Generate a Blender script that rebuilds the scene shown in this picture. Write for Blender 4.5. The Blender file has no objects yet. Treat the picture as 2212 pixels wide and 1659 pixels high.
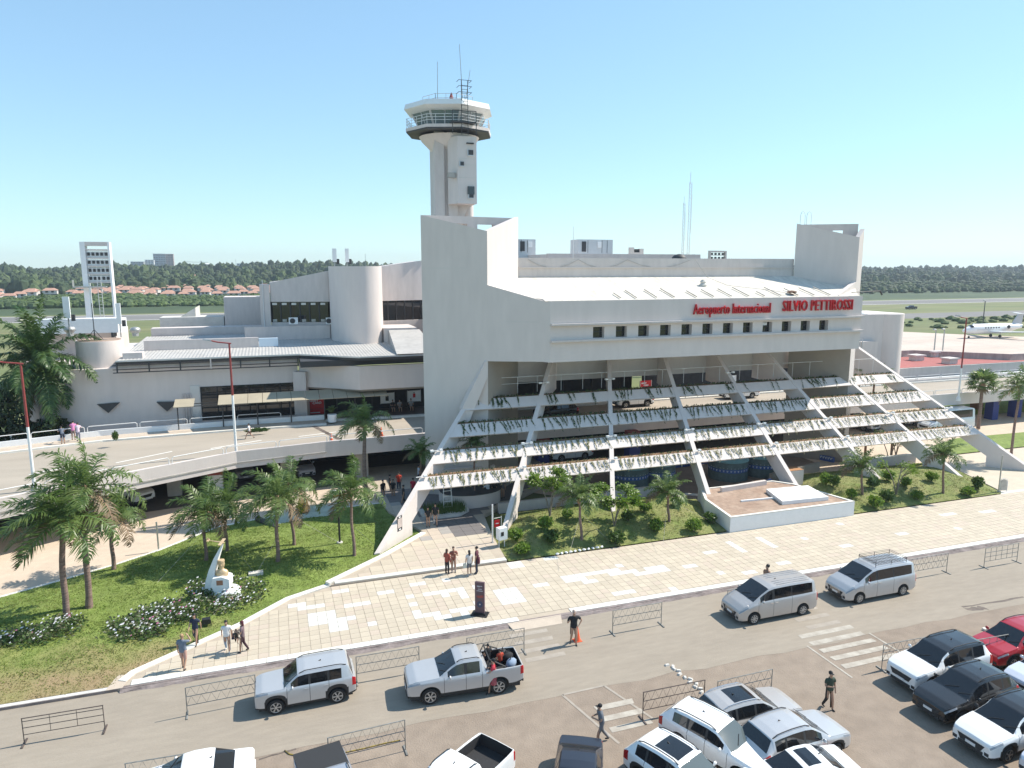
import bpy, math, random
import numpy as np
from mathutils import Vector, Matrix
rnd = random.Random(7)
scene = bpy.context.scene
COL = scene.collection
PI = math.pi

# ---------------------------------------------------------------- camera (surveyed from the photograph, metres)
PW, PF, PCX, PCY, CAMH = 2212.0, 1534.0, 1106.0, 829.5, 19.0
PITCH = math.radians(9.347); TH = math.radians(71.349)
_F = np.array([math.cos(TH)*math.cos(PITCH), math.sin(TH)*math.cos(PITCH), -math.sin(PITCH)])
_R = np.array([math.sin(TH), -math.cos(TH), 0.0])
_U = np.cross(_R, _F)
cam_d = bpy.data.cameras.new('camera'); cam = bpy.data.objects.new('camera', cam_d); COL.objects.link(cam)
cam_d.sensor_width = 36.0; cam_d.lens = PF/PW*36.0
cam_d.clip_start = 0.5; cam_d.clip_end = 12000
cam.matrix_world = Matrix(((_R[0], _U[0], -_F[0], 0), (_R[1], _U[1], -_F[1], 0), (_R[2], _U[2], -_F[2], CAMH), (0, 0, 0, 1)))
scene.camera = cam

# ---------------------------------------------------------------- light
SUN_AZ = math.radians(3.0)     # from +X towards +Y
SUN_EL = math.radians(46.5)
world = bpy.data.worlds.new('World'); scene.world = world; world.use_nodes = True
wn = world.node_tree; wn.nodes.clear()
sky = wn.nodes.new('ShaderNodeTexSky'); sky.sky_type = 'NISHITA'; sky.sun_disc = False
sky.sun_elevation = SUN_EL; sky.sun_rotation = PI/2 - SUN_AZ
sky.air_density = 1.0; sky.dust_density = 0.15; sky.ozone_density = 2.0; sky.altitude = 100
bg = wn.nodes.new('ShaderNodeBackground'); bg.inputs[1].default_value = 0.242
wo = wn.nodes.new('ShaderNodeOutputWorld')
gm = wn.nodes.new('ShaderNodeGamma'); gm.inputs[1].default_value = 0.6      # the same soft, slightly cyan sky all round
tn = wn.nodes.new('ShaderNodeMix'); tn.data_type = 'RGBA'; tn.blend_type = 'MULTIPLY'; tn.inputs[0].default_value = 1.0; tn.inputs[7].default_value = (0.74, 0.975, 1.09, 1)
wn.links.new(sky.outputs[0], gm.inputs[0]); wn.links.new(gm.outputs[0], tn.inputs[6]); wn.links.new(tn.outputs[2], bg.inputs[0]); wn.links.new(bg.outputs[0], wo.inputs[0])
sun_d = bpy.data.lights.new('sun', 'SUN'); sun = bpy.data.objects.new('sun', sun_d); COL.objects.link(sun)
sun_d.energy = 4.6; sun_d.angle = math.radians(0.5); sun_d.color = (1.0, 0.94, 0.84)
_sd = Vector((math.cos(SUN_AZ)*math.cos(SUN_EL), math.sin(SUN_AZ)*math.cos(SUN_EL), math.sin(SUN_EL)))
sun.rotation_euler = (-_sd).to_track_quat('-Z', 'Y').to_euler()
sun.location = (60, 0, 90)
scene.view_settings.view_transform = 'Standard'; scene.view_settings.look = 'None'
scene.view_settings.exposure = 0.55; scene.view_settings.gamma = 1.0
try: scene.view_settings.use_curve_mapping = False
except Exception: pass
scene.cycles.max_bounces = 6; scene.cycles.diffuse_bounces = 3; scene.cycles.glossy_bounces = 3
scene.cycles.transmission_bounces = 3; scene.cycles.transparent_max_bounces = 8
scene.cycles.volume_bounces = 0
try:
    scene.cycles.use_denoising = True
except Exception: pass

# ---------------------------------------------------------------- survey helpers: a photo pixel (2212 px wide) -> a place on a known plane
def ray(u, v): return _F*PF + _R*(u-PCX) - _U*(v-PCY)
def G(u, v, z=0.0):
    d = ray(u, v); t = (z-CAMH)/d[2]; return (d[0]*t, d[1]*t, z)
def GY(u, v, Y):
    d = ray(u, v); t = Y/d[1]; return (d[0]*t, Y, CAMH+d[2]*t)
def GP(pts, z=0.0): return [G(u, v, z)[:2] for u, v in pts]

# ---------------------------------------------------------------- materials
MATS = {}
def mat(name, col, rough=0.8, metal=0.0, var=0.0, scale=2.0, bump=0.0, bscale=None, col2=None, spec=0.5, emit=None, trans=0.0, stretch=None, coat=0.0, detail=5.0, var2=0.0, scale2=0.2):
    if name in MATS: return MATS[name]
    m = bpy.data.materials.new(name); m.use_nodes = True
    nt = m.node_tree; b = nt.nodes['Principled BSDF']
    b.inputs['Base Color'].default_value = (*col, 1); b.inputs['Roughness'].default_value = rough
    b.inputs['Metallic'].default_value = metal; b.inputs['Specular IOR Level'].default_value = spec
    if coat: b.inputs['Coat Weight'].default_value = coat; b.inputs['Coat Roughness'].default_value = 0.05
    if trans: b.inputs['Transmission Weight'].default_value = trans
    tc = None
    def coords(st):
        n = nt.nodes.new('ShaderNodeTexCoord')
        if st:
            mp = nt.nodes.new('ShaderNodeMapping'); mp.inputs['Scale'].default_value = st
            nt.links.new(n.outputs['Object'], mp.inputs[0]); return mp.outputs[0]
        return n.outputs['Object']
    if var or col2:
        tc = coords(stretch)
        nz = nt.nodes.new('ShaderNodeTexNoise'); nz.inputs['Scale'].default_value = scale; nz.inputs['Detail'].default_value = detail
        nz.inputs['Roughness'].default_value = 0.65
        nt.links.new(tc, nz.inputs['Vector'])
        rp = nt.nodes.new('ShaderNodeValToRGB')
        c2 = col2 if col2 else tuple(min(1, c*(1+var)) for c in col)
        c1 = col if col2 else tuple(c*(1-var) for c in col)
        rp.color_ramp.elements[0].position = 0.32; rp.color_ramp.elements[1].position = 0.68
        rp.color_ramp.elements[0].color = (*c1, 1); rp.color_ramp.elements[1].color = (*c2, 1)
        nt.links.new(nz.outputs['Fac'], rp.inputs[0])
        out = rp.outputs[0]
        if var2:
            nz2 = nt.nodes.new('ShaderNodeTexNoise'); nz2.inputs['Scale'].default_value = scale2; nz2.inputs['Detail'].default_value = 4
            nt.links.new(tc, nz2.inputs['Vector'])
            mr = nt.nodes.new('ShaderNodeMapRange'); mr.inputs[1].default_value = 0.3; mr.inputs[2].default_value = 0.7
            mr.inputs[3].default_value = 1-var2; mr.inputs[4].default_value = 1+var2
            nt.links.new(nz2.outputs['Fac'], mr.inputs[0])
            mx = nt.nodes.new('ShaderNodeMix'); mx.data_type = 'RGBA'; mx.blend_type = 'MULTIPLY'; mx.inputs[0].default_value = 1
            nt.links.new(out, mx.inputs[6]); nt.links.new(mr.outputs[0], mx.inputs[7]); out = mx.outputs[2]
        nt.links.new(out, b.inputs['Base Color'])
    if bump:
        tc = tc or coords(stretch)
        nb = nt.nodes.new('ShaderNodeTexNoise'); nb.inputs['Scale'].default_value = bscale or scale*6; nb.inputs['Detail'].default_value = 4
        nt.links.new(tc, nb.inputs['Vector'])
        bp = nt.nodes.new('ShaderNodeBump'); bp.inputs['Strength'].default_value = bump; bp.inputs['Distance'].default_value = 0.05
        nt.links.new(nb.outputs['Fac'], bp.inputs['Height']); nt.links.new(bp.outputs[0], b.inputs['Normal'])
    MATS[name] = m; return m

def leafmat(name, col, col2, scale=1.5, rough=0.5, transl=0.35):
    """foliage: two greens in clumps and a little light through the leaf"""
    m = mat(name, col, rough, col2=col2, scale=scale, detail=3)
    nt = m.node_tree; b = nt.nodes['Principled BSDF']; out = nt.nodes['Material Output']
    tr = nt.nodes.new('ShaderNodeBsdfTranslucent'); mx = nt.nodes.new('ShaderNodeMixShader'); mx.inputs[0].default_value = transl
    src = b.inputs['Base Color'].links[0].from_socket
    nt.links.new(src, tr.inputs[0]); nt.links.new(b.outputs[0], mx.inputs[1]); nt.links.new(tr.outputs[0], mx.inputs[2])
    nt.links.new(mx.outputs[0], out.inputs[0]); return m

# ---------------------------------------------------------------- mesh builder
class MB:
    def __init__(s): s.v = []; s.f = []; s.m = []; s.mi = 0
    def add(s, vs, fs):
        o = len(s.v); s.v.extend([tuple(map(float, p)) for p in vs]); s.f.extend([tuple(i+o for i in f) for f in fs]); s.m.extend([s.mi]*len(fs)); return s
    def quad(s, a, b, c, d): return s.add([a, b, c, d], [(0, 1, 2, 3)])
    def poly(s, pts): return s.add(pts, [tuple(range(len(pts)))])
    def box(s, x0, y0, z0, x1, y1, z1):
        return s.add([(x0, y0, z0), (x1, y0, z0), (x1, y1, z0), (x0, y1, z0), (x0, y0, z1), (x1, y0, z1), (x1, y1, z1), (x0, y1, z1)],
                     [(0, 3, 2, 1), (4, 5, 6, 7), (0, 1, 5, 4), (1, 2, 6, 5), (2, 3, 7, 6), (3, 0, 4, 7)])
    def obox(s, c, ax, hx, hy, z0, z1):
        """box turned by angle ax about z, centre c=(x,y)"""
        ca, sa = math.cos(ax), math.sin(ax)
        p = [(c[0]+ca*a-sa*b, c[1]+sa*a+ca*b) for a, b in ((-hx, -hy), (hx, -hy), (hx, hy), (-hx, hy))]
        return s.prism(p, z0, z1)
    def prism(s, pts, z0, z1):
        """plan polygon (counter-clockwise) raised from z0 to z1; z may be lists"""
        n = len(pts)
        if sum(pts[i][0]*pts[(i+1) % n][1]-pts[(i+1) % n][0]*pts[i][1] for i in range(n)) < 0:
            pts = pts[::-1]
            if isinstance(z0, (list, tuple)): z0 = z0[::-1]
            if isinstance(z1, (list, tuple)): z1 = z1[::-1]
        a = z0 if isinstance(z0, (list, tuple)) else [z0]*n; b = z1 if isinstance(z1, (list, tuple)) else [z1]*n
        vs = [(p[0], p[1], a[i]) for i, p in enumerate(pts)]+[(p[0], p[1], b[i]) for i, p in enumerate(pts)]
        fs = [tuple(range(n-1, -1, -1)), tuple(range(n, 2*n))]+[(i, (i+1) % n, n+(i+1) % n, n+i) for i in range(n)]
        return s.add(vs, fs)
    def extrude(s, pts, d):
        """any flat 3d polygon pushed along d"""
        n = len(pts); d = Vector(d)
        nr = Vector((0, 0, 0)); P = [Vector(p) for p in pts]
        for i in range(n): nr += P[i].cross(P[(i+1) % n])
        if nr.dot(d) > 0: P = P[::-1]
        vs = [tuple(p) for p in P]+[tuple(p+d) for p in P]
        fs = [tuple(range(n)), tuple(range(2*n-1, n-1, -1))]+[((i+1) % n, i, n+i, n+(i+1) % n) for i in range(n)]
        return s.add(vs, fs)
    def tube(s, a, b, r, r2=None, n=6, cap=True):
        a = Vector(a); b = Vector(b); r2 = r if r2 is None else r2
        d = (b-a)
        if d.length < 1e-6: return s
        d.normalize(); u = d.orthogonal().normalized(); w = d.cross(u)
        vs = []
        for c, rr in ((a, r), (b, r2)):
            for i in range(n):
                t = 2*PI*i/n; vs.append(tuple(c+u*(math.cos(t)*rr)+w*(math.sin(t)*rr)))
        fs = [(i, (i+1) % n, n+(i+1) % n, n+i) for i in range(n)]
        if cap: fs += [tuple(range(n-1, -1, -1)), tuple(range(n, 2*n))]
        return s.add(vs, fs)
    def path(s, pts, r, n=5, closed=False):
        """tube along a polyline, r number or list"""
        P = [Vector(p) for p in pts]; k = len(P); rr = r if isinstance(r, (list, tuple)) else [r]*k
        vs = []; up = None
        for i, p in enumerate(P):
            d = (P[min(i+1, k-1)]-P[max(i-1, 0)]).normalized()
            u = d.orthogonal().normalized() if up is None else (up-d*up.dot(d)).normalized()
            up = u; w = d.cross(u)
            for j in range(n):
                t = 2*PI*j/n; vs.append(tuple(p+u*(math.cos(t)*rr[i])+w*(math.sin(t)*rr[i])))
        fs = [(i*n+j, i*n+(j+1) % n, (i+1)*n+(j+1) % n, (i+1)*n+j) for i in range(k-1) for j in range(n)]
        fs += [tuple(range(n-1, -1, -1)), tuple(range((k-1)*n, k*n))]
        return s.add(vs, fs)
    def lathe(s, c, prof, n=16, cap=True):
        """profile [(r,z)..] bottom to top round vertical axis at c=(x,y,z)"""
        k = len(prof); vs = []
        for r, z in prof:
            for j in range(n):
                t = 2*PI*j/n; vs.append((c[0]+r*math.cos(t), c[1]+r*math.sin(t), c[2]+z))
        fs = [(i*n+j, i*n+(j+1) % n, (i+1)*n+(j+1) % n, (i+1)*n+j) for i in range(k-1) for j in range(n)]
        if cap: fs += [tuple(range(n-1, -1, -1)), tuple(range((k-1)*n, k*n))]
        return s.add(vs, fs)
    def grid(s, rows, closed=False):
        """loft: list of rows of points"""
        n = len(rows[0]); vs = [p for r in rows for p in r]
        fs = []
        for i in range(len(rows)-1):
            for j in range(n if closed else n-1):
                fs.append((i*n+j, i*n+(j+1) % n, (i+1)*n+(j+1) % n, (i+1)*n+j))
        return s.add(vs, fs)
    def sphere(s, c, r, n=8, k=5, sq=(1, 1, 1)):
        prof = []
        vs = []; 
        for i in range(k+1):
            p = PI*i/k-PI/2
            for j in range(n):
                t = 2*PI*j/n; vs.append((c[0]+r*sq[0]*math.cos(p)*math.cos(t), c[1]+r*sq[1]*math.cos(p)*math.sin(t), c[2]+r*sq[2]*math.sin(p)))
        fs = [(i*n+j, i*n+(j+1) % n, (i+1)*n+(j+1) % n, (i+1)*n+j) for i in range(k) for j in range(n)]
        return s.add(vs, fs)
    def mesh(s, name, mats, smooth=False, fixn=False):
        me = bpy.data.meshes.new(name); me.from_pydata(s.v, [], s.f)
        if not isinstance(mats, (list, tuple)): mats = [mats]
        for m in mats: me.materials.append(m)
        if len(mats) > 1: me.polygons.foreach_set('material_index', s.m)
        if smooth:
            me.polygons.foreach_set('use_smooth', [True]*len(me.polygons))
            if smooth != 'all': me.set_sharp_from_angle(angle=math.radians(smooth if smooth is not True else 40))
        me.validate(); me.update(); return me
    def build(s, name, mats, parent=None, smooth=False, **tg):
        o = bpy.data.objects.new(name, s.mesh(name, mats, smooth)); COL.objects.link(o)
        if parent is not None: o.parent = parent
        if tg: tag(o, **tg)
        return o

def tag(o, label=None, cat=None, group=None, kind=None):
    if label: o['label'] = label
    if cat: o['category'] = cat
    if group: o['group'] = group
    if kind: o['kind'] = kind
    return o
def thing(name, label, cat, loc=(0, 0, 0), rz=0.0, group=None, sc=None):
    o = bpy.data.objects.new(name, None); COL.objects.link(o); o.location = loc; o.rotation_euler = (0, 0, rz)
    o.empty_display_size = 0.3
    if sc: o.scale = (sc, sc, sc) if not isinstance(sc, tuple) else sc
    return tag(o, label, cat, group)
def copy_tree(o, parent=None):
    c = o.copy(); COL.objects.link(c)
    if parent is not None: c.parent = parent
    for ch in list(o.children): copy_tree(ch, c)
    return c
def place(o, loc, rz=0.0, label=None, group=None, sc=None):
    o.location = loc; o.rotation_euler = (0, 0, rz)
    if sc: o.scale = (sc, sc, sc) if not isinstance(sc, tuple) else sc
    if label: o['label'] = label
    if group: o['group'] = group
    return o
def inst(name, me, parent=None, loc=(0, 0, 0), rot=(0, 0, 0), sc=None):
    o = bpy.data.objects.new(name, me); COL.objects.link(o); o.location = loc; o.rotation_euler = rot
    if sc: o.scale = sc
    if parent is not None: o.parent = parent
    return o
ORD = ['first', 'second', 'third', 'fourth', 'fifth', 'sixth', 'seventh', 'eighth', 'ninth', 'tenth', 'eleventh', 'twelfth', 'thirteenth', 'fourteenth', 'fifteenth', 'sixteenth', 'seventeenth', 'eighteenth', 'nineteenth', 'twentieth']

_fontcache = {}
def text_mesh(txt, size, depth, bold=0.0, xs=1.0, sp=1.0):
    """flat-lying text (x right, y up, z towards the reader), origin at its left baseline"""
    cu = bpy.data.curves.new('lettering', 'FONT'); cu.body = txt; cu.size = size; cu.extrude = depth; cu.offset = bold; cu.space_character = sp
    cu.resolution_u = 2
    o = bpy.data.objects.new('lettering', cu); COL.objects.link(o)
    dg = bpy.context.evaluated_depsgraph_get()
    me = bpy.data.meshes.new_from_object(o.evaluated_get(dg))
    bpy.data.objects.remove(o); bpy.data.curves.remove(cu)
    if xs != 1.0:
        me.transform(Matrix.Scale(xs, 4, (1, 0, 0)))
    return me
def text_obj(name, txt, size, depth, m, mw, parent=None, bold=0.0, xs=1.0, fit=None, sp=1.0):
    me = text_mesh(txt, size, depth, bold, 1.0, sp)
    xsz = [v.co.x for v in me.vertices]
    if fit and xsz:
        w = max(xsz)-min(xsz); me.transform(Matrix.Translation((-min(xsz), 0, 0))); me.transform(Matrix.Scale(fit/w, 4, (1, 0, 0)))
    elif xs != 1: me.transform(Matrix.Scale(xs, 4, (1, 0, 0)))
    me.materials.clear(); me.materials.append(m)
    o = bpy.data.objects.new(name, me); COL.objects.link(o); o.matrix_world = mw
    if parent is not None: o.parent = parent
    return o
def facing(o3, right, up):
    """matrix whose x is right and y is up, at point o3"""
    r = Vector(right).normalized(); u = Vector(up).normalized(); n = r.cross(u)
    return Matrix(((r[0], u[0], n[0], o3[0]), (r[1], u[1], n[1], o3[1]), (r[2], u[2], n[2], o3[2]), (0, 0, 0, 1)))
# ================================================================ materials
M = {}
M['white'] = mat('painted_concrete_white', (0.68, 0.605, 0.56), 0.75, var=0.035, scale=0.35, bump=0.12, bscale=9, var2=0.03, scale2=1.8, stretch=(1, 1, 0.25))
M['white2'] = mat('painted_concrete_offwhite', (0.635, 0.565, 0.525), 0.8, var=0.05, scale=0.5, bump=0.12, bscale=9, var2=0.05, scale2=2.5, stretch=(1, 1, 0.25))
M['whiteclean'] = mat('white_paint', (0.82, 0.82, 0.81), 0.5, var=0.03, scale=3)
M['roofwhite'] = mat('roof_membrane', (0.56, 0.51, 0.44), 0.9, col2=(0.74, 0.685, 0.60), scale=1.1, bump=0.2, bscale=4, var2=0.10, scale2=4, stretch=(1.6, 0.35, 1), spec=.2)
M['roofmetal'] = mat('corrugated_roof', (0.44, 0.42, 0.395), 0.7, var=0.09, scale=0.5, var2=0.08, scale2=2.2, bump=0.1, bscale=3)
M['concrete'] = mat('raw_concrete', (0.42, 0.39, 0.35), 0.9, var=0.18, scale=0.8, bump=0.3, bscale=12)
M['concretelight'] = mat('pale_concrete', (0.60, 0.57, 0.52), 0.9, var=0.12, scale=1.0, bump=0.2, bscale=12)
M['kerbdark'] = mat('stained_kerb', (0.16, 0.13, 0.12), 0.95, col2=(0.34, 0.28, 0.26), scale=2.2, bump=0.8, bscale=9, stretch=(0.5, 1, 1))
M['kerbwhite'] = mat('kerb_paint', (0.74, 0.71, 0.64), 0.85, var=0.10, scale=1.5)
M['asphalt_lot'] = mat('worn_lot_asphalt', (0.25, 0.197, 0.152), 0.95, col2=(0.298, 0.238, 0.185), scale=0.22, bump=0.5, bscale=14, var2=0.10, scale2=1.6, detail=12)
M['asphalt_road'] = mat('road_asphalt', (0.295, 0.25, 0.198), 0.93, col2=(0.335, 0.285, 0.226), scale=0.35, bump=0.3, bscale=20, var2=0.06, scale2=3, stretch=(0.35, 1.3, 1), detail=8)
M['asphalt_low'] = mat('lower_road_asphalt', (0.54, 0.43, 0.325), 0.93, col2=(0.61, 0.495, 0.38), scale=0.3, bump=0.2, bscale=18, var2=0.06, scale2=2)
M['asphalt_deck'] = mat('deck_asphalt', (0.355, 0.305, 0.245), 0.93, col2=(0.43, 0.37, 0.30), scale=0.3, bump=0.2, bscale=18, stretch=(0.3, 1.2, 1))
M['tar'] = mat('tar_patch', (0.10, 0.08, 0.07), 0.9, col2=(0.2, 0.16, 0.13), scale=2)
M['linepaint'] = mat('worn_line_paint', (0.33, 0.285, 0.235), 0.9, col2=(0.52, 0.48, 0.41), scale=1.6, detail=8)
M['linefaint'] = mat('faint_line_paint', (0.315, 0.27, 0.225), 0.9, col2=(0.41, 0.36, 0.30), scale=1.8, detail=8)
M['linewhite'] = mat('line_paint', (0.72, 0.69, 0.63), 0.9, var=0.08, scale=3)
M['tileA'] = mat('paving_tile_beige', (0.51, 0.437, 0.338), 0.85, var=0.08, scale=1.1, bump=0.1, bscale=20)
M['tileB'] = mat('paving_tile_rose', (0.525, 0.437, 0.348), 0.85, var=0.07, scale=1.3, bump=0.1, bscale=20)
M['tileC'] = mat('paving_tile_sand', (0.545, 0.468, 0.362), 0.85, var=0.07, scale=0.9, bump=0.1, bscale=20)
M['tileW'] = mat('paving_tile_white', (0.66, 0.635, 0.575), 0.8, var=0.05, scale=1.3)
M['tileG'] = mat('paving_tile_grey', (0.36, 0.33, 0.30), 0.85, var=0.08, scale=1.3)
M['tileD'] = mat('paving_tile_dark', (0.17, 0.155, 0.15), 0.8, var=0.1, scale=1.3)
M['mortar'] = mat('mortar_bed', (0.46, 0.385, 0.30), 0.95, var=0.1, scale=2)
M['soil'] = mat('planter_soil', (0.20, 0.115, 0.06), 0.95, var=0.35, scale=3, bump=0.6)
M['lawn'] = mat('lawn_turf', (0.15, 0.215, 0.035), 0.9, col2=(0.215, 0.265, 0.065), scale=0.45, bump=0.7, bscale=25, var2=0.2, scale2=2.2, detail=8)
M['lawndry'] = mat('lawn_dry_turf', (0.15, 0.205, 0.042), 0.9, col2=(0.25, 0.235, 0.09), scale=0.5, bump=0.7, bscale=25, var2=0.22, scale2=2.2, detail=8)
M['field'] = mat('airfield_grass', (0.115, 0.15, 0.045), 0.95, col2=(0.21, 0.195, 0.085), scale=0.012, stretch=(0.35, 1.6, 1), var2=0.18, scale2=0.08, detail=9)
M['runway'] = mat('runway_asphalt', (0.16, 0.15, 0.14), 0.9, col2=(0.22, 0.205, 0.19), scale=0.05, stretch=(0.2, 1, 1))
M['apron'] = mat('apron_concrete', (0.50, 0.40, 0.33), 0.9, col2=(0.60, 0.50, 0.42), scale=0.05, var2=0.06, scale2=0.6, stretch=(0.4, 1.4, 1))
M['glass'] = mat('dark_glass', (0.012, 0.014, 0.016), 0.06, spec=0.9)
M['glassblue'] = mat('blue_glass', (0.05, 0.10, 0.16), 0.05, spec=1.0)
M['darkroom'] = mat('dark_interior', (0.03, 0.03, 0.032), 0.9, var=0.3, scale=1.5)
M['alu'] = mat('aluminium', (0.60, 0.61, 0.62), 0.4, metal=0.6)
M['galv'] = mat('galvanised_steel', (0.45, 0.45, 0.43), 0.5, metal=0.7, var=0.2, scale=3)
M['steeldark'] = mat('dark_steel', (0.05, 0.05, 0.052), 0.6)
M['rail'] = mat('railing_paint', (0.72, 0.71, 0.69), 0.55, var=0.06, scale=3)
M['barrier'] = mat('barrier_steel', (0.26, 0.255, 0.235), 0.6, metal=0.3, var=0.4, scale=2.5)
M['barrierrust'] = mat('barrier_rust', (0.11, 0.085, 0.075), 0.7, metal=0.2, var=0.4, scale=2.5)
M['red'] = mat('red_paint', (0.27, 0.05, 0.045), 0.55, var=0.12, scale=2)
M['signred'] = mat('sign_red', (0.55, 0.012, 0.018), 0.45, var=0.05, scale=4)
M['orange'] = mat('cone_orange', (0.8, 0.13, 0.05), 0.5)
M['black'] = mat('black_plastic', (0.02, 0.02, 0.021), 0.5)
M['rubber'] = mat('tyre_rubber', (0.018, 0.018, 0.018), 0.85)
M['brown'] = mat('brown_paint_and_bounce', (0.33, 0.29, 0.245), 0.85, var=0.06, scale=0.6)  # also paints shade and bounced light onto the terminal's return walls
M['teal'] = mat('teal_paint', (0.22, 0.42, 0.44), 0.6, var=0.12, scale=0.8)
M['tealdark'] = mat('teal_stone', (0.11, 0.155, 0.155), 0.8, var=0.25, scale=3)
M['bluemosaic'] = mat('blue_mosaic', (0.05, 0.11, 0.33), 0.5, var=0.25, scale=5)
M['whitemosaic'] = mat('white_mosaic', (0.55, 0.6, 0.65), 0.5)
M['blue'] = mat('blue_column_paint', (0.02, 0.04, 0.20), 0.6)
M['redroof'] = mat('red_roof_coating', (0.36, 0.105, 0.09), 0.8, var=0.1, scale=0.8)
M['tanmetal'] = mat('canopy_tan', (0.42, 0.36, 0.26), 0.6, var=0.08, scale=0.6)
M['terrac'] = mat('platform_top', (0.30, 0.20, 0.145), 0.95, col2=(0.42, 0.31, 0.235), scale=0.7, bump=0.3, var2=0.15, scale2=3)
M['gold'] = mat('bust_bronze_gilt', (0.62, 0.45, 0.27), 0.45, metal=0.25, var=0.12, scale=6)
M['cable'] = mat('cable', (0.35, 0.33, 0.30), 0.7)
M['wood'] = mat('brown_wood', (0.16, 0.075, 0.04), 0.7, var=0.2, scale=3)

def drylawn(m, y0, y1):
    """bare dry soil mixed into the turf towards the road kerb"""
    nt = m.node_tree; b = nt.nodes['Principled BSDF']; src = b.inputs['Base Color'].links[0].from_socket
    tc = nt.nodes.new('ShaderNodeTexCoord'); sx = nt.nodes.new('ShaderNodeSeparateXYZ'); nt.links.new(tc.outputs['Object'], sx.inputs[0])
    nz = nt.nodes.new('ShaderNodeTexNoise'); nz.inputs['Scale'].default_value = .55; nz.inputs['Detail'].default_value = 7; nt.links.new(tc.outputs['Object'], nz.inputs['Vector'])
    m1 = nt.nodes.new('ShaderNodeMath'); m1.operation = 'MULTIPLY_ADD'; m1.inputs[1].default_value = -9.0; nt.links.new(nz.outputs['Fac'], m1.inputs[0]); nt.links.new(sx.outputs['Y'], m1.inputs[2])
    mr = nt.nodes.new('ShaderNodeMapRange'); mr.inputs[1].default_value = y1-4.5; mr.inputs[2].default_value = y0-4.5; mr.inputs[3].default_value = 0; mr.inputs[4].default_value = .9; nt.links.new(m1.outputs[0], mr.inputs[0])
    mx = nt.nodes.new('ShaderNodeMix'); mx.data_type = 'RGBA'; nt.links.new(mr.outputs[0], mx.inputs[0]); nt.links.new(src, mx.inputs[6]); mx.inputs[7].default_value = (.34, .235, .135, 1); nt.links.new(mx.outputs[2], b.inputs['Base Color'])
drylawn(M['lawn'], 34.0, 38.5)
# ================================================================ the ground
from mathutils.geometry import delaunay_2d_cdt
def inside(p, poly):
    x, y = p; c = False; n = len(poly); j = n-1
    for i in range(n):
        xi, yi = poly[i]; xj, yj = poly[j]
        if (yi > y) != (yj > y) and x < (xj-xi)*(y-yi)/(yj-yi)+xi: c = not c
        j = i
    return c
def edgedist(p, poly):
    x, y = p; best = 1e9; n = len(poly)
    for i in range(n):
        ax, ay = poly[i]; bx, by = poly[(i+1) % n]
        dx, dy = bx-ax, by-ay; t = max(0, min(1, ((x-ax)*dx+(y-ay)*dy)/(dx*dx+dy*dy+1e-12)))
        d = math.hypot(x-ax-t*dx, y-ay-t*dy)
        best = min(best, d)
    return best
def terrain(poly, zf, step):
    """triangulated sheet over a plan polygon with height zf(x, y)"""
    xs = [p[0] for p in poly]; ys = [p[1] for p in poly]
    pts = []; n = len(poly)
    for i in range(n):
        a, b = poly[i], poly[(i+1) % n]; L = math.hypot(b[0]-a[0], b[1]-a[1]); k = max(1, int(L/step))
        for j in range(k): pts.append((a[0]+(b[0]-a[0])*j/k, a[1]+(b[1]-a[1])*j/k))
    nb = len(pts); edges = [(i, (i+1) % nb) for i in range(nb)]
    y = min(ys)
    while y < max(ys):
        x = min(xs)
        while x < max(xs):
            q = (x+rnd.uniform(-.2, .2)*step, y+rnd.uniform(-.2, .2)*step)
            if inside(q, poly) and edgedist(q, poly) > step*0.35: pts.append(q)
            x += step
        y += step
    r = delaunay_2d_cdt([Vector(p) for p in pts], edges, [], 1, 1e-5)
    mb = MB(); mb.v = [(p.x, p.y, zf(p.x, p.y)) for p in r[0]]
    fs = []
    for f in r[2]:
        a, b, c = [r[0][i] for i in f[:3]]
        if (b-a).cross(c-a) < 0: f = f[::-1]
        fs.append(tuple(f))
    mb.f = fs; mb.m = [0]*len(fs); return mb
def sheet(name, poly, z, m, **k):
    mb = MB(); a = sum(poly[i][0]*poly[(i+1) % len(poly)][1]-poly[(i+1) % len(poly)][0]*poly[i][1] for i in range(len(poly)))
    mb.poly([(x, y, z) for x, y in (poly if a > 0 else poly[::-1])])
    return mb.build(name, m, kind=k.get('kind', 'structure'), parent=k.get('parent'))
def jag(p0, p1, n, amp):
    return [(p0[0]+(p1[0]-p0[0])*i/n, p0[1]+(p1[1]-p0[1])*i/n+rnd.uniform(-amp, amp)) for i in range(n+1)]

sheet('ground', [(-4000, -200), (6000, -200), (6000, 6000), (-4000, 6000)], -0.06, M['field'])
sheet('parking_lot', [(-70, 5), (120, 5), (120, 33.75), (-70, 34.3)], 0.0, M['asphalt_lot'])
sheet('under_deck_shade', [(-40, 57.5), (-12, 59.5), (2, 62.0), (62, 62.0), (62, 71), (-40, 71)], 0.005, mat('deck_shade_paint', (.09, .082, .078), .9, var=.15, scale=2))  # near-black sheet that paints the deck's shade onto the road beneath
sheet('road', [(-70, 34.25)]+[(-70, 27.6)]+jag((-60, 27.7), (110, 25.9), 110, 0.16)+[(120, 25.9), (120, 33.7)], 0.006, M['asphalt_road'])
sheet('lower_road', [(-80, 33.9), (-17, 45.2), (20, 55.0), (30, 45), (58, 45), (70, 40), (130, 40), (130, 78), (-80, 100)], 0.0, M['asphalt_low'])
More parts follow.
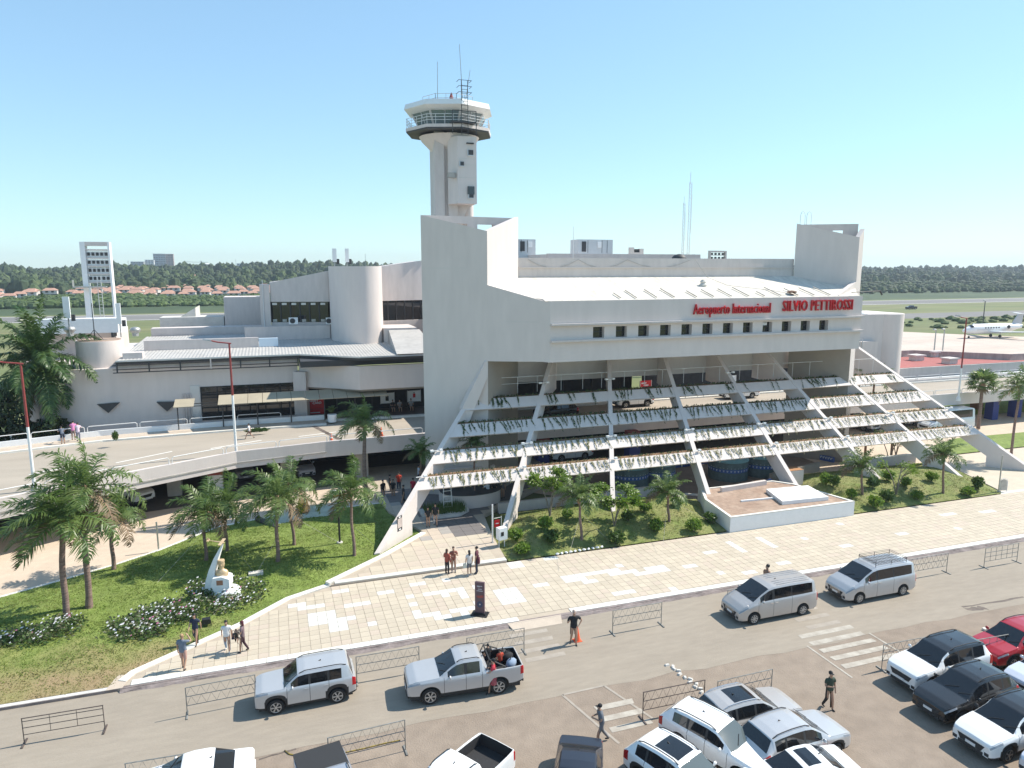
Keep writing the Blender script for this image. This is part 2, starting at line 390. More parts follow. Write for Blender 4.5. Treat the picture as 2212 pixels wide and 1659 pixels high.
# runway, taxiways and the apron beyond the terminal
rw = MB(); rw.quad((-1500, 287, -.03), (3000, 287, -.03), (3000, 322, -.03), (-1500, 322, -.03)); RW = rw.build('runway', M['runway'], kind='structure')
st = MB()
for y in (288.5, 319.5): st.quad((-1500, y, -.02), (3000, y, -.02), (3000, y+1.2, -.02), (-1500, y+1.2, -.02))
st.build('edge_line', M['linewhite'], RW)
sheet('taxiway', [(120, 205), (3000, 205), (3000, 228), (120, 228)], -0.03, M['runway'])
sheet('taxiway', [(100, 206), (-1500, 206), (-1500, 200), (100, 200)], -0.035, M['field'])
sheet('apron', [(70, 92), (110, 175), (176, 166), (190, 147), (205, 133.5), (260, 100), (300, 92)], -0.02, M['apron'])
AP = bpy.data.objects['apron']
mk = MB()
for i in range(9): mk.quad((90+i*18, 96, -.012), (90.4+i*18, 96, -.012), (115+i*14, 150, -.012), (114.6+i*14, 150, -.012))
mk.build('joint_line', M['concrete'], AP)

# ---- plaza paving (z 0.15), tiles laid on a bed
PZ = 0.15
plaza_poly = [(-7.3, 33.72), (64, 33.62), (64, 41.32), (13.55, 41.32), (2.44, 41.32), (0.14, 40.34), (-2.35, 38.02), (-6.96, 34.77)]
mb = MB(); mb.prism(plaza_poly, -0.05, PZ-0.022)
plaza = mb.build('plaza', M['mortar'], kind='structure')
WP = []   # places where lighter tiles are laid (photo pixel, half sizes in metres)
for u, v, hx, hy in ((650, 1302, .5, .25), (672, 1314, .75, .25), (695, 1329, .75, .5), (722, 1343, 1.2, .25), (735, 1352, .5, .5),
                     (595+140, 1278, .5, .25), (840, 1275, .5, .25), (1097, 1289, .75, 1.15), (1290, 1240, .75, .25), (1315, 1230, .5, .25), (1345, 1238, 1.0, .25), (1240, 1247, .9, .5), (1275, 1256, .5, .25),
                     (1385, 1236, .5, .25), (1420, 1230, .75, .3), (1118, 1211+8, .4, .6), (1188, 1205, .5, .25), (1355, 1277, .5, .25), (1335, 1258+20, .4, .25), (1500, 1225, .5, .25), (1592, 1181, .25, 1.0), (1655, 1172, .25, .8),
                     (1535, 1195, .5, .3), (1740, 1164, .3, .3), (1830, 1180, .5, .25), (1950, 1150, .5, .3), (2050, 1110, .7, .25), (2140, 1106, .8, .25), (1330, 1180+42, .25, .4), (905, 1262, .4, .25), (1030, 1360-60, .5, .25), (960, 1330, .5, .5), (760, 1303, .5, .25), (1160, 1262, .5, .25),
                     (1620, 1240, .5, .25), (1480, 1290, .5, .25), (1900, 1235, .5, .25), (1700, 1215, .5, .25)):
    g = G(u, v, PZ); WP.append((g[0]-hx, g[0]+hx, g[1]-hy, g[1]+hy))
c0 = G(915, 1288, PZ); c1 = G(1050, 1290, PZ)
TS = 0.5
def tile_mesh(w, h, m, t=0.022):
    b = MB(); g = 0.005; c = 0.004
    vs = [(g, g, 0), (w-g, g, 0), (w-g, h-g, 0), (g, h-g, 0), (g+c, g+c, t), (w-g-c, g+c, t), (w-g-c, h-g-c, t), (g+c, h-g-c, t)]
    b.add(vs, [(4, 5, 6, 7), (0, 1, 5, 4), (1, 2, 6, 5), (2, 3, 7, 6), (3, 0, 4, 7)]); return b
tmesh = {k: tile_mesh(TS, TS, M[k]).mesh('paving_tile', M[k]) for k in ('tileA', 'tileB', 'tileC', 'tileW')}
cells = []
x = -7.5
while x < 63.5:
    y = 34.25
    while y < 41.1:
        cc = (x+TS/2, y+TS/2)
        ins = [inside((x+a, y+b), plaza_poly) for a, b in ((0, 0), (TS, 0), (TS, TS), (0, TS))]
        if all(ins):
            k = rnd.choice(('tileA', 'tileA', 'tileB', 'tileC', 'tileA', 'tileC'))
            if rnd.random() < 0.006: k = 'tileW'
            for a, b, c, d in WP:
                if a <= cc[0] <= b and c <= cc[1] <= d: k = 'tileW'
            # the pale square outline near the entrance
            if abs(cc[0]-8.3) < 1.9 and abs(cc[1]-37.4) < 1.5 and (abs(cc[0]-8.3) > 1.4 or abs(cc[1]-37.4) > 1.0): k = 'tileC' if rnd.random() < .2 else 'tileW'
            cells.append((math.hypot(cc[0]-2, cc[1]), x, y, k))
        y += TS
    x += TS
cells.sort()
rest = MB(); rk = ['tileA', 'tileB', 'tileC', 'tileW']
for i, (d, x, y, k) in enumerate(cells):
    if i < 290: inst('paving_tile', tmesh[k], plaza, (x, y, PZ-0.022+rnd.uniform(-.002, .002)))
    else:
        rest.mi = rk.index(k); t = tile_mesh(TS, TS, None); dz = PZ-0.022+rnd.uniform(-.002, .002)
        rest.add([(a+x, b+y, c+dz) for a, b, c in t.v], t.f)
rest.build('paving', [M[k] for k in rk], plaza, kind='stuff')
# kerb: pale top strip of slabs over a stained face, with two dropped ramps
kb = MB(); kb.prism([(-7.4, 33.64), (64, 33.54), (64, 33.80), (-7.4, 33.86)], 0, 0.135); kx = [-7.4+.45*i for i in range(159)]; kr = [[(x, 33.44-x*.0014+rnd.uniform(-.05, .05), .008), (x, 33.54-x*.0014+rnd.uniform(-.03, .03), rnd.uniform(.05, .1)), (x, 33.66-x*.0014, .134)] for x in kx if not 11 < x < 14.3]; kb.grid(kr)
kerb = kb.build('kerb', M['kerbdark'], kind='structure')
x = -7.0
while x < 63:
    w = rnd.uniform(0.9, 1.1)
    if not (10.9 < x < 14.2 or 26.8 < x < 28.4) and rnd.random() > 0.04:
        s_ = MB(); yy = 33.78-(x+7)/70*0.09
        s_.box(x+.01, yy, PZ-.03, x+w-.01, yy+.44, PZ+.012+rnd.uniform(0, .006))
        s_.build('kerb_slab', M['kerbwhite'], kerb)
    x += w
rp = MB(); rp.add([(11.3, 33.0, 0.015), (14.0, 33.0, 0.015), (14.2, 33.70, 0.15), (11.1, 33.70, 0.15), (11.3, 33.0, 0), (14.0, 33.0, 0), (14.2, 33.7, 0), (11.1, 33.7, 0)], [(0, 1, 2, 3), (1, 5, 6, 2), (0, 3, 7, 4), (4, 5, 1, 0)])
rp.build('ramp', M['tileB'], kerb)
# left kerb beside the grass
lk = MB(); lk.prism([(-70, 34.25), (-7.5, 33.72), (-7.5, 33.95), (-70, 34.5)], 0, 0.14); lk.build('kerb', M['concretelight'], kind='structure')
lk = MB(); lk.prism([(-70, 34.21), (-7.5, 33.68), (-7.5, 33.72), (-70, 34.25)], 0, 0.13); lk.build('kerb', M['kerbdark'], kind='structure')
cp = MB(); cp.prism([(-8.0, 33.70), (-7.32, 33.70), (-7.0, 34.75), (-7.7, 34.9)], 0, 0.145); cp.build('kerb', M['tileB'], kind='structure')
# pale border along the slanting lawn edge
edge = [(-7.25, 34.2), (-6.96, 34.77), (-2.35, 38.02), (0.14, 40.34), (2.44, 41.4), (6.2, 44.4), (9.6, 47.6)]
bo = MB()
def offs(pl, d):
    o = []
    for i, p in enumerate(pl):
        a = pl[max(0, i-1)]; b = pl[min(len(pl)-1, i+1)]; L = math.hypot(b[0]-a[0], b[1]-a[1])
        o.append((p[0]-(b[1]-a[1])/L*d, p[1]+(b[0]-a[0])/L*d))
    return o
eo = offs(edge, 0.38)
for i in range(len(edge)-1):
    z = PZ+.03 if i < 4 else PZ+.20
    bo.prism([edge[i], edge[i+1], eo[i+1], eo[i]], 0, z)
bo.build('lawn_border', M['kerbwhite'], kind='structure')
# raised entrance floor behind the step
EZ = 0.30
en_poly = [(2.6, 41.42), (13.6, 41.42), (14.0, 45.9), (14.6, 50), (24, 57.5), (24, 66), (6.6, 66), (7.8, 53), (9.6, 47.7)]
mb = MB(); mb.prism(en_poly, 0, EZ-.02); ent = mb.build('entrance_floor', M['mortar'], kind='structure')
tm2 = {k: tile_mesh(.8, .8, None).mesh('paving_tile', M[k]) for k in ('tileA', 'tileB', 'tileC', 'tileG', 'tileD', 'tileW')}
x = 2.6
while x < 24:
    y = 41.44
    while y < 58:
        if all(inside((x+a, y+b), en_poly) for a, b in ((0.02, 0.02), (.78, 0.02), (.78, .78), (0.02, .78))):
            s = (x-6.5)+(y-47)*0.35
            if y > 46.2: k = ('tileG', 'tileC', 'tileG', 'tileB')[int(math.floor(s/1.0)) % 4] if s < 4.5 and y < 62 else 'tileD'
            elif 45.4 < y <= 46.2: k = 'tileC'
            else: k = rnd.choice(('tileA', 'tileB', 'tileC'))
            inst('paving_tile', tm2[k], ent, (x, y, EZ-.02))
        y += .8
    x += .8
sl = MB(); sl.box(2.55, 41.33, PZ, 13.6, 41.43, EZ-.05); sl.build('step_riser', M['tileB'], ent)
sl = MB(); sl.box(2.75, 41.325, EZ-.05, 13.6, 41.75, EZ+.006); sl.build('step_nosing', M['tileW'], ent)
# right-hand path between the last two ribs
sheet('path', [(58.3, 42.0), (64.0, 41.3), (90, 41.3), (90, 52), (64.5, 52.0), (61.2, 49.5)], 0.12, M['tileC'])
mb = MB(); mb.prism([(57.4, 41.34), (90, 41.34), (90, 52), (64.5, 52), (61.2, 49.5), (58.3, 42)], 0, .115); mb.build('path_bed', M['concretelight'], kind='structure')

# ---- lawns (mounded) and verges
def mound(poly, z0, h, reach):
    def zf(x, y):
        d = edgedist((x, y), poly); t = min(1.0, d/reach); t = t*t*(3-2*t)
        return z0+h*t+0.05*math.sin(x*1.3+y*.7)*t+0.04*math.sin(x*.5-y*1.9)*t
    return zf
lawnL_poly = [(-60, 34.5), (-7.75, 34.0), (-7.3, 34.9), (-2.55, 38.2), (-0.1, 40.6), (2.2, 41.6), (5.9, 44.6), (9.3, 47.9), (8.1, 53.0), (8.3, 55.7), (2.75, 55.5), (-1.94, 54.9), (-4.53, 54.15), (-7.95, 50.76), (-10.27, 49.07), (-13.01, 47.49), (-15.77, 46.03), (-60, 30+9)]
zL = mound(lawnL_poly, 0.13, 0.30, 3.5)
terrain(lawnL_poly, zL, 0.8).build('lawn', M['lawn'], smooth='all', kind='structure')
lawnF_poly = [(13.75, 41.42), (30.4, 41.42), (32.3, 48.3), (30, 50), (24, 50.5), (16, 50.0), (14.5, 47.8), (13.9, 45.9)]
zFm = mound(lawnF_poly, 0.16, 0.75, 3.2)
terrain(lawnF_poly, zFm, 0.7).build('lawn', M['lawndry'], smooth='all', kind='structure')
lawnR_poly = [(41.9, 41.42), (57.6, 41.42), (58.1, 42.3), (61.0, 49.4), (60.0, 50.8), (43.0, 51.5), (40.6, 47.5)]
zR = mound(lawnR_poly, 0.16, 0.75, 3.2)
terrain(lawnR_poly, zR, 0.7).build('lawn', M['lawndry'], smooth='all', kind='structure')
lawnB_poly = [(63, 53.2), (66, 52.4), (90, 52.4), (90, 57), (72, 57.5), (64, 55)]
zB = mound(lawnB_poly, 0.1, 0.2, 2)
terrain(lawnB_poly, zB, 1.0).build('lawn', M['lawn'], smooth='all', kind='structure')
lawnC_poly = [(84, 66.5), (140, 62), (160, 74), (100, 76), (86, 72)]
zC = mound(lawnC_poly, 0.1, 0.3, 2)
terrain(lawnC_poly, zC, 1.5).build('lawn', M['lawn'], smooth='all', kind='structure')
def on(u, v, zf, z0=0.3):
    z = z0
    for _ in range(5):
        g = G(u, v, z); z = zf(g[0], g[1])
    return (g[0], g[1], z)
kl = MB()
kp = [(-15.77, 45.95), (-13.01, 47.41), (-10.27, 48.99), (-7.95, 50.68), (-4.53, 54.07), (-1.94, 54.82), (2.75, 55.42), (8.24, 55.65)]
kp = [(-60, 20)]*0+[(-40, 38.2)]+kp; ko = offs(kp, 0.22)
for i in range(len(kp)-1): kl.prism([kp[i], kp[i+1], ko[i+1], ko[i]], 0, 0.15)
kl.build('kerb', M['kerbwhite'], kind='structure')
# grass blades over the lawns: too many to count
gm = leafmat('grass_blades', (0.15, 0.225, 0.03), (0.23, 0.28, 0.065), 0.6, .8)
gd = leafmat('grass_blades_dry', (0.17, 0.19, 0.05), (0.33, 0.255, 0.12), 0.7, .8)
def grass(poly, zf, n, mats, patch):
    b = MB(); xs = [p[0] for p in poly]; ys = [p[1] for p in poly]; k = 0
    x0 = max(min(xs), -22)
    while k < n:
        x = rnd.uniform(x0, max(xs)); y = rnd.uniform(min(ys), max(ys))
        if not inside((x, y), poly): continue
        k += 1; z = zf(x, y)-.01; b.mi = 1 if rnd.random() < patch(x, y) else 0
        for q in range(2):
            a = rnd.uniform(0, 2*PI); w = .03; h = rnd.uniform(.03, .075); l = rnd.uniform(-.09, .09); l2 = rnd.uniform(-.09, .09)
            px, py = x+rnd.uniform(-.1, .1), y+rnd.uniform(-.1, .1)
            b.add([(px-w*math.cos(a), py-w*math.sin(a), z), (px+w*math.cos(a), py+w*math.sin(a), z), (px+l, py+l2, z+h)], [(0, 1, 2)])
    return b.build('grass', mats, kind='stuff')
def dryL(x, y): return min(.95, max(.05, 1.0-(y-34)/(7.5+0.28*x)))
grass(lawnL_poly, zL, 42000, [gm, gd], dryL)
grass(lawnF_poly, zFm, 9000, [gm, gd], lambda x, y: .45)
grass(lawnR_poly, zR, 9000, [gm, gd], lambda x, y: .5)

# ---- road markings
def stripes(parent, rects, z, m, name='crosswalk_stripe'):
    for r in rects:
        b = MB(); b.poly([(p[0], p[1], z) for p in r]); b.build(name, m, parent)
def px_rect(a, b, c, d, z=0): return [G(*p, z)[:2] for p in (a, b, c, d)]
def crosswalk(name, x0, x1, y0, n, sw, gap, m):
    t = bpy.data.objects.new(name, None); COL.objects.link(t); t['kind'] = 'structure'; t.location = (x0, y0, 0)
    for i in range(n):
        b = MB(); y = i*(sw+gap); b.poly([(0+rnd.uniform(-.05, .05), y, .012), (x1-x0+rnd.uniform(-.1, .1), y+rnd.uniform(-.03, .03), .012), (x1-x0, y+sw, .012), (0, y+sw, .012)])
        b.build('stripe', m, t)
    return t
g = G(1322, 1535); crosswalk('crosswalk', 12.45, 14.35, 23.9, 3, .34, .42, M['linepaint'])
for (a, b) in (((11.5, 27.0), (13.6, 27.05)), ((11.5, 27.0), (12.4, 23.2)), ((13.6, 27.05), (14.5, 24.2))):
    L = math.hypot(b[0]-a[0], b[1]-a[1]); n = ((a[1]-b[1])/L*.06, (b[0]-a[0])/L*.06)
    q = MB(); q.poly([(a[0]-n[0], a[1]-n[1], .011), (b[0]-n[0], b[1]-n[1], .011), (b[0]+n[0], b[1]+n[1], .011), (a[0]+n[0], a[1]+n[1], .011)]); q.build('parking_line', M['linefaint'], kind='structure')
crosswalk('crosswalk', 10.9, 13.0, 30.0, 4, .36, .45, M['linefaint'])
crosswalk('crosswalk', 25.2, 28.6, 24.6, 5, .36, .38, M['linepaint'])
crosswalk('crosswalk', 26.2, 28.4, 28.2, 5, .36, .5, M['linefaint'])
for (a, b, w) in (((24.9, 26.9), (24.9, 23.9), .05), ((28.9, 26.9), (28.9, 24.2), .05), ((3.6, 21.3), (4.2, 18), .07)):
    q = MB(); q.poly([(a[0]-w, a[1], .012), (a[0]+w, a[1], .012), (b[0]+w, b[1], .012), (b[0]-w, b[1], .012)]); q.build('parking_line', M['linepaint'], kind='structure')
tr = MB()
for (u0, v0, u1, v1, w) in ((2080, 1312, 2212, 1290, .10), (2090, 1318, 2130, 1314, .25), (1960, 1395, 2010, 1380, .06), (560, 1640, 640, 1618, .05)):
    a = G(u0, v0); b = G(u1, v1); k = 6; L = [(a[0]+(b[0]-a[0])*i/k, a[1]+(b[1]-a[1])*i/k+rnd.uniform(-w, w)*.5) for i in range(k+1)]
    tr.poly([(p[0], p[1]-w*rnd.uniform(.4, 1), .010) for p in L]+[(p[0], p[1]+w*rnd.uniform(.4, 1), .010) for p in L[::-1]])
tr.build('tar_patch', M['tar'], kind='structure')
# ================================================================ terminal building
def wb(mb, name, m, parent, smooth=False):
    """part whose mesh is in world coordinates under a thing standing at its base"""
    o = mb.build(name, m, parent, smooth)
    if parent is not None and parent.parent is None and parent.type == 'EMPTY': o.location = -parent.location
    return o
def wt(o, parent):
    o.location = o.location-parent.location; return o
def wall(pts2, y_dir, th):
    pass
TB = thing('terminal_building', 'large white concrete terminal block with red lettering and sloping front ribs', 'building', (36, 52, 0))
YF = 51.5; ZB, ZT = 11.59, 16.40
XL, XR = 20.53, 51.14
WZ0, WZ1 = 13.40, 14.30
win_x = [24.20+i*2.022 for i in range(12)]; WW = 0.99
mb = MB(); D = 0.55
mb.box(XL, YF, ZB, XR, YF+D, WZ0); mb.box(XL, YF, WZ1, XR, YF+D, ZT)
xs = [XL]+[w for x in win_x for w in (x, x+WW)]+[XR]
for i in range(0, len(xs), 2): mb.box(xs[i], YF, WZ0, xs[i+1], YF+D, WZ1)
wb(mb, 'facade', M['white'], TB)
for z, t, pr in ((14.48, .15, .34), (13.18, .16, .30)):
    mb = MB(); mb.box(XL+.02, YF-pr, z, XR+.12, YF+.002, z+t); wb(mb, 'ledge', M['white2'], TB)
for i, x in enumerate(win_x):
    mb = MB(); y = YF+.42
    mb.box(x, y, WZ0, x+.04, y+.06, WZ1); mb.box(x+WW-.04, y, WZ0, x+WW, y+.06, WZ1); mb.box(x+.04, y, WZ0, x+WW-.04, y+.06, WZ0+.05); mb.box(x+.04, y, WZ1-.05, x+WW-.04, y+.06, WZ1); mb.box(x+.04, y-.01, WZ0+.46, x+WW-.04, y+.05, WZ0+.52)
    f = wb(mb, 'window', M['steeldark'], TB)
    mb = MB(); mb.box(x+.04, y+.03, WZ0+.05, x+WW-.04, y+.04, WZ1-.05); mb.build('pane', M['glass'], f)
    if i == 8:
        mb = MB(); mb.box(x+.1, y-.02, WZ1-.33, x+.75, y-.01, WZ1-.08); mb.build('blind', M['whiteclean'], f)
# bevel and slanting left wall
Cf = Vector((16.14, 53.85, 0)); Bo = Vector((11.46, 56.40, 0)); Bi = Vector((20.06, 57.82, 0)); Bv = Vector((19.99, 51.77, 0))
def vw(a, z): return (a.x, a.y, z)
wdir = (Bo-Bv).normalized(); wn_ = Vector((-wdir.y, wdir.x, 0))
if wn_.y < 0: wn_ = -wn_
mb = MB(); mb.extrude([vw(Bv, ZB+.05), vw(Cf, ZB), vw(Cf, 0), vw(Bo, 0), vw(Bo, 23.04), vw(Cf, 21.76), vw(Cf, 17.62), vw(Bv, 16.42)], wn_*.4)
wb(mb, 'side_wall', M['white'], TB)
mb = MB(); mb.add([vw(Bv, ZB+.05), (XL, YF, ZB), (XL, YF, ZT), vw(Bv, 16.42), (XL, YF+.4, ZB), (XL, YF+.4, ZT)], [(0, 1, 2, 3), (0, 4, 1), (3, 2, 5)]); wb(mb, 'bevel', M['white'], TB)
for z, x0, x1 in ((14.75, .03, .55), (18.91, .46, 1.0)):   # shallow casting joints
    a = Bv.lerp(Bo, x0); b = Bv.lerp(Bo, x1); mb = MB()
    mb.extrude([vw(a, z), vw(b, z), vw(b, z+.03), vw(a, z+.03)], -wn_*.006); wb(mb, 'casting_joint', M['concretelight'], TB)
# inner tower wall (sunlit) running back, and lower return
idir = (Bi-Cf).normalized(); inn = Vector((-idir.y, idir.x, 0))
mb = MB(); mb.extrude([vw(Cf, 17.37), vw(Bi, 17.37), vw(Bi, 23.16), vw(Cf, 21.76)], inn*.35); wb(mb, 'tower_wall', M['white'], TB)
mb = MB(); mb.extrude([vw(Cf, 0), vw(Bi, 0), vw(Bi, ZB), vw(Cf, ZB)], inn*.35); wb(mb, 'return_wall', M['brown'], TB)  # brown here is shade and warm bounce put into the wall colour
def back_wall(a, b, name):
    mb = MB(); d = (b-a); n = Vector((-d.y, d.x, 0)).normalized()*.35
    def pc(t0, t1, z0, z1):
        p = a.lerp(b, t0); q = a.lerp(b, t1); mb.extrude([vw(p, z0), vw(q, z0), vw(q, z1), vw(p, z1)], n)
    pc(0, 1, 17.19, 21.35); pc(0, 1, 22.48, 23.07)
    for t0, t1 in ((0, .30), (.47, .58), (.76, 1)): pc(t0, t1, 21.35, 22.48)
    wb(mb, name, M['white2'], TB)
back_wall(Bo+Vector((.3, .5, 0)), Bi+Vector((-.3, .1, 0)), 'tower_wall')
# right tower, the mirror of the left about x = 38
def mir(v): return Vector((68.67-v.x, v.y, 0))
mCf, mBo, mBi, mBv = mir(Cf), mir(Cf.lerp(Bo, .24)), mir(Bi), mir(Bv)
mwn = Vector((-wn_.x, wn_.y, 0)); minn = Vector((-inn.x, inn.y, 0))
mb = MB(); mb.extrude([vw(mBv, ZB+.05), vw(mCf, ZB), vw(mCf, 0), vw(mBo, 0), vw(mBo, 22.6), vw(mCf, 21.76), vw(mCf, 17.62), vw(mBv, 16.5)], mwn*.4); wb(mb, 'side_wall', M['white'], TB)
mb = MB(); mb.extrude([vw(mCf, 16.8), vw(mBi, 16.8), vw(mBi, 23.16), vw(mCf, 21.76)], minn*.35); wb(mb, 'tower_wall', M['white'], TB)
mb = MB(); mb.extrude([vw(mCf, 0), vw(mBi, 0), vw(mBi, ZB), vw(mCf, ZB)], minn*.35); wb(mb, 'return_wall', M['brown'], TB)  # same painted-in shade and bounce on the mirrored return
back_wall(mBi+Vector((.3, .1, 0)), mBo+Vector((-.3, .5, 0)), 'tower_wall')
for dx in (0, .75):
    mb = MB(); x, y = 49.1+dx, 57.95; mb.path([(x, y, 22.8), (x, y, 23.95), (x+.12, y, 24.25), (x+.29, y, 24.35), (x+.45, y, 24.25), (x+.55, y, 23.95), (x+.55, y, 22.8)], .03); wb(mb, 'ladder_hoop', M['rail'], TB)
# roof slab, upstand, ledge, upper roof, parapets
mb = MB(); mb.add([(XL-.4, YF+.05, ZT-.02), (XR-.1, YF+.05, ZT-.02), (XR-.1, YF+.55, ZT+.12), (XL-.4, YF+.55, ZT+.12), (52.55, 53.95, 17.06), (48.8, 58.0, 18.14), (20.06, 58.0, 18.14), (16.2, 53.95, 17.1)],
              [(0, 1, 2, 3), (3, 2, 4, 5, 6, 7)]); wb(mb, 'roof', M['roofwhite'], TB)
mb = MB(); mb.box(20.15, 58.0, 16.7, 48.7, 58.36, 18.94); mb.box(20.1, 58.05, 19.0, 48.75, 58.41, 19.79); wb(mb, 'parapet', M['white2'], TB)
mb = MB(); mb.box(20.15, 57.87, 18.94, 48.7, 58.38, 19.01); wb(mb, 'ledge', M['white'], TB)
mb = MB(); mb.box(18.5, 73.6, 8.0, 66, 100, 14.0); mb.box(29, 73.65, 14.0, 48.4, 99, 19.5); wb(mb, 'upper_storey', M['white2'], TB)
mb = MB(); mb.box(29, 73.7, 19.5, 48.4, 74.1, 20.47); mb.box(29, 74.1, 19.5, 29.4, 95, 20.4); mb.box(48, 74.1, 19.5, 48.4, 95, 20.4); wb(mb, 'parapet', M['white2'], TB)
mb = MB(); mb.prism([(40, 74.2), (47.9, 74.2), (47.9, 90), (40, 90)], 19.52, [20.1, 20.5, 20.5, 20.1]); wb(mb, 'roof', M['roofwhite'], TB)
mb = MB(); mb.prism([(20.6, 52.06), (51.0, 52.06), (52.3, 54.1), (48.6, 57.8), (48.6, 58.35), (20.1, 58.35), (20.1, 57.8), (16.5, 54.1)], ZB, ZB+.12); wb(mb, 'soffit', M['white2'], TB)
# wall set back under the block, hall behind it
mb = MB(); mb.box(17.4, 58.4, 8.95, 55.4, 58.7, ZB+.5); wb(mb, 'recessed_wall', M['white'], TB)
mb = MB(); mb.box(17.4, 58.72, 9.0, 40.5, 73.55, 9.28); wb(mb, 'hall_ceiling', M['white2'], TB)
# roof vents, debris, cable
mb = MB(); mb.lathe((36.5, 55.0, 17.3), [(.30, 0), (.34, .15), (.2, .3), (.28, .42), (.12, .6)], 9); wb(mb, 'roof_vent', M['concretelight'], TB)
mb = MB()
for i in range(13):
    x = 26.6+i*1.76+rnd.uniform(-.2, .2); L = rnd.uniform(.9, 2.3); mb.tube((x, YF+.3, ZT+.16), (x-.1, YF+.3+L, ZT+.22+L*.27), .05, n=4)
wb(mb, 'roof_batten', M['concrete'], TB); bpy.data.objects['roof_batten']['kind'] = 'stuff'
mb = MB(); mb.path([(37.5, 57.95, 19.7), (38.2, 57, 18.1), (38.8, 54.7, 17.4), (42.0, 52.6, 16.97), (43.4, 52.0, 16.7)], .02, 4); wb(mb, 'cable', M['cable'], TB)
for x0, x1 in ((21, 25.7), (25.7, 30.5), (30.5, 37)):
    mb = MB(); mb.path([(x0+(x1-x0)*t, 57.98, 19.66-1.2*4*t*(1-t)*.6) for t in (0, .2, .4, .6, .8, 1)], .02, 4); wb(mb, 'cable', M['cable'], TB)
mb = MB(); mb.lathe((43.9, 52.3, 16.75), [(.4, 0), (.42, .12), (.1, .2)], 10); wb(mb, 'roof_vent', M['wood'], TB)
mb = MB(); mb.tube((50.0, 51.7, 16.74), (53.3, 51.7, 16.83), .035); mb.tube((53.3, 51.7, 16.83), (53.55, 51.7, 16.47), .08); wb(mb, 'bracket_lamp', M['steeldark'], TB)
# lettering on the facade: raised red letters
for txt, x0, x1, z, h in (('Aeropuerto Internacional', 33.29, 40.97, 15.115, .885), ('SILVIO PETTIROSSI', 42.28, 49.89, 15.205, .958)):
    o = text_obj('lettering', txt, h*1.38, .09, M['signred'], facing((x0-36, YF-.13-52, z), (1, 0, 0), (0, 0, 1)), TB, bold=.004, fit=x1-x0, sp=1.1)
# --- ribs
XF = [5.8+8.70*i for i in range(8)]; XT = [17.25]+[22.75+5.67*i for i in range(7)]
YT, Y0, ZR0 = 57.0, 45.2, 0.25
SL = (10.8-ZR0)/(YT-Y0)
def ribx(i, Y): return XF[i]+(Y-Y0)/(YT-Y0)*(XT[i]-XF[i])
def ribz(Y): return ZR0+(Y-Y0)*SL
rib_prof = [(45.2, .1), (45.2, ZR0), (57.85, 11.57), (58.38, 11.57), (58.38, 8.2), (55.6, 7.9), (48.0, 1.15), (48.0, .1)]
for i in range(8):
    mb = MB(); pts = []
    prof = list(rib_prof)
    hw = .19
    if i == 0: prof = [(45.2, .1), (45.2, ZR0), (53.7, 7.85), (54.4, 8.3), (54.4, 7.0), (53.6, 6.1), (48.0, 1.15), (48.0, .1)]
    def rp_(Y, z, s): return (ribx(i, Y)+s*hw, Y, z)
    A = [rp_(Y, z, -1) for Y, z in prof]; B = [rp_(Y, z, 1) for Y, z in prof]; n = len(A)
    mb.add(A+B, [(0, 1, 2, 5, 6, 7), (2, 3, 4, 5), (n+7, n+6, n+5, n+2, n+1, n), (n+5, n+4, n+3, n+2)]+[(j, n+j, n+(j+1) % n, (j+1) % n) for j in range(n)])
    wb(mb, 'sloping_rib', M['white'], TB)
    if i == 0:   # its head turns against the slanting wall and climbs to the soffit corner
        mb = MB(); e = wdir*.0; P0 = Vector((ribx(0, 53.7), 53.7, 7.85)); P1 = Vector((16.02, 53.78, ZB)); mb.extrude([P0+Vector((-.12, 0, -1.3)), P0+Vector((-.12, 0, 0)), P1+Vector((-.12, 0, 0)), P1+Vector((.10, 0, 0)), P1+Vector((.10, 0, -1.2)), P0+Vector((.35, 0, -1.3))], (0, .9, 0)); wb(mb, 'sloping_rib', M['white'], TB)
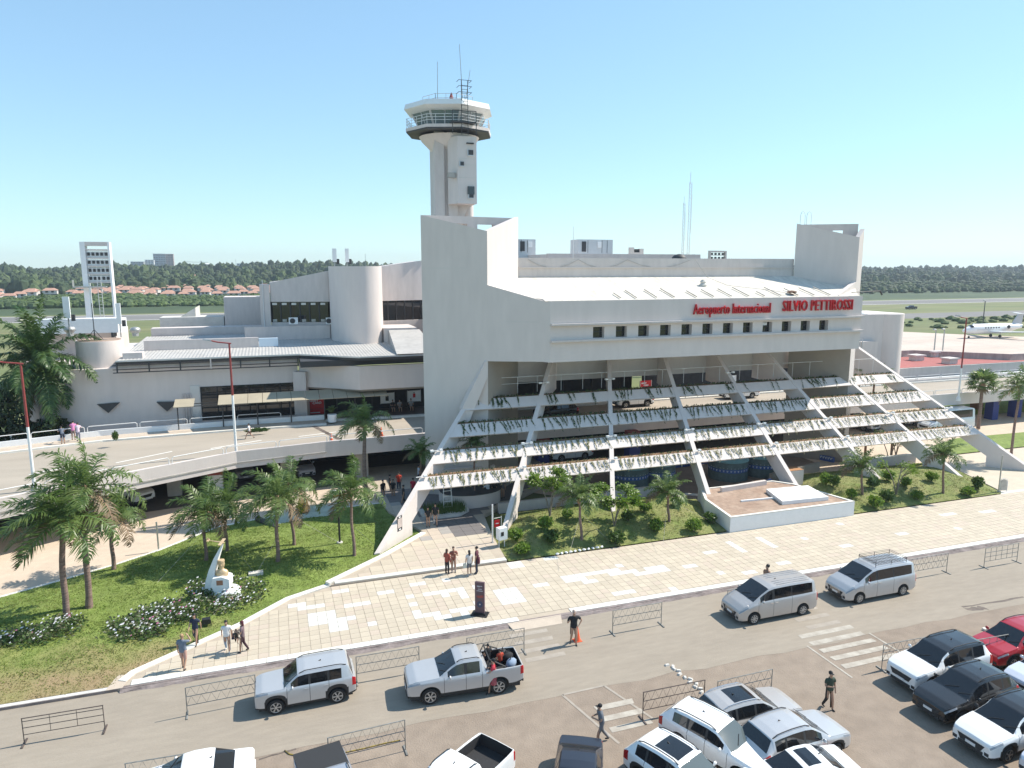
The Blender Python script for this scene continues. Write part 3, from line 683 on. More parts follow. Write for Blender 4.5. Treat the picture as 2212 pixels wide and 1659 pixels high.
# --- planter troughs between the ribs, four rows in seven bays
ROWS = [(54.41, 53.63), (52.66, 51.79), (50.91, 50.11), (49.32, 48.55)]
vine_dark = leafmat('vine_leaves', (0.022, 0.055, 0.018), (0.07, 0.12, 0.035), 3, transl=.25)
vine_pale = leafmat('vine_leaves_dry_sunlit', (0.12, 0.14, 0.05), (0.26, 0.25, 0.12), 3, transl=.3)
rown = ['top', 'second', 'third', 'lowest']
for r, (Yt, Yb) in enumerate(ROWS):
    zt, zb = ribz(Yt)-.03, ribz(Yb)-.03
    for b in range(7):
        sec = [(Yt, zt), (Yb, zb), (Yb+.12, zb-.10), (Yb+1.0, zb-.02), (Yt+.62, zt-.55), (Yt+.62, zt)]
        def xa(Y): return ribx(b, min(Y, 56.9))+.152
        def xb(Y): return ribx(b+1, min(Y, 56.9))-.152
        mb = MB(); A = [(xa(Y), Y, z) for Y, z in sec]; B = [(xb(Y), Y, z) for Y, z in sec]; n = 6
        mb.add(A+B, [(5, 4, 3, 2, 1, 0), (6, 7, 8, 9, 10, 11)]+[(j, (j+1) % n, n+(j+1) % n, n+j) for j in range(n)])
        pl = wb(mb, 'planter_trough', M['white'], TB, 30)
        k = 14; so = MB()
        for q in range(k):
            t0, t1 = q/k, (q+1)/k; x0 = xa(Yt)+(xb(Yt)-xa(Yt))*t0; x1 = xa(Yt)+(xb(Yt)-xa(Yt))*t1; h0 = .03+.05*abs(math.sin(q*1.7+b)); h1 = .03+.05*abs(math.sin((q+1)*1.7+b))
            so.add([(x0, Yt+.05, zt+.004), (x1, Yt+.05, zt+.004), (x1, Yt+.32, zt+h1), (x0, Yt+.32, zt+h0), (x1, Yt+.6, zt+.004), (x0, Yt+.6, zt+.004)], [(0, 1, 2, 3), (3, 2, 4, 5)])
        so.build('soil', M['soil'], pl)
        # trailing vine: strands down the front plus a low fringe on the rim
        vb = MB(); L = math.hypot(Yt-Yb, zt-zb); ns = (13, 19, 22, 24)[r]
        if r == 0 and b in (4,): ns = 3
        nrm = Vector((0, -(zt-zb)/L, (Yt-Yb)/L)); dn = Vector((0, -(Yt-Yb)/L, -(zt-zb)/L))
        clus = [rnd.random() for _ in range(4)]
        for s_ in range(ns):
            t = (rnd.choice(clus)+rnd.gauss(0, .10)) % 1.0 if r == 0 else (s_+rnd.uniform(.1, .9))/ns
            t = .03+.94*t; x = xa(Yt)+(xb(Yt)-xa(Yt))*t
            ln = L*rnd.uniform(.55, 1.25); p = Vector((x, Yt-.01, zt)); k = int(ln/.075); lean = rnd.uniform(-.35, .35)
            for q in range(k):
                p = p+dn*.075+Vector((lean*.075+rnd.uniform(-.03, .03), 0, 0))
                off = (q+1)*.075
                pp = p+nrm*(.03+rnd.uniform(0, .05)); 
                if off > L: pp = Vector((p.x, Yb-.04, zb-(off-L)))
                wdt = rnd.uniform(.04, .085)*(1.2 if q < k*.6 else .8); a = rnd.uniform(-.9, .9)
                u = Vector((math.cos(a), 0, 0))*wdt+dn*math.sin(a)*wdt; w = dn*wdt*1.1+nrm*rnd.uniform(-.03, .05)
                vb.mi = 0 if rnd.random() < (.95, .9, .3, .15)[r] else 1  # leaf colour holds upper rows' shade, lower rows' sun and dryness
                vb.add([pp-u, pp+w, pp+u, pp-w*.7], [(0, 1, 2, 3)])
        for s_ in range((110, 120, 90, 80)[r]):
            x = xa(Yt)+(xb(Yt)-xa(Yt))*rnd.uniform(.01, .99); p = Vector((x, Yt+rnd.uniform(-.02, .4), zt+.02)); h = rnd.uniform(.08, .24); a = rnd.uniform(0, 6.28)
            vb.mi = 0 if rnd.random() < (.95, .9, .5, .4)[r] else 1
            vb.add([p, p+Vector((.09*math.cos(a), .09*math.sin(a), h*.6)), p+Vector((.03, 0, h)), p+Vector((-.06*math.sin(a), .06*math.cos(a), h*.5))], [(0, 1, 2, 3)])
        v = vb.build('trailing_vine', [vine_dark, vine_pale], None)
        tag(v, 'green vine trailing over the %s planter row in the %s bay from the left' % (rown[r], ORD[b]), 'vine', 'vines trailing from the planter rows')
# small floodlights clipped to the ribs
fl = MB(); fl.tube((-.35, 0, 0), (.35, 0, 0), .035); fl.tube((0, 0, -.25), (0, 0, 0), .03)
flm = fl.mesh('arm', M['rail']); fh = MB(); fh.box(-.12, -.10, -.07, .12, .10, .07); fhm = fh.mesh('lamp_head', M['whiteclean'])
for i, r, in ((0, 0), (0, 2), (0, 3), (1, 0), (1, 2), (1, 3), (2, 0), (2, 2), (2, 3), (3, 2), (3, 3), (4, 2), (4, 3), (5, 2), (6, 2), (7, 2), (4, 0), (5, 3)):
    Y = ROWS[r][0]-.2+(.9 if r == 0 else 0); z = ribz(Y)+.27
    t = thing('floodlight', 'small floodlight arm on top of the %s sloping rib level with the %s planter row' % (ORD[i], rown[r]), 'lamp', (ribx(i, Y), Y, z), .15, 'small floodlights on the ribs')
    inst('arm', flm, t); inst('lamp_head', fhm, t, (.36, 0, .02)); 
    if r < 3: inst('lamp_head', fhm, t, (-.36, 0, .02))
# thin handrail above the top planters
for b in range(7):
    mb = MB(); Y = 55.6; z0 = ribz(55.0)-.35
    x0, x1 = ribx(b, Y)+.2, ribx(b+1, Y)-.2
    mb.tube((x0, Y, z0+1.25), (x1, Y, z0+1.25), .025, n=5); mb.tube((x0, Y, z0+.7), (x1, Y, z0+.7), .018, n=5) if b == 0 else None
    for t in (.22, .58, .9): mb.tube((x0+(x1-x0)*t, Y, z0-.1), (x0+(x1-x0)*t, Y, z0+1.25), .022, n=5)
    wb(mb, 'handrail', M['rail'], TB)
# ================================================================ elevated road
ZD = 3.8
near = [(-60, 35.0), (-34, 44.5), (-17.4, 52.7), (-11.5, 56.2), (-3.4, 60.4), (3.8, 61.6), (12.6, 61.95), (40, 61.95), (75, 61.95), (130, 61.9), (220, 62)]
far = [(-70, 52), (-40, 62.5), (-24, 68.6), (-15, 71.2), (-4, 71.9), (4.5, 71.9), (14, 71.2), (40, 71.2), (72, 71.2), (130, 71.2), (220, 71.2)]
mb = MB(); mb.prism(near+far[::-1], ZD-.75, ZD-.02); deck = mb.build('elevated_road', M['concretelight'], kind='structure')
sheet('carriageway', near+far[::-1], ZD, M['asphalt_deck'], parent=deck)
def poly_strip(pl, d0, d1, z0, z1, name, m, parent, smooth=False):
    a = offs(pl, d0); b = offs(pl, d1); mb = MB()
    rows = []
    for i in range(len(pl)): rows.append([(*a[i], z0), (*a[i], z1), (*b[i], z1), (*b[i], z0)])
    mb.grid(rows, closed=True)
    n = len(rows); mb.f.append((0, 1, 2, 3)); mb.m.append(0); mb.f.append(tuple((n-1)*4+q for q in (3, 2, 1, 0))); mb.m.append(0)
    return mb.build(name, m, parent)
poly_strip(near, -.28, .02, ZD-.95, ZD+.42, 'parapet', M['white'], deck)
poly_strip(near[:6], -.34, -.281, ZD-.55, ZD-.45, 'drip_edge', M['concrete'], deck)
walkL = [(x, y) for x, y in far[:6]]
poly_strip(far[:6], -1.75, -.02, ZD, ZD+.15, 'pavement', M['tileB'], deck)
poly_strip(far[:6], -2.05, -1.751, ZD, ZD+.16, 'kerb_line', M['kerbwhite'], deck)
poly_strip(far[5:], -.35, .3, ZD, ZD+.16, 'kerb_line', M['kerbwhite'], deck)
poly_strip(far[1:6], -.02, .25, ZD-.3, ZD+.62, 'parapet', M['whiteclean'], deck)
poly_strip(far[8:], -.02, .25, ZD-.3, ZD+.42, 'parapet', M['white2'], deck)
# hall floor level with the road
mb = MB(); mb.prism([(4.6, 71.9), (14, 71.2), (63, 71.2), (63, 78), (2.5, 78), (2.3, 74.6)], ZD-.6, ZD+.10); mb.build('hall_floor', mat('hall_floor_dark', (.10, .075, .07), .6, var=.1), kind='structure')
for (u0, v0, u1, v1) in ((62, 945+80, 158, 1007), (250, 1000, 372, 975), (455, 969, 565, 951), (645, 943, 750, 930), (150, 990, 165, 988)):
    a = G(u0, v0, ZD+.01); b = G(u1, v1, ZD+.01); L = math.hypot(b[0]-a[0], b[1]-a[1]); n = (-(b[1]-a[1])/L*.11, (b[0]-a[0])/L*.11)
    q = MB(); q.poly([(a[0]-n[0], a[1]-n[1], ZD+.012), (b[0]-n[0], b[1]-n[1], ZD+.012), (b[0]+n[0], b[1]+n[1], ZD+.012), (a[0]+n[0], a[1]+n[1], ZD+.012)]); q.build('lane_line', M['linewhite'], deck)
q = MB(); q.poly([(2.6, 71.4, ZD+.012), (3.05, 71.4, ZD+.012), (5.7, 62.3, ZD+.012), (5.3, 62.3, ZD+.012)]); q.build('expansion_joint', M['tar'], deck)
def railing(pl, name, label, h0, seg=4.2, off=-.13):
    base = pl[len(pl)//2]
    t = thing(name, label, 'railing', (base[0], base[1], ZD), group='guard railings along the elevated road')
    pts = offs(pl, off); tot = 0; acc = [0]
    for i in range(len(pts)-1): acc.append(acc[-1]+math.hypot(pts[i+1][0]-pts[i][0], pts[i+1][1]-pts[i][1]))
    def at(s):
        for i in range(len(pts)-1):
            if s <= acc[i+1] or i == len(pts)-2:
                k = (s-acc[i])/(acc[i+1]-acc[i]); return (pts[i][0]+(pts[i+1][0]-pts[i][0])*k, pts[i][1]+(pts[i+1][1]-pts[i][1])*k)
    n = int(acc[-1]/seg)
    for j in range(n):
        a = at(j*seg+.12); b = at((j+1)*seg-.12); z = ZD+h0; mb = MB()
        c = .12
        d = ((b[0]-a[0])/seg*c, (b[1]-a[1])/seg*c)
        mb.path([(*a, z), (*a, z+.5-c), (a[0]+d[0], a[1]+d[1], z+.5), (b[0]-d[0], b[1]-d[1], z+.5), (*b, z+.5-c), (*b, z)], .04, 5)
        wb(mb, 'rail_section', M['rail'], t)
    return t
railing(near[1:7], 'guard_railing', 'white tube guard railing on the near edge of the curved elevated road', .42)
railing(far[1:6], 'guard_railing', 'white tube guard railing on the far edge beside the shaded curved wall', .62, off=.1)
railing([(60.5, 61.95), (130, 61.95)], 'guard_railing', 'white guard railing on the near edge of the elevated road right of the ribs', .42)
railing([(64, 71.3), (130, 71.3)], 'guard_railing', 'white guard railing on the far edge of the elevated road by the red roof', .42)
# columns under the elevated road
def column(x, y, h, bands, label, rx=.55, ry=.55):
    t = thing('column', label, 'column', (x, y, 0), group='columns under the elevated road')
    z = 0
    for hh, m in bands:
        mb = MB(); mb.obox((0, 0), 0, rx, ry, z, z+hh); mb.build('shaft' if len(bands) == 1 else 'painted_band', m, t); z += hh
    return t
RW_ = [(1.6, M['whiteclean']), (1.45, M['red'])]
BL_ = [(3.05, M['blue'])]; BR = [(3.05, M['wood'])]
for (u, v, bd, lab) in ((468, 1062, RW_, 'red and white painted column under the curved road behind the palms'), (1140+30, 1010-12, [(2.0, M['blue']), (1.05, M['red'])], 'blue column with a red top behind the second rib'), (1365, 995, [(2.0, M['blue']), (1.05, M['red'])], 'blue column with a red top under the road right of the third rib')):
    g = G(u, v, 0); column(g[0], g[1], 3.05, bd, lab, .6)
for (x, y) in ((7.0, 63.5), (-14, 60.5), (-22, 57), (0.6, 64), (-8.5, 64)):
    column(x, y, 3.05, [(3.05, M['concrete'])], 'plain concrete column in the shade under the elevated road')
for (u, v, m, lab) in ((2108, 888, M['wood'], 'brown column under the elevated road right of the white minibus'), (2140, 905, M['blue'], 'dark blue column under the elevated road behind the leaning palm trunk'), (2190, 900, M['blue'], 'dark blue column under the elevated road near the right picture edge')):
    g = G(u, v, 0); column(g[0], g[1], 3.05, [(3.05, m)], lab, .5)
# arrivals hall wall in the deep shade under the road
AH = thing('arrivals_front', 'dark arrivals hall front in the shade under the elevated road', 'building', (25, 71, 0))
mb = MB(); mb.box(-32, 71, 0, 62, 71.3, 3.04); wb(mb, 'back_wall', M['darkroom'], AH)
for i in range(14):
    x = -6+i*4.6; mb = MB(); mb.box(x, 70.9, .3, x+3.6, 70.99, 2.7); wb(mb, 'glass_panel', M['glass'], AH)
# ================================================================ departures hall front (behind the elevated road)
DH = thing('departures_front', 'shaded departures hall front with red and white posters behind the elevated road', 'building', (30, 76, ZD))
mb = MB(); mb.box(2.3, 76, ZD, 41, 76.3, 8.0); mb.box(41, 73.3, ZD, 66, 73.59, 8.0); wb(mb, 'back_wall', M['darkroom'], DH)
for i in range(15):
    x = 6+i*3.7; mb = MB(); mb.box(x, 75.9, ZD+.2, x+.12, 75.98, 7.6); wb(mb, 'mullion', M['steeldark'], DH)
def wsign(name, u0, v0, u1, v1, Y, m, label, lines, fr=M['alu']):
    a = GY(u0, v1, Y); b = GY(u1, v0, Y); w = b[0]-a[0]; h = b[2]-a[2]
    t = thing(name, label, 'sign', ((a[0]+b[0])/2, Y, a[2]))
    mb = MB(); mb.box(-w/2, 0, 0, w/2, .08, h); mb.build('board', m, t)
    for x0, x1 in ((-w/2-.05, -w/2), (w/2, w/2+.05)):
        mb = MB(); mb.box(x0, -.02, -.05, x1, .1, h+.05); mb.build('frame_post', fr, t)
    for txt, zx, sz, xo, m2 in lines:
        o = text_obj('lettering', txt, h*sz, .006, m2, facing((-w/2+w*xo, -.012, h*zx), (1, 0, .0), (0, 0, 1)), t, bold=.01)
    return t, w, h
t, w, h = wsign('poster', 664, 852, 699, 906, 75.2, M['signred'], 'tall red poster with white lettering beside the hall doors on the left', (('ASSIST', .72, .13, .12, M['whiteclean']), ('CARD', .62, .13, .34, M['whiteclean'])))
for k, (z, x0, x1) in enumerate(((.25, .2, .75), (.17, .2, .8))):
    mb = MB(); mb.box(-w/2+w*x0, -.015, h*z, -w/2+w*x1, -.002, h*z+.07); mb.build('text_line', M['whiteclean'], t)
mb = MB(); mb.box(-w/2, -.015, h*.405, w/2, -.002, h*.415); mb.build('panel_joint', M['steeldark'], t)
for (u0, v0, u1, v1, lab) in ((1383, 822, 1407, 836, 'red poster with white lettering seen through the third bay above the top planter'), (1700, 803, 1722, 816, 'red poster with white lettering seen through the sixth bay above the top planter')):
    wsign('poster', u0, v0, u1, v1, 72.6, M['signred'], lab, (('ASSIST', .5, .34, .08, M['whiteclean']), ('CARD', .15, .34, .3, M['whiteclean'])))
def plainboard(u0, v0, u1, v1, Y, lab, spots):
    t, w, h = wsign('poster', u0, v0, u1, v1, Y, M['whiteclean'], lab, ())
    for x, z, sx, sz, m in spots:
        mb = MB(); mb.box(w*(x-sx), -.012, h*(z-sz), w*(x+sx), -.002, h*(z+sz)); mb.build('print', m, t)
plainboard(823, 848, 851, 872, 75.0, 'white poster with a dark figure in the hall nearest the tall palm top', ((-.03, .45, .12, .22, M['black']), (.02, .62, .05, .1, M['brown'])))
plainboard(881, 843, 908, 868, 75.0, 'white poster with a red figure in the hall beside the big wall', ((0, .55, .1, .18, M['signred']), (0, .8, .05, .06, M['brown'])))
plainboard(1567, 811, 1590, 825, 73, 'white poster with a small brown emblem in the fifth bay', ((0, .5, .15, .2, M['brown']),))
# ================================================================ low wing to the left of the terminal
LW = thing('terminal_wing', 'long low white terminal wing with a metal roof and curved shaded wall', 'building', (-6, 75, 0))
def cyl_pts(cx, cy, r, a0, a1, n): return [(cx+r*math.cos(math.radians(a0+(a1-a0)*i/n)), cy+r*math.sin(math.radians(a0+(a1-a0)*i/n))) for i in range(n+1)]
front = [(2.2, 74.6), (-10, 74.6), (-13.5, 74.9)]+cyl_pts(-16.5, 82, 7.2, 270+16, 180, 9)+[(-24.5, 95)]
body = front+[(-24.5, 100), (2.2, 100)]
mb = MB(); mb.prism(body, ZD-.8, 9.55); LWB = wb(mb, 'body', M['white'], LW, 25)
# drum at the left end
mb = MB(); mb.prism(cyl_pts(-15.9, 77.6, 2.05, 180, 540, 30)[:-1], 4.0, 12.05); wb(mb, 'drum', M['white2'], LW, 35)
mb = MB(); mb.prism(cyl_pts(-15.9, 77.6, 1.85, 180, 540, 30)[:-1], 12.05, 12.1); wb(mb, 'drum_top', M['terrac'], LW)
# roof: long metal sheets sloping up and away
eave = [(-14.0, 73.9), (2.4, 73.9), (7.9, 69.7), (15.2, 69.7)]
ze = 10.35
mb = MB()
rows = []
cor = MB()
back = [(-14.0, 92.0), (2.4, 92), (7.9, 92), (15.2, 92)]
def roofz(y): return ze+(y-73.9)*.034 if y >= 73.9 else ze+(y-73.9)*.01
k = 0
x = -14.0
def eavey(x):
    return 73.9 if x <= 2.4 else (73.9-(x-2.4)/5.5*4.2 if x < 7.9 else 69.7)
prev = None
while x <= 15.2:
    y0 = eavey(x); y1 = 92.0 if x < 9 else 80.5; h = (.035 if k % 2 else 0)
    cur = [(x, y0, roofz(y0)+h), (x, (y0+y1)/2, roofz((y0+y1)/2)+h), (x, y1, roofz(y1)+h)]
    rows.append(cur); x += .16; k += 1
cor.grid([r[::-1] for r in rows]); wb(cor, 'metal_roof', M['roofmetal'], LW)
mb = MB(); mb.prism([(x, y+.1) for x, y in eave]+[(15.2, 80), (9, 92), (-14, 92)], 10.0, 10.28); wb(mb, 'roof_deck', M['steeldark'], LW)
mb = MB()
for (a, b) in zip(eave[:-1], eave[1:]):
    L = math.hypot(b[0]-a[0], b[1]-a[1]); mb.extrude([(a[0], a[1]-.03, 10.26), (b[0], b[1]-.03, 10.26), (b[0], b[1]-.03, 10.40), (a[0], a[1]-.03, 10.40)], (0, .06, 0))
wb(mb, 'gutter', M['alu'], LW)
mb = MB(); mb.box(-12.5, 80.2, 10.4, -1.5, 80.6, 11.6); wb(mb, 'roof_parapet', M['white2'], LW)
mb = MB(); mb.box(-1.45, 80.1, 10.6, .5, 80.5, 11.5); wb(mb, 'roof_parapet', mat('pale_blue_tarp', (.62, .72, .80), .7), LW)
mb = MB(); mb.box(-13.6, 75.1, 10.35, -11.9, 76.3, 10.95); wb(mb, 'roof_box', M['white2'], LW)
# open lattice band under the eave
mb = MB(); mb.box(-14.0, 74.35, 9.56, 2.3, 74.6, 10.0); wb(mb, 'clerestory_wall', M['white2'], LW)
for z in (9.55, 9.95): 
    mb = MB(); mb.box(-14.3, 73.95, z-.05, 2.35, 74.05, z+.02); wb(mb, 'lattice_rail', M['steeldark'], LW)
mb = MB(); mb.box(-14.3, 73.9, 9.2, 2.35, 74.06, 9.28); wb(mb, 'lattice_rail', M['steeldark'], LW)
for i in range(7):
    x = -14.0+i*2.7; mb = MB(); mb.box(x, 73.92, 9.2, x+.12, 74.06, 10.26); wb(mb, 'lattice_post', M['steeldark'] if i != 3 else M['white2'], LW)
# glazed shop front, recessed
x0, x1 = -7.0, 2.0
mb = MB(); mb.box(x0, 74.56, ZD+.3, x1, 74.596, 7.45); GLZ = wb(mb, 'shop_front', M['darkroom'], LW)
for i in range(6):
    xa_ = x0+.1+i*1.48
    for z0, z1 in ((ZD+.4, 5.3), (5.4, 6.3), (6.4, 7.4)):
        mb = MB(); mb.box(xa_, 74.52, z0, xa_+1.38, 74.555, z1); wb(mb, 'pane', M['glass'] if rnd.random() > .12 else mat('curtained_glass', (.13, .15, .14), .2), LW)
mb = MB(); mb.box(x0-.9, 74.5, ZD, x0-.05, 74.6, 7.6); wb(mb, 'door_leaf', M['alu'], LW)
for i in range(4):
    mb = MB(); mb.tube((-8.6+i*.24, 74.45, ZD), (-8.6+i*.24, 74.45, 6.9), .05); wb(mb, 'downpipe', M['white2'], LW)
for u0, v0, u1, v1, u2, v2 in ((207, 875, 256, 872, 232, 894), (338, 869, 384, 868, 361, 889)):
    mb = MB(); p = [GY(u0, v0, 74.3), GY(u2, v2, 74.3), GY(u1, v1, 74.3)]
    if u0 < 300: p = [(q[0], 74.72, q[2]) for q in p]
    mb.extrude(p, (0, .6, 0)); wb(mb, 'niche', M['steeldark'], LW)
# angled white wall over the hall
pts = [(2.35, 74.5), (7.9, 70.45), (15.0, 70.45), (15.0, 70.9), (8.1, 70.9), (2.35, 75.0)]
mb = MB(); mb.prism(pts, 7.0, 9.35); wb(mb, 'fascia_wall', M['white'], LW)
mb = MB(); mb.box(2.4, 71, 9.4, 15, 76, 9.98); wb(mb, 'shadow_gap', M['steeldark'], LW)
mb = MB(); mb.prism([(1.7, 74.0), (2.9, 73.5), (3.2, 74.4), (2.4, 75.2)], ZD, 8.6); wb(mb, 'pier', M['white2'], LW)
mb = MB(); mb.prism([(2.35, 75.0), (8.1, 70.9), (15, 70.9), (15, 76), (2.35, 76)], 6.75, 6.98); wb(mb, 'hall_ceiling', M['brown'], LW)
# long canopy over the pavement
CN = thing('canopy', 'long tan metal canopy on thin dark posts along the elevated pavement', 'canopy', (0, 71, ZD))
for i in range(12):
    xa_ = -5.2+i*1.32
    if i < 12:
        mb = MB(); z = 6.35; mb.add([(xa_, 70.3, z), (xa_+1.28, 70.3, z), (xa_+1.28, 72.4, z+.55), (xa_, 72.4, z+.55), (xa_, 70.3, z-.05), (xa_+1.28, 70.3, z-.05), (xa_+1.28, 72.4, z+.5), (xa_, 72.4, z+.5)], [(0, 1, 2, 3), (7, 6, 5, 4), (0, 4, 5, 1), (1, 5, 6, 2), (2, 6, 7, 3), (3, 7, 4, 0)]); wb(mb, 'roof_sheet', M['tanmetal'], CN)
mb = MB(); mb.add([(-9.0, 70.5, 6.3), (-7.3, 70.5, 6.3), (-7.3, 72.2, 6.75), (-9.0, 72.2, 6.75), (-9.0, 70.5, 6.25), (-7.3, 70.5, 6.25), (-7.3, 72.2, 6.70), (-9.0, 72.2, 6.70)], [(0, 1, 2, 3), (7, 6, 5, 4), (0, 4, 5, 1), (1, 5, 6, 2), (2, 6, 7, 3), (3, 7, 4, 0)]); wb(mb, 'roof_sheet', M['tanmetal'], CN)
for y in (70.8, 72.1):
    mb = MB(); mb.box(-9.0, y, 6.22, 10.6, y+.06, 6.29); wb(mb, 'beam', M['steeldark'], CN)
for x in (-8.8, -4.9, -1.8, 1.3, 4.5, 7.5):
    mb = MB(); mb.tube((x, 71.6, ZD), (x, 71.6, 6.3), .06); wb(mb, 'post', M['steeldark'], CN)
# stadium-shaped tower on the wing roof
mb = MB(); mb.prism([(6.5, 83.6)]+cyl_pts(9.75, 82.0, 2.3, 205, 360, 14)+cyl_pts(9.75, 83.6, 2.3, 0, 90, 8)+[(6.5, 85.9)], 10.4, 19.1); wb(mb, 'roof_tower', M['white'], LW, 30)
# upper block with ribbon windows, behind
seg = [(-.05, 88.0), (6.4, 86.2), (12.3, 86.0), (18.6, 87.2)]
tops = [17.2, 18.55, 19.0, 19.9]
for i in range(3):
    a, b = seg[i], seg[i+1]; mb = MB()
    mb.prism([a, b, (b[0], b[1]+.6), (a[0], a[1]+.6)], [15.0]*4, [tops[i], tops[i+1], tops[i+1], tops[i]]); wb(mb, 'upper_wall', M['white2'], LW)
    mb = MB(); mb.prism([a, b, (b[0], b[1]+.6), (a[0], a[1]+.6)], 11.0, 12.6); wb(mb, 'upper_wall', M['white2'], LW)
    mb = MB(); mb.prism([(a[0], a[1]+.3), (b[0], b[1]+.3), (b[0], b[1]+.36), (a[0], a[1]+.36)], 12.6, 15.0); wb(mb, 'ribbon_window', M['glass'], LW)
    n = 6
    for k in range(n+1):
        t = k/n; x = a[0]+(b[0]-a[0])*t; y = a[1]+(b[1]-a[1])*t+.2
        mb = MB(); mb.box(x-.06, y, 12.6, x+.06, y+.1, 15.0); wb(mb, 'mullion', M['steeldark'], LW)
    if i == 0:
        for k in range(6):
            t0, t1 = (k+.15)/6, (k+.85)/6; x0_ = a[0]+(b[0]-a[0])*t0; x1_ = a[0]+(b[0]-a[0])*t1; y = a[1]+(b[1]-a[1])*t0+.15
            mb = MB(); mb.box(x0_, y, 14.62, x1_, y+.06, 14.86); wb(mb, 'light_panel', M['alu'], LW)
            mb = MB(); mb.box(x0_, y+.02, 12.65, x1_, y+.08, 12.95); wb(mb, 'sill_panel', M['galv'], LW)
mb = MB(); mb.prism([(-.05, 88.6), (18.6, 87.8), (18.6, 98), (-.05, 98)], 11, [17.1, 19.8, 19.8, 17.1]); wb(mb, 'upper_body', M['white2'], LW)
mb = MB(); mb.prism([(-1.2, 88.2), (-.1, 87.8), (-.1, 90.5), (-1.2, 90.5)], 11.0, 17.0); wb(mb, 'end_fin', M['white2'], LW)
mb = MB(); mb.box(-3, 85.6, 10.6, 6.4, 86.0, 12.3); wb(mb, 'roof_parapet', M['white2'], LW)
mb = MB(); mb.prism([(11.9, 80.5), (12.3, 80.3), (15.6, 80.3), (15.6, 85.5), (11.9, 85.5)], 10.2, 12.2); wb(mb, 'roof_parapet', M['white2'], LW)
mb = MB(); mb.add([(12.4, 80.2, 12.0), (15.9, 80.2, 12.0), (15.9, 70.2, 10.45), (11.6, 70.2, 10.45), (12.4, 80.2, 10.4), (11.6, 70.2, 10.40)], [(3, 2, 1, 0), (3, 0, 4, 5)]); wb(mb, 'lean_to_roof', M['roofmetal'], LW)
# lower roofs and boxes behind the metal roof
for (x0, y0, x1, y1, z0, z1, m, nm) in ((-5.6, 96, -.6, 100, 10, 15.3, 'white2', 'plant_room'), (-13, 96, -5.7, 99.5, 10, 12.9, 'concretelight', 'plant_room'), (-13.5, 92.2, 0, 94, 10, 11.9, 'white2', 'roof_parapet'), (-24, 86, -16, 93, 9.5, 12.2, 'white2', 'plant_room')):
    mb = MB(); mb.box(x0, y0, z0, x1, y1, z1); wb(mb, nm, M[m], LW)
mb = MB(); mb.prism([(-13, 97), (-9, 97), (-9, 103), (-13, 103)], 10, [11.5, 14, 14, 11.5]); wb(mb, 'stair_housing', M['concretelight'], LW)
# white duct tank by the drum
DT = thing('roof_tank', 'long white tank lying on the wing roof in front of the floodlight frame', 'tank', (-19, 85, 12.2))
mb = MB(); mb.prism([(-4, -.9), (3.6, -.9), (4.3, 0), (3.6, .9), (-4, .9)], 0, 1.5); mb.build('shell', M['whiteclean'], DT)
for x in (-3, 0, 3): mb = MB(); mb.box(x-.1, -.95, -.5, x+.1, .95, 0); mb.build('saddle', M['steeldark'], DT)
# ================================================================ rooftop equipment
def vent(u, v, Y, lab):
    g = GY(u, v, Y); t = thing('turbine_vent', lab, 'roof vent', g, group='spinning roof vents')
    mb = MB(); mb.lathe((0, 0, 0), [(.32, 0), (.32, .35)], 10); mb.build('collar', M['galv'], t)
    mb = MB(); mb.lathe((0, 0, .35), [(.35, 0), (.52, .2), (.55, .35), (.42, .55), (.1, .62)], 14); mb.build('turbine', M['galv'], t, 50)
for u, v, Y, lab in ((152, 722, 80, 'galvanised turbine vent left of the drum by the palm top'), (293, 722, 84, 'galvanised turbine vent just right of the drum'), (563, 724-4, 94, 'galvanised turbine vent in front of the grey stair housing'), (577, 726-3, 92, 'lower galvanised turbine vent of the middle pair'), (722-5, 712+14, 90, 'galvanised turbine vent near the roof tower')):
    if v > 722 and u > 700: u, v = 556+165, 724
    vent(u, v+4, Y, lab)
def acunit(u, v, Y, lab, w=1.0):
    g = GY(u, v, Y); t = thing('air_conditioner', lab, 'air conditioner', g, group='air conditioner units on the ledge')
    mb = MB(); mb.box(-w/2, -.2, 0, w/2, .2, .75); mb.build('casing', M['whiteclean'], t)
    mb = MB(); mb.lathe((0, 0, 0), [(.30, 0), (.30, .03)], 14); o = mb.build('fan_grille', M['steeldark'], t); o.rotation_euler = (PI/2, 0, 0); o.location = (-.1, -.2, .38)
acunit(634, 700, 85.6, 'white air conditioner unit below the left end of the ribbon window'); acunit(712, 700, 85.4, 'white air conditioner unit beside the roof tower', .8)
def hvac(u0, u1, v0, v1, Y, lab, doors):
    a = GY(u0, v1, Y); b = GY(u1, v0, Y); w = b[0]-a[0]; h = b[2]-a[2]
    t = thing('air_handling_unit', lab, 'rooftop unit', (a[0], Y, 19.5), group='rooftop air handling units')
    z = a[2]-19.5; mb = MB(); mb.box(0, 0, 0, w, 2.4, z+h); mb.build('casing', mat('unit_grey', (.55, .57, .58), .5, var=.05), t)
    for x, hh in doors:
        mb = MB(); mb.box(w*x, -.03, z+.15, w*x+.04, -.002, z+h-.1); mb.build('panel_seam', M['steeldark'], t)
    mb = MB(); mb.box(w*.55, -.12, z+h*.45, w*.55+.5, -.002, z+h*.85); mb.build('hood', M['whiteclean'], t)
    mb = MB(); mb.box(w*.1, -.05, z+.3, w*.1+.55, -.002, z+h-.25); mb.build('louvre', M['steeldark'], t)
hvac(1120, 1157, 517, 548, 80, 'grey rooftop air unit right behind the left tower', ((.15, 1), (.52, 1)))
hvac(1249, 1324, 518, 549, 80, 'wide grey rooftop air unit in the middle of the roof', ((.27, 1), (.68, 1), (.83, 1)))
def smallthing(): pass
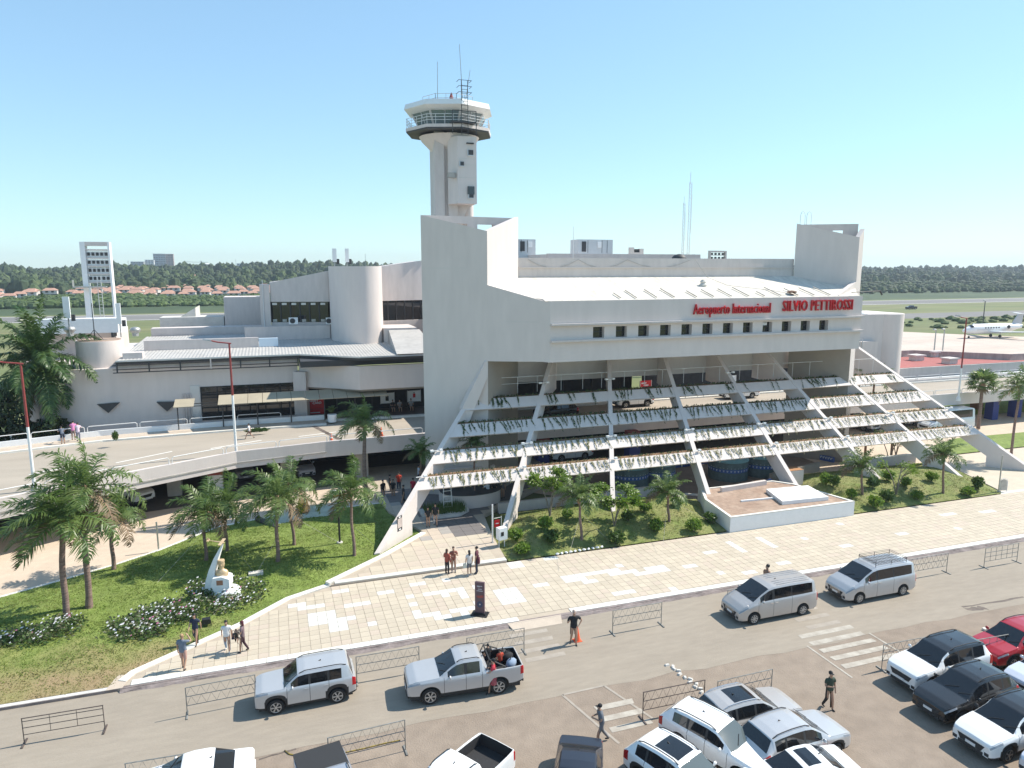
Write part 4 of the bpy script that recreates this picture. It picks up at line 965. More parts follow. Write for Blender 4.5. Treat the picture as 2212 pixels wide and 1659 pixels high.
t = thing('roof_hatch', 'small white chimney box with an opening on the upper roof', 'chimney', GY(1376, 548, 78), 0)
mb = MB(); mb.box(-.9, 0, -1, -.4, .5, .75); mb.box(.4, 0, -1, .9, .5, .6); mb.box(-.4, 0, -1, .4, .5, .15); mb.build('masonry', M['white2'], t)
mb = MB(); mb.box(-.4, .2, .15, .4, .25, .55); mb.build('grating', M['steeldark'], t)
t = thing('satellite_dish', 'dark round dome sitting on the roof edge by the antenna masts', 'dome', GY(1467, 560, 70), 0)
mb = MB(); mb.lathe((0, 0, -.1), [(.85, 0), (.8, .3), (.55, .55), (.1, .68)], 14); mb.build('dome_shell', M['steeldark'], t, 50)
def pole(name, lab, cat, u, v0, v1, Y, r, group=None, extra=None, m=None):
    a = GY(u, v1, Y); b = GY(u, v0, Y); t = thing(name, lab, cat, a, group=group); h = b[2]-a[2]
    mb = MB(); mb.tube((0, 0, -1.0), (0, 0, h), r, r*.6); mb.build('shaft', m or M['galv'], t)
    if extra: extra(t, h)
    return t
pole('antenna', 'thin white whip antenna standing on the roof edge left of the big air unit', 'antenna', 1238, 489, 556, 70, .04, m=M['rail'])
pole('antenna', 'thin antenna rod on the wing roof beside the big wall', 'antenna', 790, 548, 580, 90, .03)
pole('antenna', 'white rod at the end of the upper block left of its windows', 'antenna', 571, 604, 690, 88, .06, m=M['rail'])
# lattice masts
def mast(u, v0, v1, Y, w, lab, lean=0):
    a = GY(u, v1, Y); b = GY(u, v0, Y); h = b[2]-a[2]; t = thing('lattice_mast', lab, 'antenna mast', a, group='lattice antenna masts')
    cs = [(-w, -w*.6), (w, -w*.6), (0, w)]
    for x, y in cs: mb = MB(); mb.tube((x, y, -1), (x, y, h*.88), .035, n=4); mb.build('leg', M['rail'], t)
    mb = MB(); z = 0; k = 0
    while z < h*.86:
        for i in range(3): mb.tube((*cs[i], z), (*cs[(i+1) % 3], z+.45), .02, n=3, cap=False)
        z += .45; k += 1
    o = mb.build('lattice_brace', M['rail'], t); o['kind'] = 'stuff'
    mb = MB(); mb.tube((0, 0, h*.86), (0, 0, h), .03, n=4); mb.tube((.35, 0, h*.3), (.35, 0, h*.75), .02, n=4); mb.tube((0, 0, h*.35), (.35, 0, h*.35), .015, n=4); mb.tube((0, 0, h*.7), (.35, 0, h*.7), .015, n=4); mb.build('dipole', M['rail'], t)
mast(1473, 424, 558, 84, .14, 'shorter lattice antenna mast on the roof'); mast(1485, 372, 558, 84, .18, 'taller lattice antenna mast on the roof')
# tall floodlight frame on two legs, left
FP = thing('floodlight_tower', 'tall white concrete frame with four rows of floodlights on two legs', 'floodlight tower', (-20.2, 97, 9))
fx = lambda u, v: GY(u, v, 97)
Lf = [fx(170, 525), fx(187, 525)]; z_top = 21.95; z_b = 9.0
xl0, xl1, xr0, xr1 = -21.05, -20.5, -18.13, -17.92
for (a, b) in ((xl0, xl1), (xr0, xr1)):
    mb = MB(); mb.box(a, 97, z_b, b, 98.2, z_top); wb(mb, 'leg', M['whiteclean'], FP)
mb = MB(); mb.box(xl1, 97, z_top-.45, xr0, 98.2, z_top); wb(mb, 'top_beam', M['white2'], FP)
for k in range(5):
    z = z_top-.95-k*.95; mb = MB(); mb.box(xl1, 97.2, z-.08, xr0, 97.5, z+.1); wb(mb, 'shelf', M['white2'], FP)
lm = MB(); lm.box(-.14, -.1, -.2, .14, .25, .16); lmm = lm.mesh('floodlight', M['steeldark']); ring = MB(); ring.box(-.225, .0, -.42, .225, .3, -.21); ring.box(-.225, .0, .17, .225, .3, .3); ring.box(-.225, .0, -.21, -.145, .3, .17); ring.box(.145, .0, -.21, .225, .3, .17); rm = ring.mesh('reflector', M['whiteclean'])
for k in range(4):
    for j in range(5):
        o = inst('floodlight', lmm, FP, (xl1+.26+j*.46-FP.location.x, .35, z_top-1.4-k*.95-9)); inst('reflector', rm, o)
mb = MB(); mb.box(-22.0, 96.2, 16.6, -18.5, 97.0, 16.75); mb.box(-22, 96.2, 16.75, -21.95, 97, 17.5); wb(mb, 'platform', M['galv'], FP)
mb = MB()
for x in (-19.5, -19.1): mb.tube((x, 96.8, 9), (x, 96.8, 18), .04, n=4)
for i in range(22): mb.tube((-19.5, 96.8, 9+i*.4), (-19.1, 96.8, 9+i*.4), .025, n=4)
wb(mb, 'ladder', M['rail'], FP)
mb = MB(); mb.box(-20.2, 97.3, 12.2, -18.85, 97.6, 12.5); wb(mb, 'cross_beam', M['concretelight'], FP)
# second frame, far beyond the roof
F2 = thing('floodlight_tower', 'small white floodlight frame showing above the roof by the right tower', 'floodlight tower', GY(1551, 560, 110))
a = GY(1532, 560, 110); b = GY(1570, 540, 110); w = b[0]-a[0]
mb = MB(); mb.box(-w/2, 0, -10, -w/2+.3, .5, 1.5); mb.build('leg', M['white2'], F2); mb = MB(); mb.box(w/2-.3, 0, -10, w/2, .5, 1.5); mb.build('leg', M['white2'], F2); mb = MB(); mb.box(-w/2+.3, 0, 1.2, w/2-.3, .5, 1.5); mb.build('top_beam', M['white2'], F2)
for k in range(2):
    mb = MB(); mb.box(-w/2+.3, .1, .62-k*.7, w/2-.3, .3, .72-k*.7); mb.build('shelf', M['white2'], F2)
    for j in range(4): inst('floodlight', lmm, F2, (-w/2+.65+j*(w-1.3)/3, .2, .95-k*.7))
# panel antennas
def panel_ant(u, v0, v1, Y, lab, w=.35, base=-.6):
    a = GY(u, v1, Y); b = GY(u, v0, Y); h = b[2]-a[2]; t = thing('panel_antenna', lab, 'antenna', a, group='mobile phone panel antennas')
    mb = MB(); mb.tube((0, .25, base), (0, .25, h*.9), .06); mb.build('post', M['galv'], t)
    mb = MB(); mb.box(-w/2, -.1, 0, w/2, .12, h); mb.build('panel', M['whiteclean'], t)
    mb = MB(); mb.box(w/2, .1, -.25, w/2+.3, .4, .35); mb.build('radio_box', M['steeldark'], t)
panel_ant(146, 641, 688, 77.3, 'tall white panel antenna on the left rim of the drum', .55, -1.6); panel_ant(258, 655, 700, 77.3, 'white panel antenna on the right rim of the drum', .4, -1.3)
panel_ant(723, 537, 566, 83, 'white panel antenna on the left of the roof tower', .45); panel_ant(750, 537, 566, 83, 'white panel antenna on the right of the roof tower', .4)
t = pole('antenna', 'dark steel pole on braces in the middle of the drum', 'antenna', 205, 655, 732, 77.3, .06, m=M['steeldark'])
mb = MB(); mb.tube((0, 0, .9), (.8, 0, -.2), .03, n=4); mb.tube((0, 0, .9), (-.8, 0, -.2), .03, n=4); mb.build('brace', M['steeldark'], t)
# ================================================================ control tower
CT = thing('control_tower', 'tall white control tower with an eight-sided glazed cab and antennas', 'control tower', (20.4, 82, 0))
sh = [(17.95, 80.0), (19.0, 79.8), (19.0, 80.15), (19.4, 80.1), (19.4, 79.7), (20.45, 79.6), (20.6, 84), (18.3, 84)]
ZC = GY(940, 290, 80.5)[2]
mb = MB(); mb.prism(sh, 0, ZC+.5); wb(mb, 'shaft', M['white2'], CT)
p = [GY(969, 400, 79.2), GY(988, 400, 78.2), GY(1028, 400, 78.2)]
zt_ = GY(1000, 295, 78.2)[2]; zb_ = GY(1000, 440, 78.2)[2]
bx = [(p[0][0], 79.4), (p[1][0], 77.9), (p[2][0]+.02, 77.9), (p[2][0]+.2, 81.5), (p[0][0]+.5, 81.5)]
mb = MB(); mb.prism(bx, zb_, zt_); wb(mb, 'office_block', M['white'], CT)
mb = MB(); mb.lathe((22.0, 81.0, 14), [(.62, 0), (.62, zb_-13.7)], 20); wb(mb, 'round_column', M['white2'], CT, 40); mb = MB(); mb.extrude([(20.4, 80.2, zb_), (21.9, 80.2, zb_), (21.2, 80.2, zb_-1.6), (20.4, 80.2, zb_-2.2)], (0, .3, 0)); wb(mb, 'bracket', M['white2'], CT); mb = MB(); mb.box(20.5, 83, 14, 23, 83.4, zb_+2); wb(mb, 'rear_wall', M['white2'], CT)
fx0, fx1 = p[1][0], p[2][0]
for (zx, zy, w, h, m, nm) in ((775, 1050, .55, .5, 'steeldark', 'window_unit'), (697, 1150, .4, .4, 'steeldark', 'window_unit'), (780, 1440, .5, .35, 'steeldark', 'window_unit'), (778, 1390, .75, .85, 'glass', 'window'), (770, 968, .8, .12, 'black', 'vent_slot')):
    u = (1080+zx*.3135)/1.302; v = (100+zy*.3135)/1.302; g = GY(u, v, 77.9); mb = MB(); mb.box(g[0]-w/2, 77.7, g[2]-h/2, g[0]+w/2, 77.898, g[2]+h/2); wb(mb, nm, M[m], CT)
    if nm == 'window_unit': mb = MB(); mb.box(g[0]-w/2-.08, 77.72, g[2]-h/2-.1, g[0]+w/2+.08, 77.897, g[2]-h/2-.02); mb.box(g[0]-w/2-.08, 77.72, g[2]-h/2, g[0]-w/2-.01, 77.897, g[2]+h/2+.05); wb(mb, 'sleeve', M['alu'], CT)
g = GY(980, 378, 78.5); mb = MB(); mb.box(g[0]-.7, 78.0, g[2]-.35, g[0]+.1, 78.5, g[2]+.2); wb(mb, 'worn_patch', M['concrete'], CT)
for zy in (1105, 1160, 1275):
    v = (100+zy*.3135)/1.302; z = GY(1000, v, 77.9)[2]; mb = MB(); mb.box(fx0+.05, 77.885, z, fx1-.02, 77.899, z+.04); wb(mb, 'casting_joint', M['concretelight'], CT)
cc = (20.15, 82.0)
def octo(r, rot=22.5-20): return [(cc[0]+r*math.cos(math.radians(rot+45*i)), cc[1]+r*math.sin(math.radians(rot+45*i))) for i in range(8)]
zz = lambda v: GY(977, v, 78.0)[2]
z_sl0, z_sl1, z_gl0, z_gl1, z_rf = zz(284), zz(276), zz(264), zz(237), zz(216)
mb = MB()
rows = []
for r, z in ((1.7, z_sl0-2.0), (2.1, z_sl0-1.5), (3.1, z_sl0-.5), (3.4, z_sl0)): rows.append([(cc[0]+r*math.cos(PI*2*i/24), cc[1]+r*math.sin(PI*2*i/24), z) for i in range(24)])
mb.grid(rows, closed=True); wb(mb, 'funnel', M['white'], CT, 30)
mb = MB(); mb.prism(octo(4.95), z_sl0+.25, z_sl1); wb(mb, 'gallery_slab', M['steeldark'], CT)
mb = MB(); mb.prism(octo(5.0), z_sl1, z_sl1+.32); wb(mb, 'gallery_kerb', M['white2'], CT)
mb = MB(); mb.prism(octo(3.55), z_sl1, z_gl0); wb(mb, 'cab_base', M['white2'], CT)
o0 = octo(3.55); o1 = octo(4.25)
gl_m = mat('cab_glass', (.16, .20, .20), .05, spec=.9)
for i in range(8):
    a0, b0, a1, b1 = o0[i], o0[(i+1) % 8], o1[i], o1[(i+1) % 8]
    lp = lambda p, q, t: (p[0]+(q[0]-p[0])*t, p[1]+(q[1]-p[1])*t)
    for t0, t1 in ((.04, .48), (.52, .96)):
        mb = MB(); mb.add([(*lp(a0, b0, t0), z_gl0), (*lp(a0, b0, t1), z_gl0), (*lp(a1, b1, t1), z_gl1), (*lp(a1, b1, t0), z_gl1)], [(0, 1, 2, 3)]); wb(mb, 'cab_window', gl_m, CT)
    mb = MB(); mb.tube((*a0, z_gl0), (*a1, z_gl1), .13, n=4); wb(mb, 'cab_mullion', M['white2'], CT)
    mb = MB(); mb.tube((*lp(a0, b0, .5), z_gl0), (*lp(a1, b1, .5), z_gl1), .05, n=4); wb(mb, 'cab_mullion', M['alu'], CT)
mb = MB(); mb.prism(octo(1.2), z_gl0, z_gl1); wb(mb, 'cab_core', M['darkroom'], CT)
mb = MB()
r0, r1 = octo(5.15), octo(5.0)
mb.add([(*q, z_gl1+.0) for q in octo(4.2)]+[(*q, z_gl1+.45) for q in r0]+[(*q, z_rf+.0) for q in r1], [tuple(range(7, -1, -1)), tuple(range(16, 24))]+[(i, (i+1) % 8, 8+(i+1) % 8, 8+i) for i in range(8)]+[(8+i, 8+(i+1) % 8, 16+(i+1) % 8, 16+i) for i in range(8)])
wb(mb, 'cab_roof', M['whiteclean'], CT)
og = octo(4.9)
for i in range(8):
    a, b = og[i], og[(i+1) % 8]; mb = MB()
    for h in (.45, .75, 1.05): mb.tube((*a, z_sl1+.3+h), (*b, z_sl1+.3+h), .03, n=4)
    for t in (0, .25, .5, .75): q = lp(a, b, t); mb.tube((*q, z_sl1+.3), (*q, z_sl1+1.36), .03, n=4)
    wb(mb, 'gallery_rail', M['rail'], CT)
for (u, Y, m) in ((858+60, 79.0, 'whiteclean'), (1045, 79, 'whiteclean')):
    g = GY(u, 262, Y)
og2 = octo(3.0)
for i in (4, 5, 6):
    a, b = og2[i], og2[(i+1) % 8]; mb = MB()
    for h in (.5, .95): mb.tube((*a, z_rf+h), (*b, z_rf+h), .03, n=4)
    for t in (0, .5, 1): q = lp(a, b, t); mb.tube((*q, z_rf), (*q, z_rf+.95), .03, n=4)
    wb(mb, 'roof_rail', M['galv'], CT)
x = GY(1003, 260, 77.2)[0]; mb = MB()
for dx in (-.35, .35): mb.tube((x+dx, 77.0, zt_), (x+dx, 77.0, z_rf+1.9), .04, n=4)
for i in range(int((z_rf+1.9-zt_)/.4)): mb.tube((x-.35, 77.0, zt_+.2+i*.4), (x+.35, 77.0, zt_+.2+i*.4), .025, n=4)
for h in (.6, 1.2, 1.8):
    for (a, b) in (((x-.7, 76.7), (x+.7, 76.7)), ((x-.7, 77.6), (x-.7, 76.7)), ((x+.7, 77.6), (x+.7, 76.7))): mb.tube((*a, z_rf+h), (*b, z_rf+h), .03, n=4)
wb(mb, 'ladder', M['steeldark'], CT)
mb = MB(); mb.box(x-1.4, 76.8, zt_-.1+1.3, x+1.2, 78.2, zt_+1.35); mb.tube((x-1.4, 76.8, zt_), (x-1.4, 76.8, zt_+2.4), .05, n=4); mb.tube((x+1.2, 76.8, zt_), (x+1.2, 76.8, zt_+2.4), .05, n=4); mb.tube((x-1.4, 76.8, zt_+2.4), (x+1.2, 76.8, zt_+2.4), .05, n=4); wb(mb, 'access_platform', M['steeldark'], CT)
mb = MB(); mb.box(x-1.9, 76.75, zt_+1.5, x+1.9, 76.85, zt_+3.3); wb(mb, 'gallery_panel', M['white2'], CT) if False else None
for (u, v0, v1, lean) in ((945, 133, 214, 0), (999, 96, 205, -.35), (1006, 150, 205, .5)):
    a = GY(u, v1, 80); b = GY(u, v0, 80); mb = MB(); mb.tube((a[0], 80, a[2]-.5), (b[0]+lean, 80, b[2]), .05, .03, n=4); wb(mb, 'whip_antenna', M['galv'], CT)
mb = MB(); g = GY(975, 208, 80); mb.lathe((g[0], 80, g[2]-.6), [(.2, 0), (.22, .5), (.12, .8), (.02, 1.0)], 8); wb(mb, 'beacon', M['red'], CT)
CT.location = (22.85, 91.84, -2.28); CT.scale = (1.12, 1.12, 1.12)   # it stands 92 m away, behind the wing
# ================================================================ right side: drum annex, red-roofed building
RA = thing('annex', 'white annex with a tall rounded end right of the terminal', 'building', (78, 76, 0))
mb = MB(); mb.prism([(70, 78)]+cyl_pts(81.7, 78.3, 2.6, 225, 360, 12)+[(84.3, 84), (70, 84)], 0, 12.6); wb(mb, 'rounded_tower', M['white'], RA, 30)
mb = MB(); mb.box(64, 75.8, 0, 78.5, 79, 9.0); wb(mb, 'lower_block', M['white'], RA)
mb = MB(); mb.box(64, 75.7, 9.0, 73.2, 75.8, 9.25); wb(mb, 'ledge', M['whiteclean'], RA)
mb = MB(); mb.box(72.2, 76.2, 9.0, 74.5, 78, 11.2); wb(mb, 'stair_housing', M['white2'], RA)
mb = MB(); mb.box(72.6, 76.14, 9.1, 73.5, 76.2, 10.9); wb(mb, 'door', M['wood'], RA)
mb = MB(); mb.tube((64, 75.6, 9.9), (74.5, 75.6, 9.9), .05); mb.tube((64, 75.6, 9.5), (74.5, 75.6, 9.5), .04); wb(mb, 'handrail', M['rail'], RA)
for dx in (0, .4): mb = MB(); mb.tube((75.3+dx, 75.7, 4.5), (75.3+dx, 75.7, 9.4), .07); wb(mb, 'downpipe', M['alu'], RA)
mb = MB(); mb.sphere((77.5, 78, 12.6), .9, 10, 5, (1, 1, .4)); wb(mb, 'roof_dome', M['whiteclean'], RA, True)
RB = thing('low_building', 'low building with a red coated roof beyond the elevated road', 'building', (100, 78, 0))
zr = 4.6
rp4 = [G(1972, 800, zr)[:2], G(2197, 783, zr)[:2], (150, 76.0), (150, 84), G(2200, 770, zr)[:2], G(1970, 757, zr)[:2]]
yb = G(1998, 793, zr)[1]
rp4 = [(80, 78), (150, 77.5), (150, 77.9), (109, 79.4), (99, 88.3), (80, 89)]
mb = MB(); mb.prism(rp4, 0, zr); wb(mb, 'body', M['white2'], RB)
mb = MB(); mb.prism([(80.3, 78.3), (149, 77.6), (149, 77.8), (109, 79.0), (99, 87.9), (80.3, 88.6)], zr, zr+.05); wb(mb, 'roof', M['redroof'], RB)
mb = MB(); mb.prism([(80, 89), (99, 88.3), (109, 79.4), (150, 77.9), (150, 78.2), (109.2, 79.7), (99.2, 88.6), (80, 89.3)], 0, zr+1.0); wb(mb, 'rear_parapet', mat('stained_parapet', (.30, .24, .22), .9, col2=(.5, .42, .38), scale=1.2, stretch=(1, 1, .3)), RB)
for (u, v, w) in ((1988, 776, 1.6), (2030, 768, 2.2), (2060, 783, 1.6)):
    g = G(u, v, zr+.3); mb = MB(); mb.box(g[0]-w/2, g[1], zr, g[0]+w/2, g[1]+1.4, zr+.75); mb.box(g[0]-w/2-.2, g[1]-.2, zr+.75, g[0]+w/2+.2, g[1]+1.6, zr+.95); wb(mb, 'roof_light', M['white2'], RB)
mb = MB(); mb.box(84, 76.9, 3.05, 150, 77.4, 3.2); wb(mb, 'canopy_edge', M['whiteclean'], RB)
for i in range(20):
    x = 84.5+i*2.6; mb = MB(); mb.box(x, 77.2, .5, x+2.3, 77.3, 3.0); wb(mb, 'glazing', M['glassblue'] if i > 3 else M['glass'], RB)
# slanted gangway structure between annex and apron
GW = thing('covered_stair', 'white slanting covered stair beside the rounded tower', 'stair', (88, 108, 0))
mb = MB(); mb.extrude([(84, 106, 0), (93, 106, 0), (93, 106, 3.5), (92, 106, 9.6), (91, 106, 9.6), (84, 106, 3.5)], (0, 1.2, 0)); mb.build('side_panel', M['white2'], None) if False else None
mb = MB(); mb.extrude([(-3, 0, 2.0), (4.5, 0, 2.0), (5.3, 0, 8.2), (4.6, 0, 8.8), (-3, 0, 3.0)], (0, 1.5, 0)); mb.build('side_panel', M['white2'], GW)
mb = MB(); mb.box(3.3, -.05, 2.6, 4.4, -.002, 6.2); mb.build('opening', M['darkroom'], GW)
for k in range(3): mb = MB(); mb.extrude([(-3, -.5, 4.2+k*1.3), (1.2+k*1.3, -.5, 6.2+k*.8), (1.2+k*1.3, -.5, 6.6+k*.8), (-3, -.5, 4.6+k*1.3)], (0, .4, 0)); mb.build('flight', M['red'] if k == 2 else M['alu'], GW)
# ================================================================ palms
PALM = leafmat('palm_leaf', (0.065, 0.135, 0.026), (0.19, 0.255, 0.075), 0.9, 0.4, .45)
PALM2 = leafmat('palm_leaf_light', (0.085, 0.16, 0.032), (0.22, 0.28, 0.095), 0.9, 0.4, .45)
PALMR = leafmat('royal_palm_leaf', (0.028, 0.080, 0.016), (0.095, 0.15, 0.04), 0.7, 0.4, .35)
DEADP = leafmat('dry_frond', (0.19, 0.13, 0.07), (0.30, 0.22, 0.13), 1.2)
TRUNK = mat('palm_trunk', (0.165, 0.105, 0.085), 0.9, col2=(0.30, 0.21, 0.175), scale=1.6, stretch=(1, 1, 7), bump=.8, bscale=4)
TRUNKR = mat('royal_trunk', (0.40, 0.37, 0.38), 0.85, col2=(0.52, 0.48, 0.47), scale=1.0, stretch=(1, 1, 3))
BOOT = mat('palm_boot', (0.24, 0.13, 0.085), 0.9, col2=(0.38, 0.25, 0.17), scale=4, stretch=(1, 1, .4))
CSHAFT = mat('crown_shaft', (0.10, 0.17, 0.05), 0.6, var=.2, scale=2)
def frond(L, e0, droop, wind, r, lf=.55, steps=24, wl=.034, stiff=.5):
    """one feather leaf starting at the origin towards +x; wind = local xy push"""
    mb = MB(); P = Vector((0, 0, 0)); d = Vector((math.cos(e0), 0, math.sin(e0))); ds = L/steps; pts = [P.copy()]
    for i in range(steps):
        t = (i+1)/steps
        d = (d+Vector((wind[0]*ds*.5*t, wind[1]*ds*.5*t, -droop*ds*(.35+1.2*t)))).normalized(); P = P+d*ds; pts.append(P.copy())
    mb.mi = 1; mb.path(pts[::3], [.035*(1-.8*i/len(pts[::3])) for i in range(len(pts[::3]))], 3)
    for i in range(3, steps+1):
        t = i/steps; a = (pts[i]-pts[i-1]).normalized(); side = a.cross(Vector((0, 0, 1)))
        if side.length < .05: side = Vector((0, 1, 0))
        side.normalize(); up = side.cross(a)
        ll = lf*(math.sin(PI*min(1, .18+.80*t))**.6)*(1.0 if t < .9 else .7)
        for s in (-1, 1):
            for q in range(2):
                l = ll*r.uniform(.8, 1.15); fan = r.uniform(.25, .8)
                dr = (side*s*(1-.35*t)+a*fan+up*r.uniform(-.25, .45)).normalized()
                b = pts[i-1].lerp(pts[i], r.random()); m1 = b+dr*l*.5+Vector((wind[0], wind[1], 0))*l*.10
                tip = m1+(dr*l*.5+Vector((wind[0]*.12, wind[1]*.12, -(1-stiff)*.9*l*.55)))
                w = a.cross(dr).normalized().cross(dr).normalized()*wl*.5
                mb.mi = 0
                mb.add([b-w*.5, m1-w, tip, m1+w, b+w*.5], [(0, 1, 3, 4), (1, 2, 3)])
    return mb
def make_palm(seed, n, L, wind, e_hi, e_lo, droop, lm, lf=.55, wl=.05, stiff=.45, dead=2, steps=22):
    """list of (mesh, rotation z)"""
    r = random.Random(seed); out = []
    for i in range(n):
        az = i*2.39996+r.uniform(-.25, .25); f = i/(n-1)
        e = e_hi+(e_lo-e_hi)*f+r.uniform(-.12, .12)
        wl_ = (wind[0]*math.cos(az)+wind[1]*math.sin(az), -wind[0]*math.sin(az)+wind[1]*math.cos(az))
        mm = frond(L*r.uniform(.85, 1.1), e, droop*r.uniform(.8, 1.2), wl_, r, lf, steps, wl, stiff)
        m = DEADP if (i >= n-dead) else lm
        out.append((mm.mesh('frond', [m, BOOT if m is DEADP else CSHAFT]), az))
    return out
WIND = (-.75, -.12)
crownA = make_palm(1, 21, 2.8, WIND, 1.3, -.25, .62, PALM, lf=.72, wl=.062)
crownB = make_palm(2, 20, 2.7, WIND, 1.35, -.3, .70, PALM2, lf=.70, wl=.062)
crownC = make_palm(3, 19, 2.5, WIND, 1.25, -.3, .75, PALM, lf=.66, wl=.06)
crownS = make_palm(4, 18, 1.9, (-.3, -.05), 1.3, -.1, .8, PALM2, lf=.5, wl=.06, dead=1)
crownR = make_palm(5, 34, 5.6, (-.05, -.03), 1.45, -1.1, .33, PALMR, lf=1.15, wl=.12, stiff=.3, dead=1, steps=40)
def palm(base, crown_px, crown, label, r0=.13, r1=.10, lm_scale=1.0, group=None, shaft=False, lean=None, cz=None, name='palm_tree', trunk=TRUNK, rz=0.0):
    top = GY(crown_px[0], crown_px[1], base[1]) if cz is None else (base[0]+(lean or 0), base[1], cz)
    h = top[2]-base[2]; dx = top[0]-base[0]
    t = thing(name, label, 'palm tree', base, rz, group)
    pts = [(dx*(q/8)**1.4+.04*math.sin(q*1.1)*(q > 0), .03*math.sin(q*.8), -.15+(h+.15)*q/8) for q in range(9)]
    mb = MB(); mb.path(pts, [r0*1.25]+[r0+(r1-r0)*q/8 for q in range(1, 9)], 10); mb.build('trunk', trunk, t, 60)
    # leaf bases below the crown
    mb = MB()
    c = Vector(pts[-1])
    if shaft: mb.lathe(c-Vector((0, 0, .2)), [(r1*1.15, 0), (r1*1.5, .3), (r1*1.3, 1.1), (r1*.7, 1.7)], 10); c = c+Vector((0, 0, 1.5)); mb.build('crown_shaft', CSHAFT, t, 50)
    else:
        mb.lathe(c-Vector((0, 0, .45)), [(r1*.95, 0), (r1*1.7, .25), (r1*1.9, .5), (r1*.8, .75)], 8)
        for q in range(8):
            a = q*.785; mb.tube(c+Vector((r1*1.3*math.cos(a), r1*1.3*math.sin(a), -.3)), c+Vector((r1*3.2*math.cos(a), r1*3.2*math.sin(a), .28)), .05, .02, 4)
        mb.build('leaf_base', BOOT, t)
    for me, az in crown:
        o = inst('frond', me, t, c+Vector((.05*math.cos(az), .05*math.sin(az), .1)), (0, 0, az-rz)); o.scale = (lm_scale,)*3
    return t
GQ = 'young queen palms on the left lawn'
for (bu, bv, cu, cv, cr, lab, sc, r0) in (
    (143, 1340, 133, 1125, crownA, 'palm with the thick leaning crown, frontmost on the left lawn', 1.25, .17),
    (192, 1312, 182, 1060, crownB, 'tall straight palm with a reddish crown base rising over the curved road', 1.25, .17),
    (245, 1230, 240, 1118, crownC, 'palm beside the lower road kerb just right of the two tall left palms', 1.0, .13),
    (445, 1210, 440, 1105, crownC, 'slim palm behind the white monument, left one of the pair', 1.05, .11),
    (490, 1190, 486, 1095, crownA, 'slim palm behind the white monument, right one of the pair', .95, .11),
    (600, 1212, 598, 1080, crownB, 'palm with the largest crown in the middle of the left lawn', 1.1, .13),
    (635, 1177, 622, 1052, crownC, 'palm leaning slightly left behind the middle lawn palm near the yellow box', 1.0, .11),
    (765, 1200, 756, 1065, crownA, 'guyed palm next to the black post sign on the lawn', .95, .11)):
    b = on(bu, bv, zL); palm(b, (cu, cv), cr, lab, r0, r0*.75, sc, GQ)
b = on(790, 1095, zL); palm(b, (786, 915), crownB, 'tallest slender palm standing before the dark entrance under the road', .2, .13, 1.0, GQ)
b = (-16.2, 39.2, zL(-16.2, 39.2)); palm(b, (20, 1170), crownA, 'palm cut by the left picture edge over the flower bed', .16, .12, 1.1, GQ, cz=6.2)
b = (GY(96, 955, 75)[0], 75.5, 0.0); palm(b, (88, 815), crownR, 'huge royal palm with a pale grey trunk at the left picture edge', .42, .34, 1.05, None, shaft=True, name='royal_palm', trunk=TRUNKR)
GF = 'small guyed palms on the front lawns'
for (bu, bv, cu, cv, zf, lab) in (
    (1256, 1167, 1250, 1075, zFm, 'small guyed palm between the second and third ribs'), (1445, 1130, 1441, 1066, zFm, 'small guyed palm in front of the round teal tank'),
    (1862, 1078, 1859, 1010, zR, 'small guyed palm before the sixth rib on the right lawn'), (2037, 1066, 2037, 985, zR, 'small guyed palm at the right end lawn before the seventh rib')):
    b = on(bu, bv, zf); palm(b, (cu, cv), crownS, lab, .10, .08, 1.0, GF)
b = on(2183, 990, zB); palm(b, (2203, 838), crownB, 'leaning thin palm cut by the right picture edge', .13, .10, 1.0, None)
b = (57.2, 58.2, 3.0); palm(b, (1938, 812), crownS, 'palm top spilling over the last planter rows by the rounded tower', .1, .1, 1.15, 'palms behind the ribs', cz=8.0)
b = (60.5, 58.5, 3.0); palm(b, (1975, 825), crownS, 'dark palm top behind the last rib below the rounded tower', .1, .1, 1.1, 'palms behind the ribs', cz=7.2)
b = (10.4, 53.2, .3); palm(b, (0, 0), crownS, 'small palm in the shade behind the left rib', .07, .06, .8, 'palms behind the ribs', cz=4.7)
b = (14.6, 52.6, .3); palm(b, (0, 0), crownS, 'small palm inside the first bay under the planters', .08, .07, .75, 'palms behind the ribs', cz=5.2)
# fan palm on the right
def fan_leaf(r, R=.85, pet=1.0):
    mb = MB(); mb.mi = 1; mb.tube((0, 0, 0), (pet, 0, 0), .025, .015, 3); mb.mi = 0; c = Vector((pet, 0, 0)); n = 16
    for i in range(n):
        a = math.radians(-125+250*i/(n-1)); L = R*r.uniform(.85, 1.08)*(1-.25*abs(a)/2.2); d = Vector((math.cos(a), math.sin(a), r.uniform(-.05, .12)-.1*abs(a))); w = Vector((-math.sin(a), math.cos(a), 0))*.075
        m1 = c+d*L*.6; tip = c+d*L+Vector((0, 0, -.22*r.uniform(.6, 1.4)))
        mb.add([c, m1-w, tip, m1+w], [(0, 1, 3), (1, 2, 3)])
    return mb
r_ = random.Random(9); fls = [fan_leaf(r_).mesh('fan_leaf', [PALM2, CSHAFT]) for _ in range(4)]
fld = fan_leaf(r_).mesh('fan_leaf', [DEADP, BOOT])
b = G(2113, 926, 0.1); top = GY(2110, 830, b[1]); t = thing('fan_palm', 'fan palm with a bushy round crown beside the white minibus', 'palm tree', b)
h = top[2]-b[2]; mb = MB(); mb.path([(0, 0, 0), (-.02, 0, h*.5), (-.08, 0, h)], [.22, .17, .2], 9); mb.build('trunk', TRUNK, t, 60)
mb = MB(); mb.lathe((-.08, 0, h-.7), [(.2, 0), (.36, .3), (.3, .8)], 9); mb.build('leaf_base', BOOT, t)
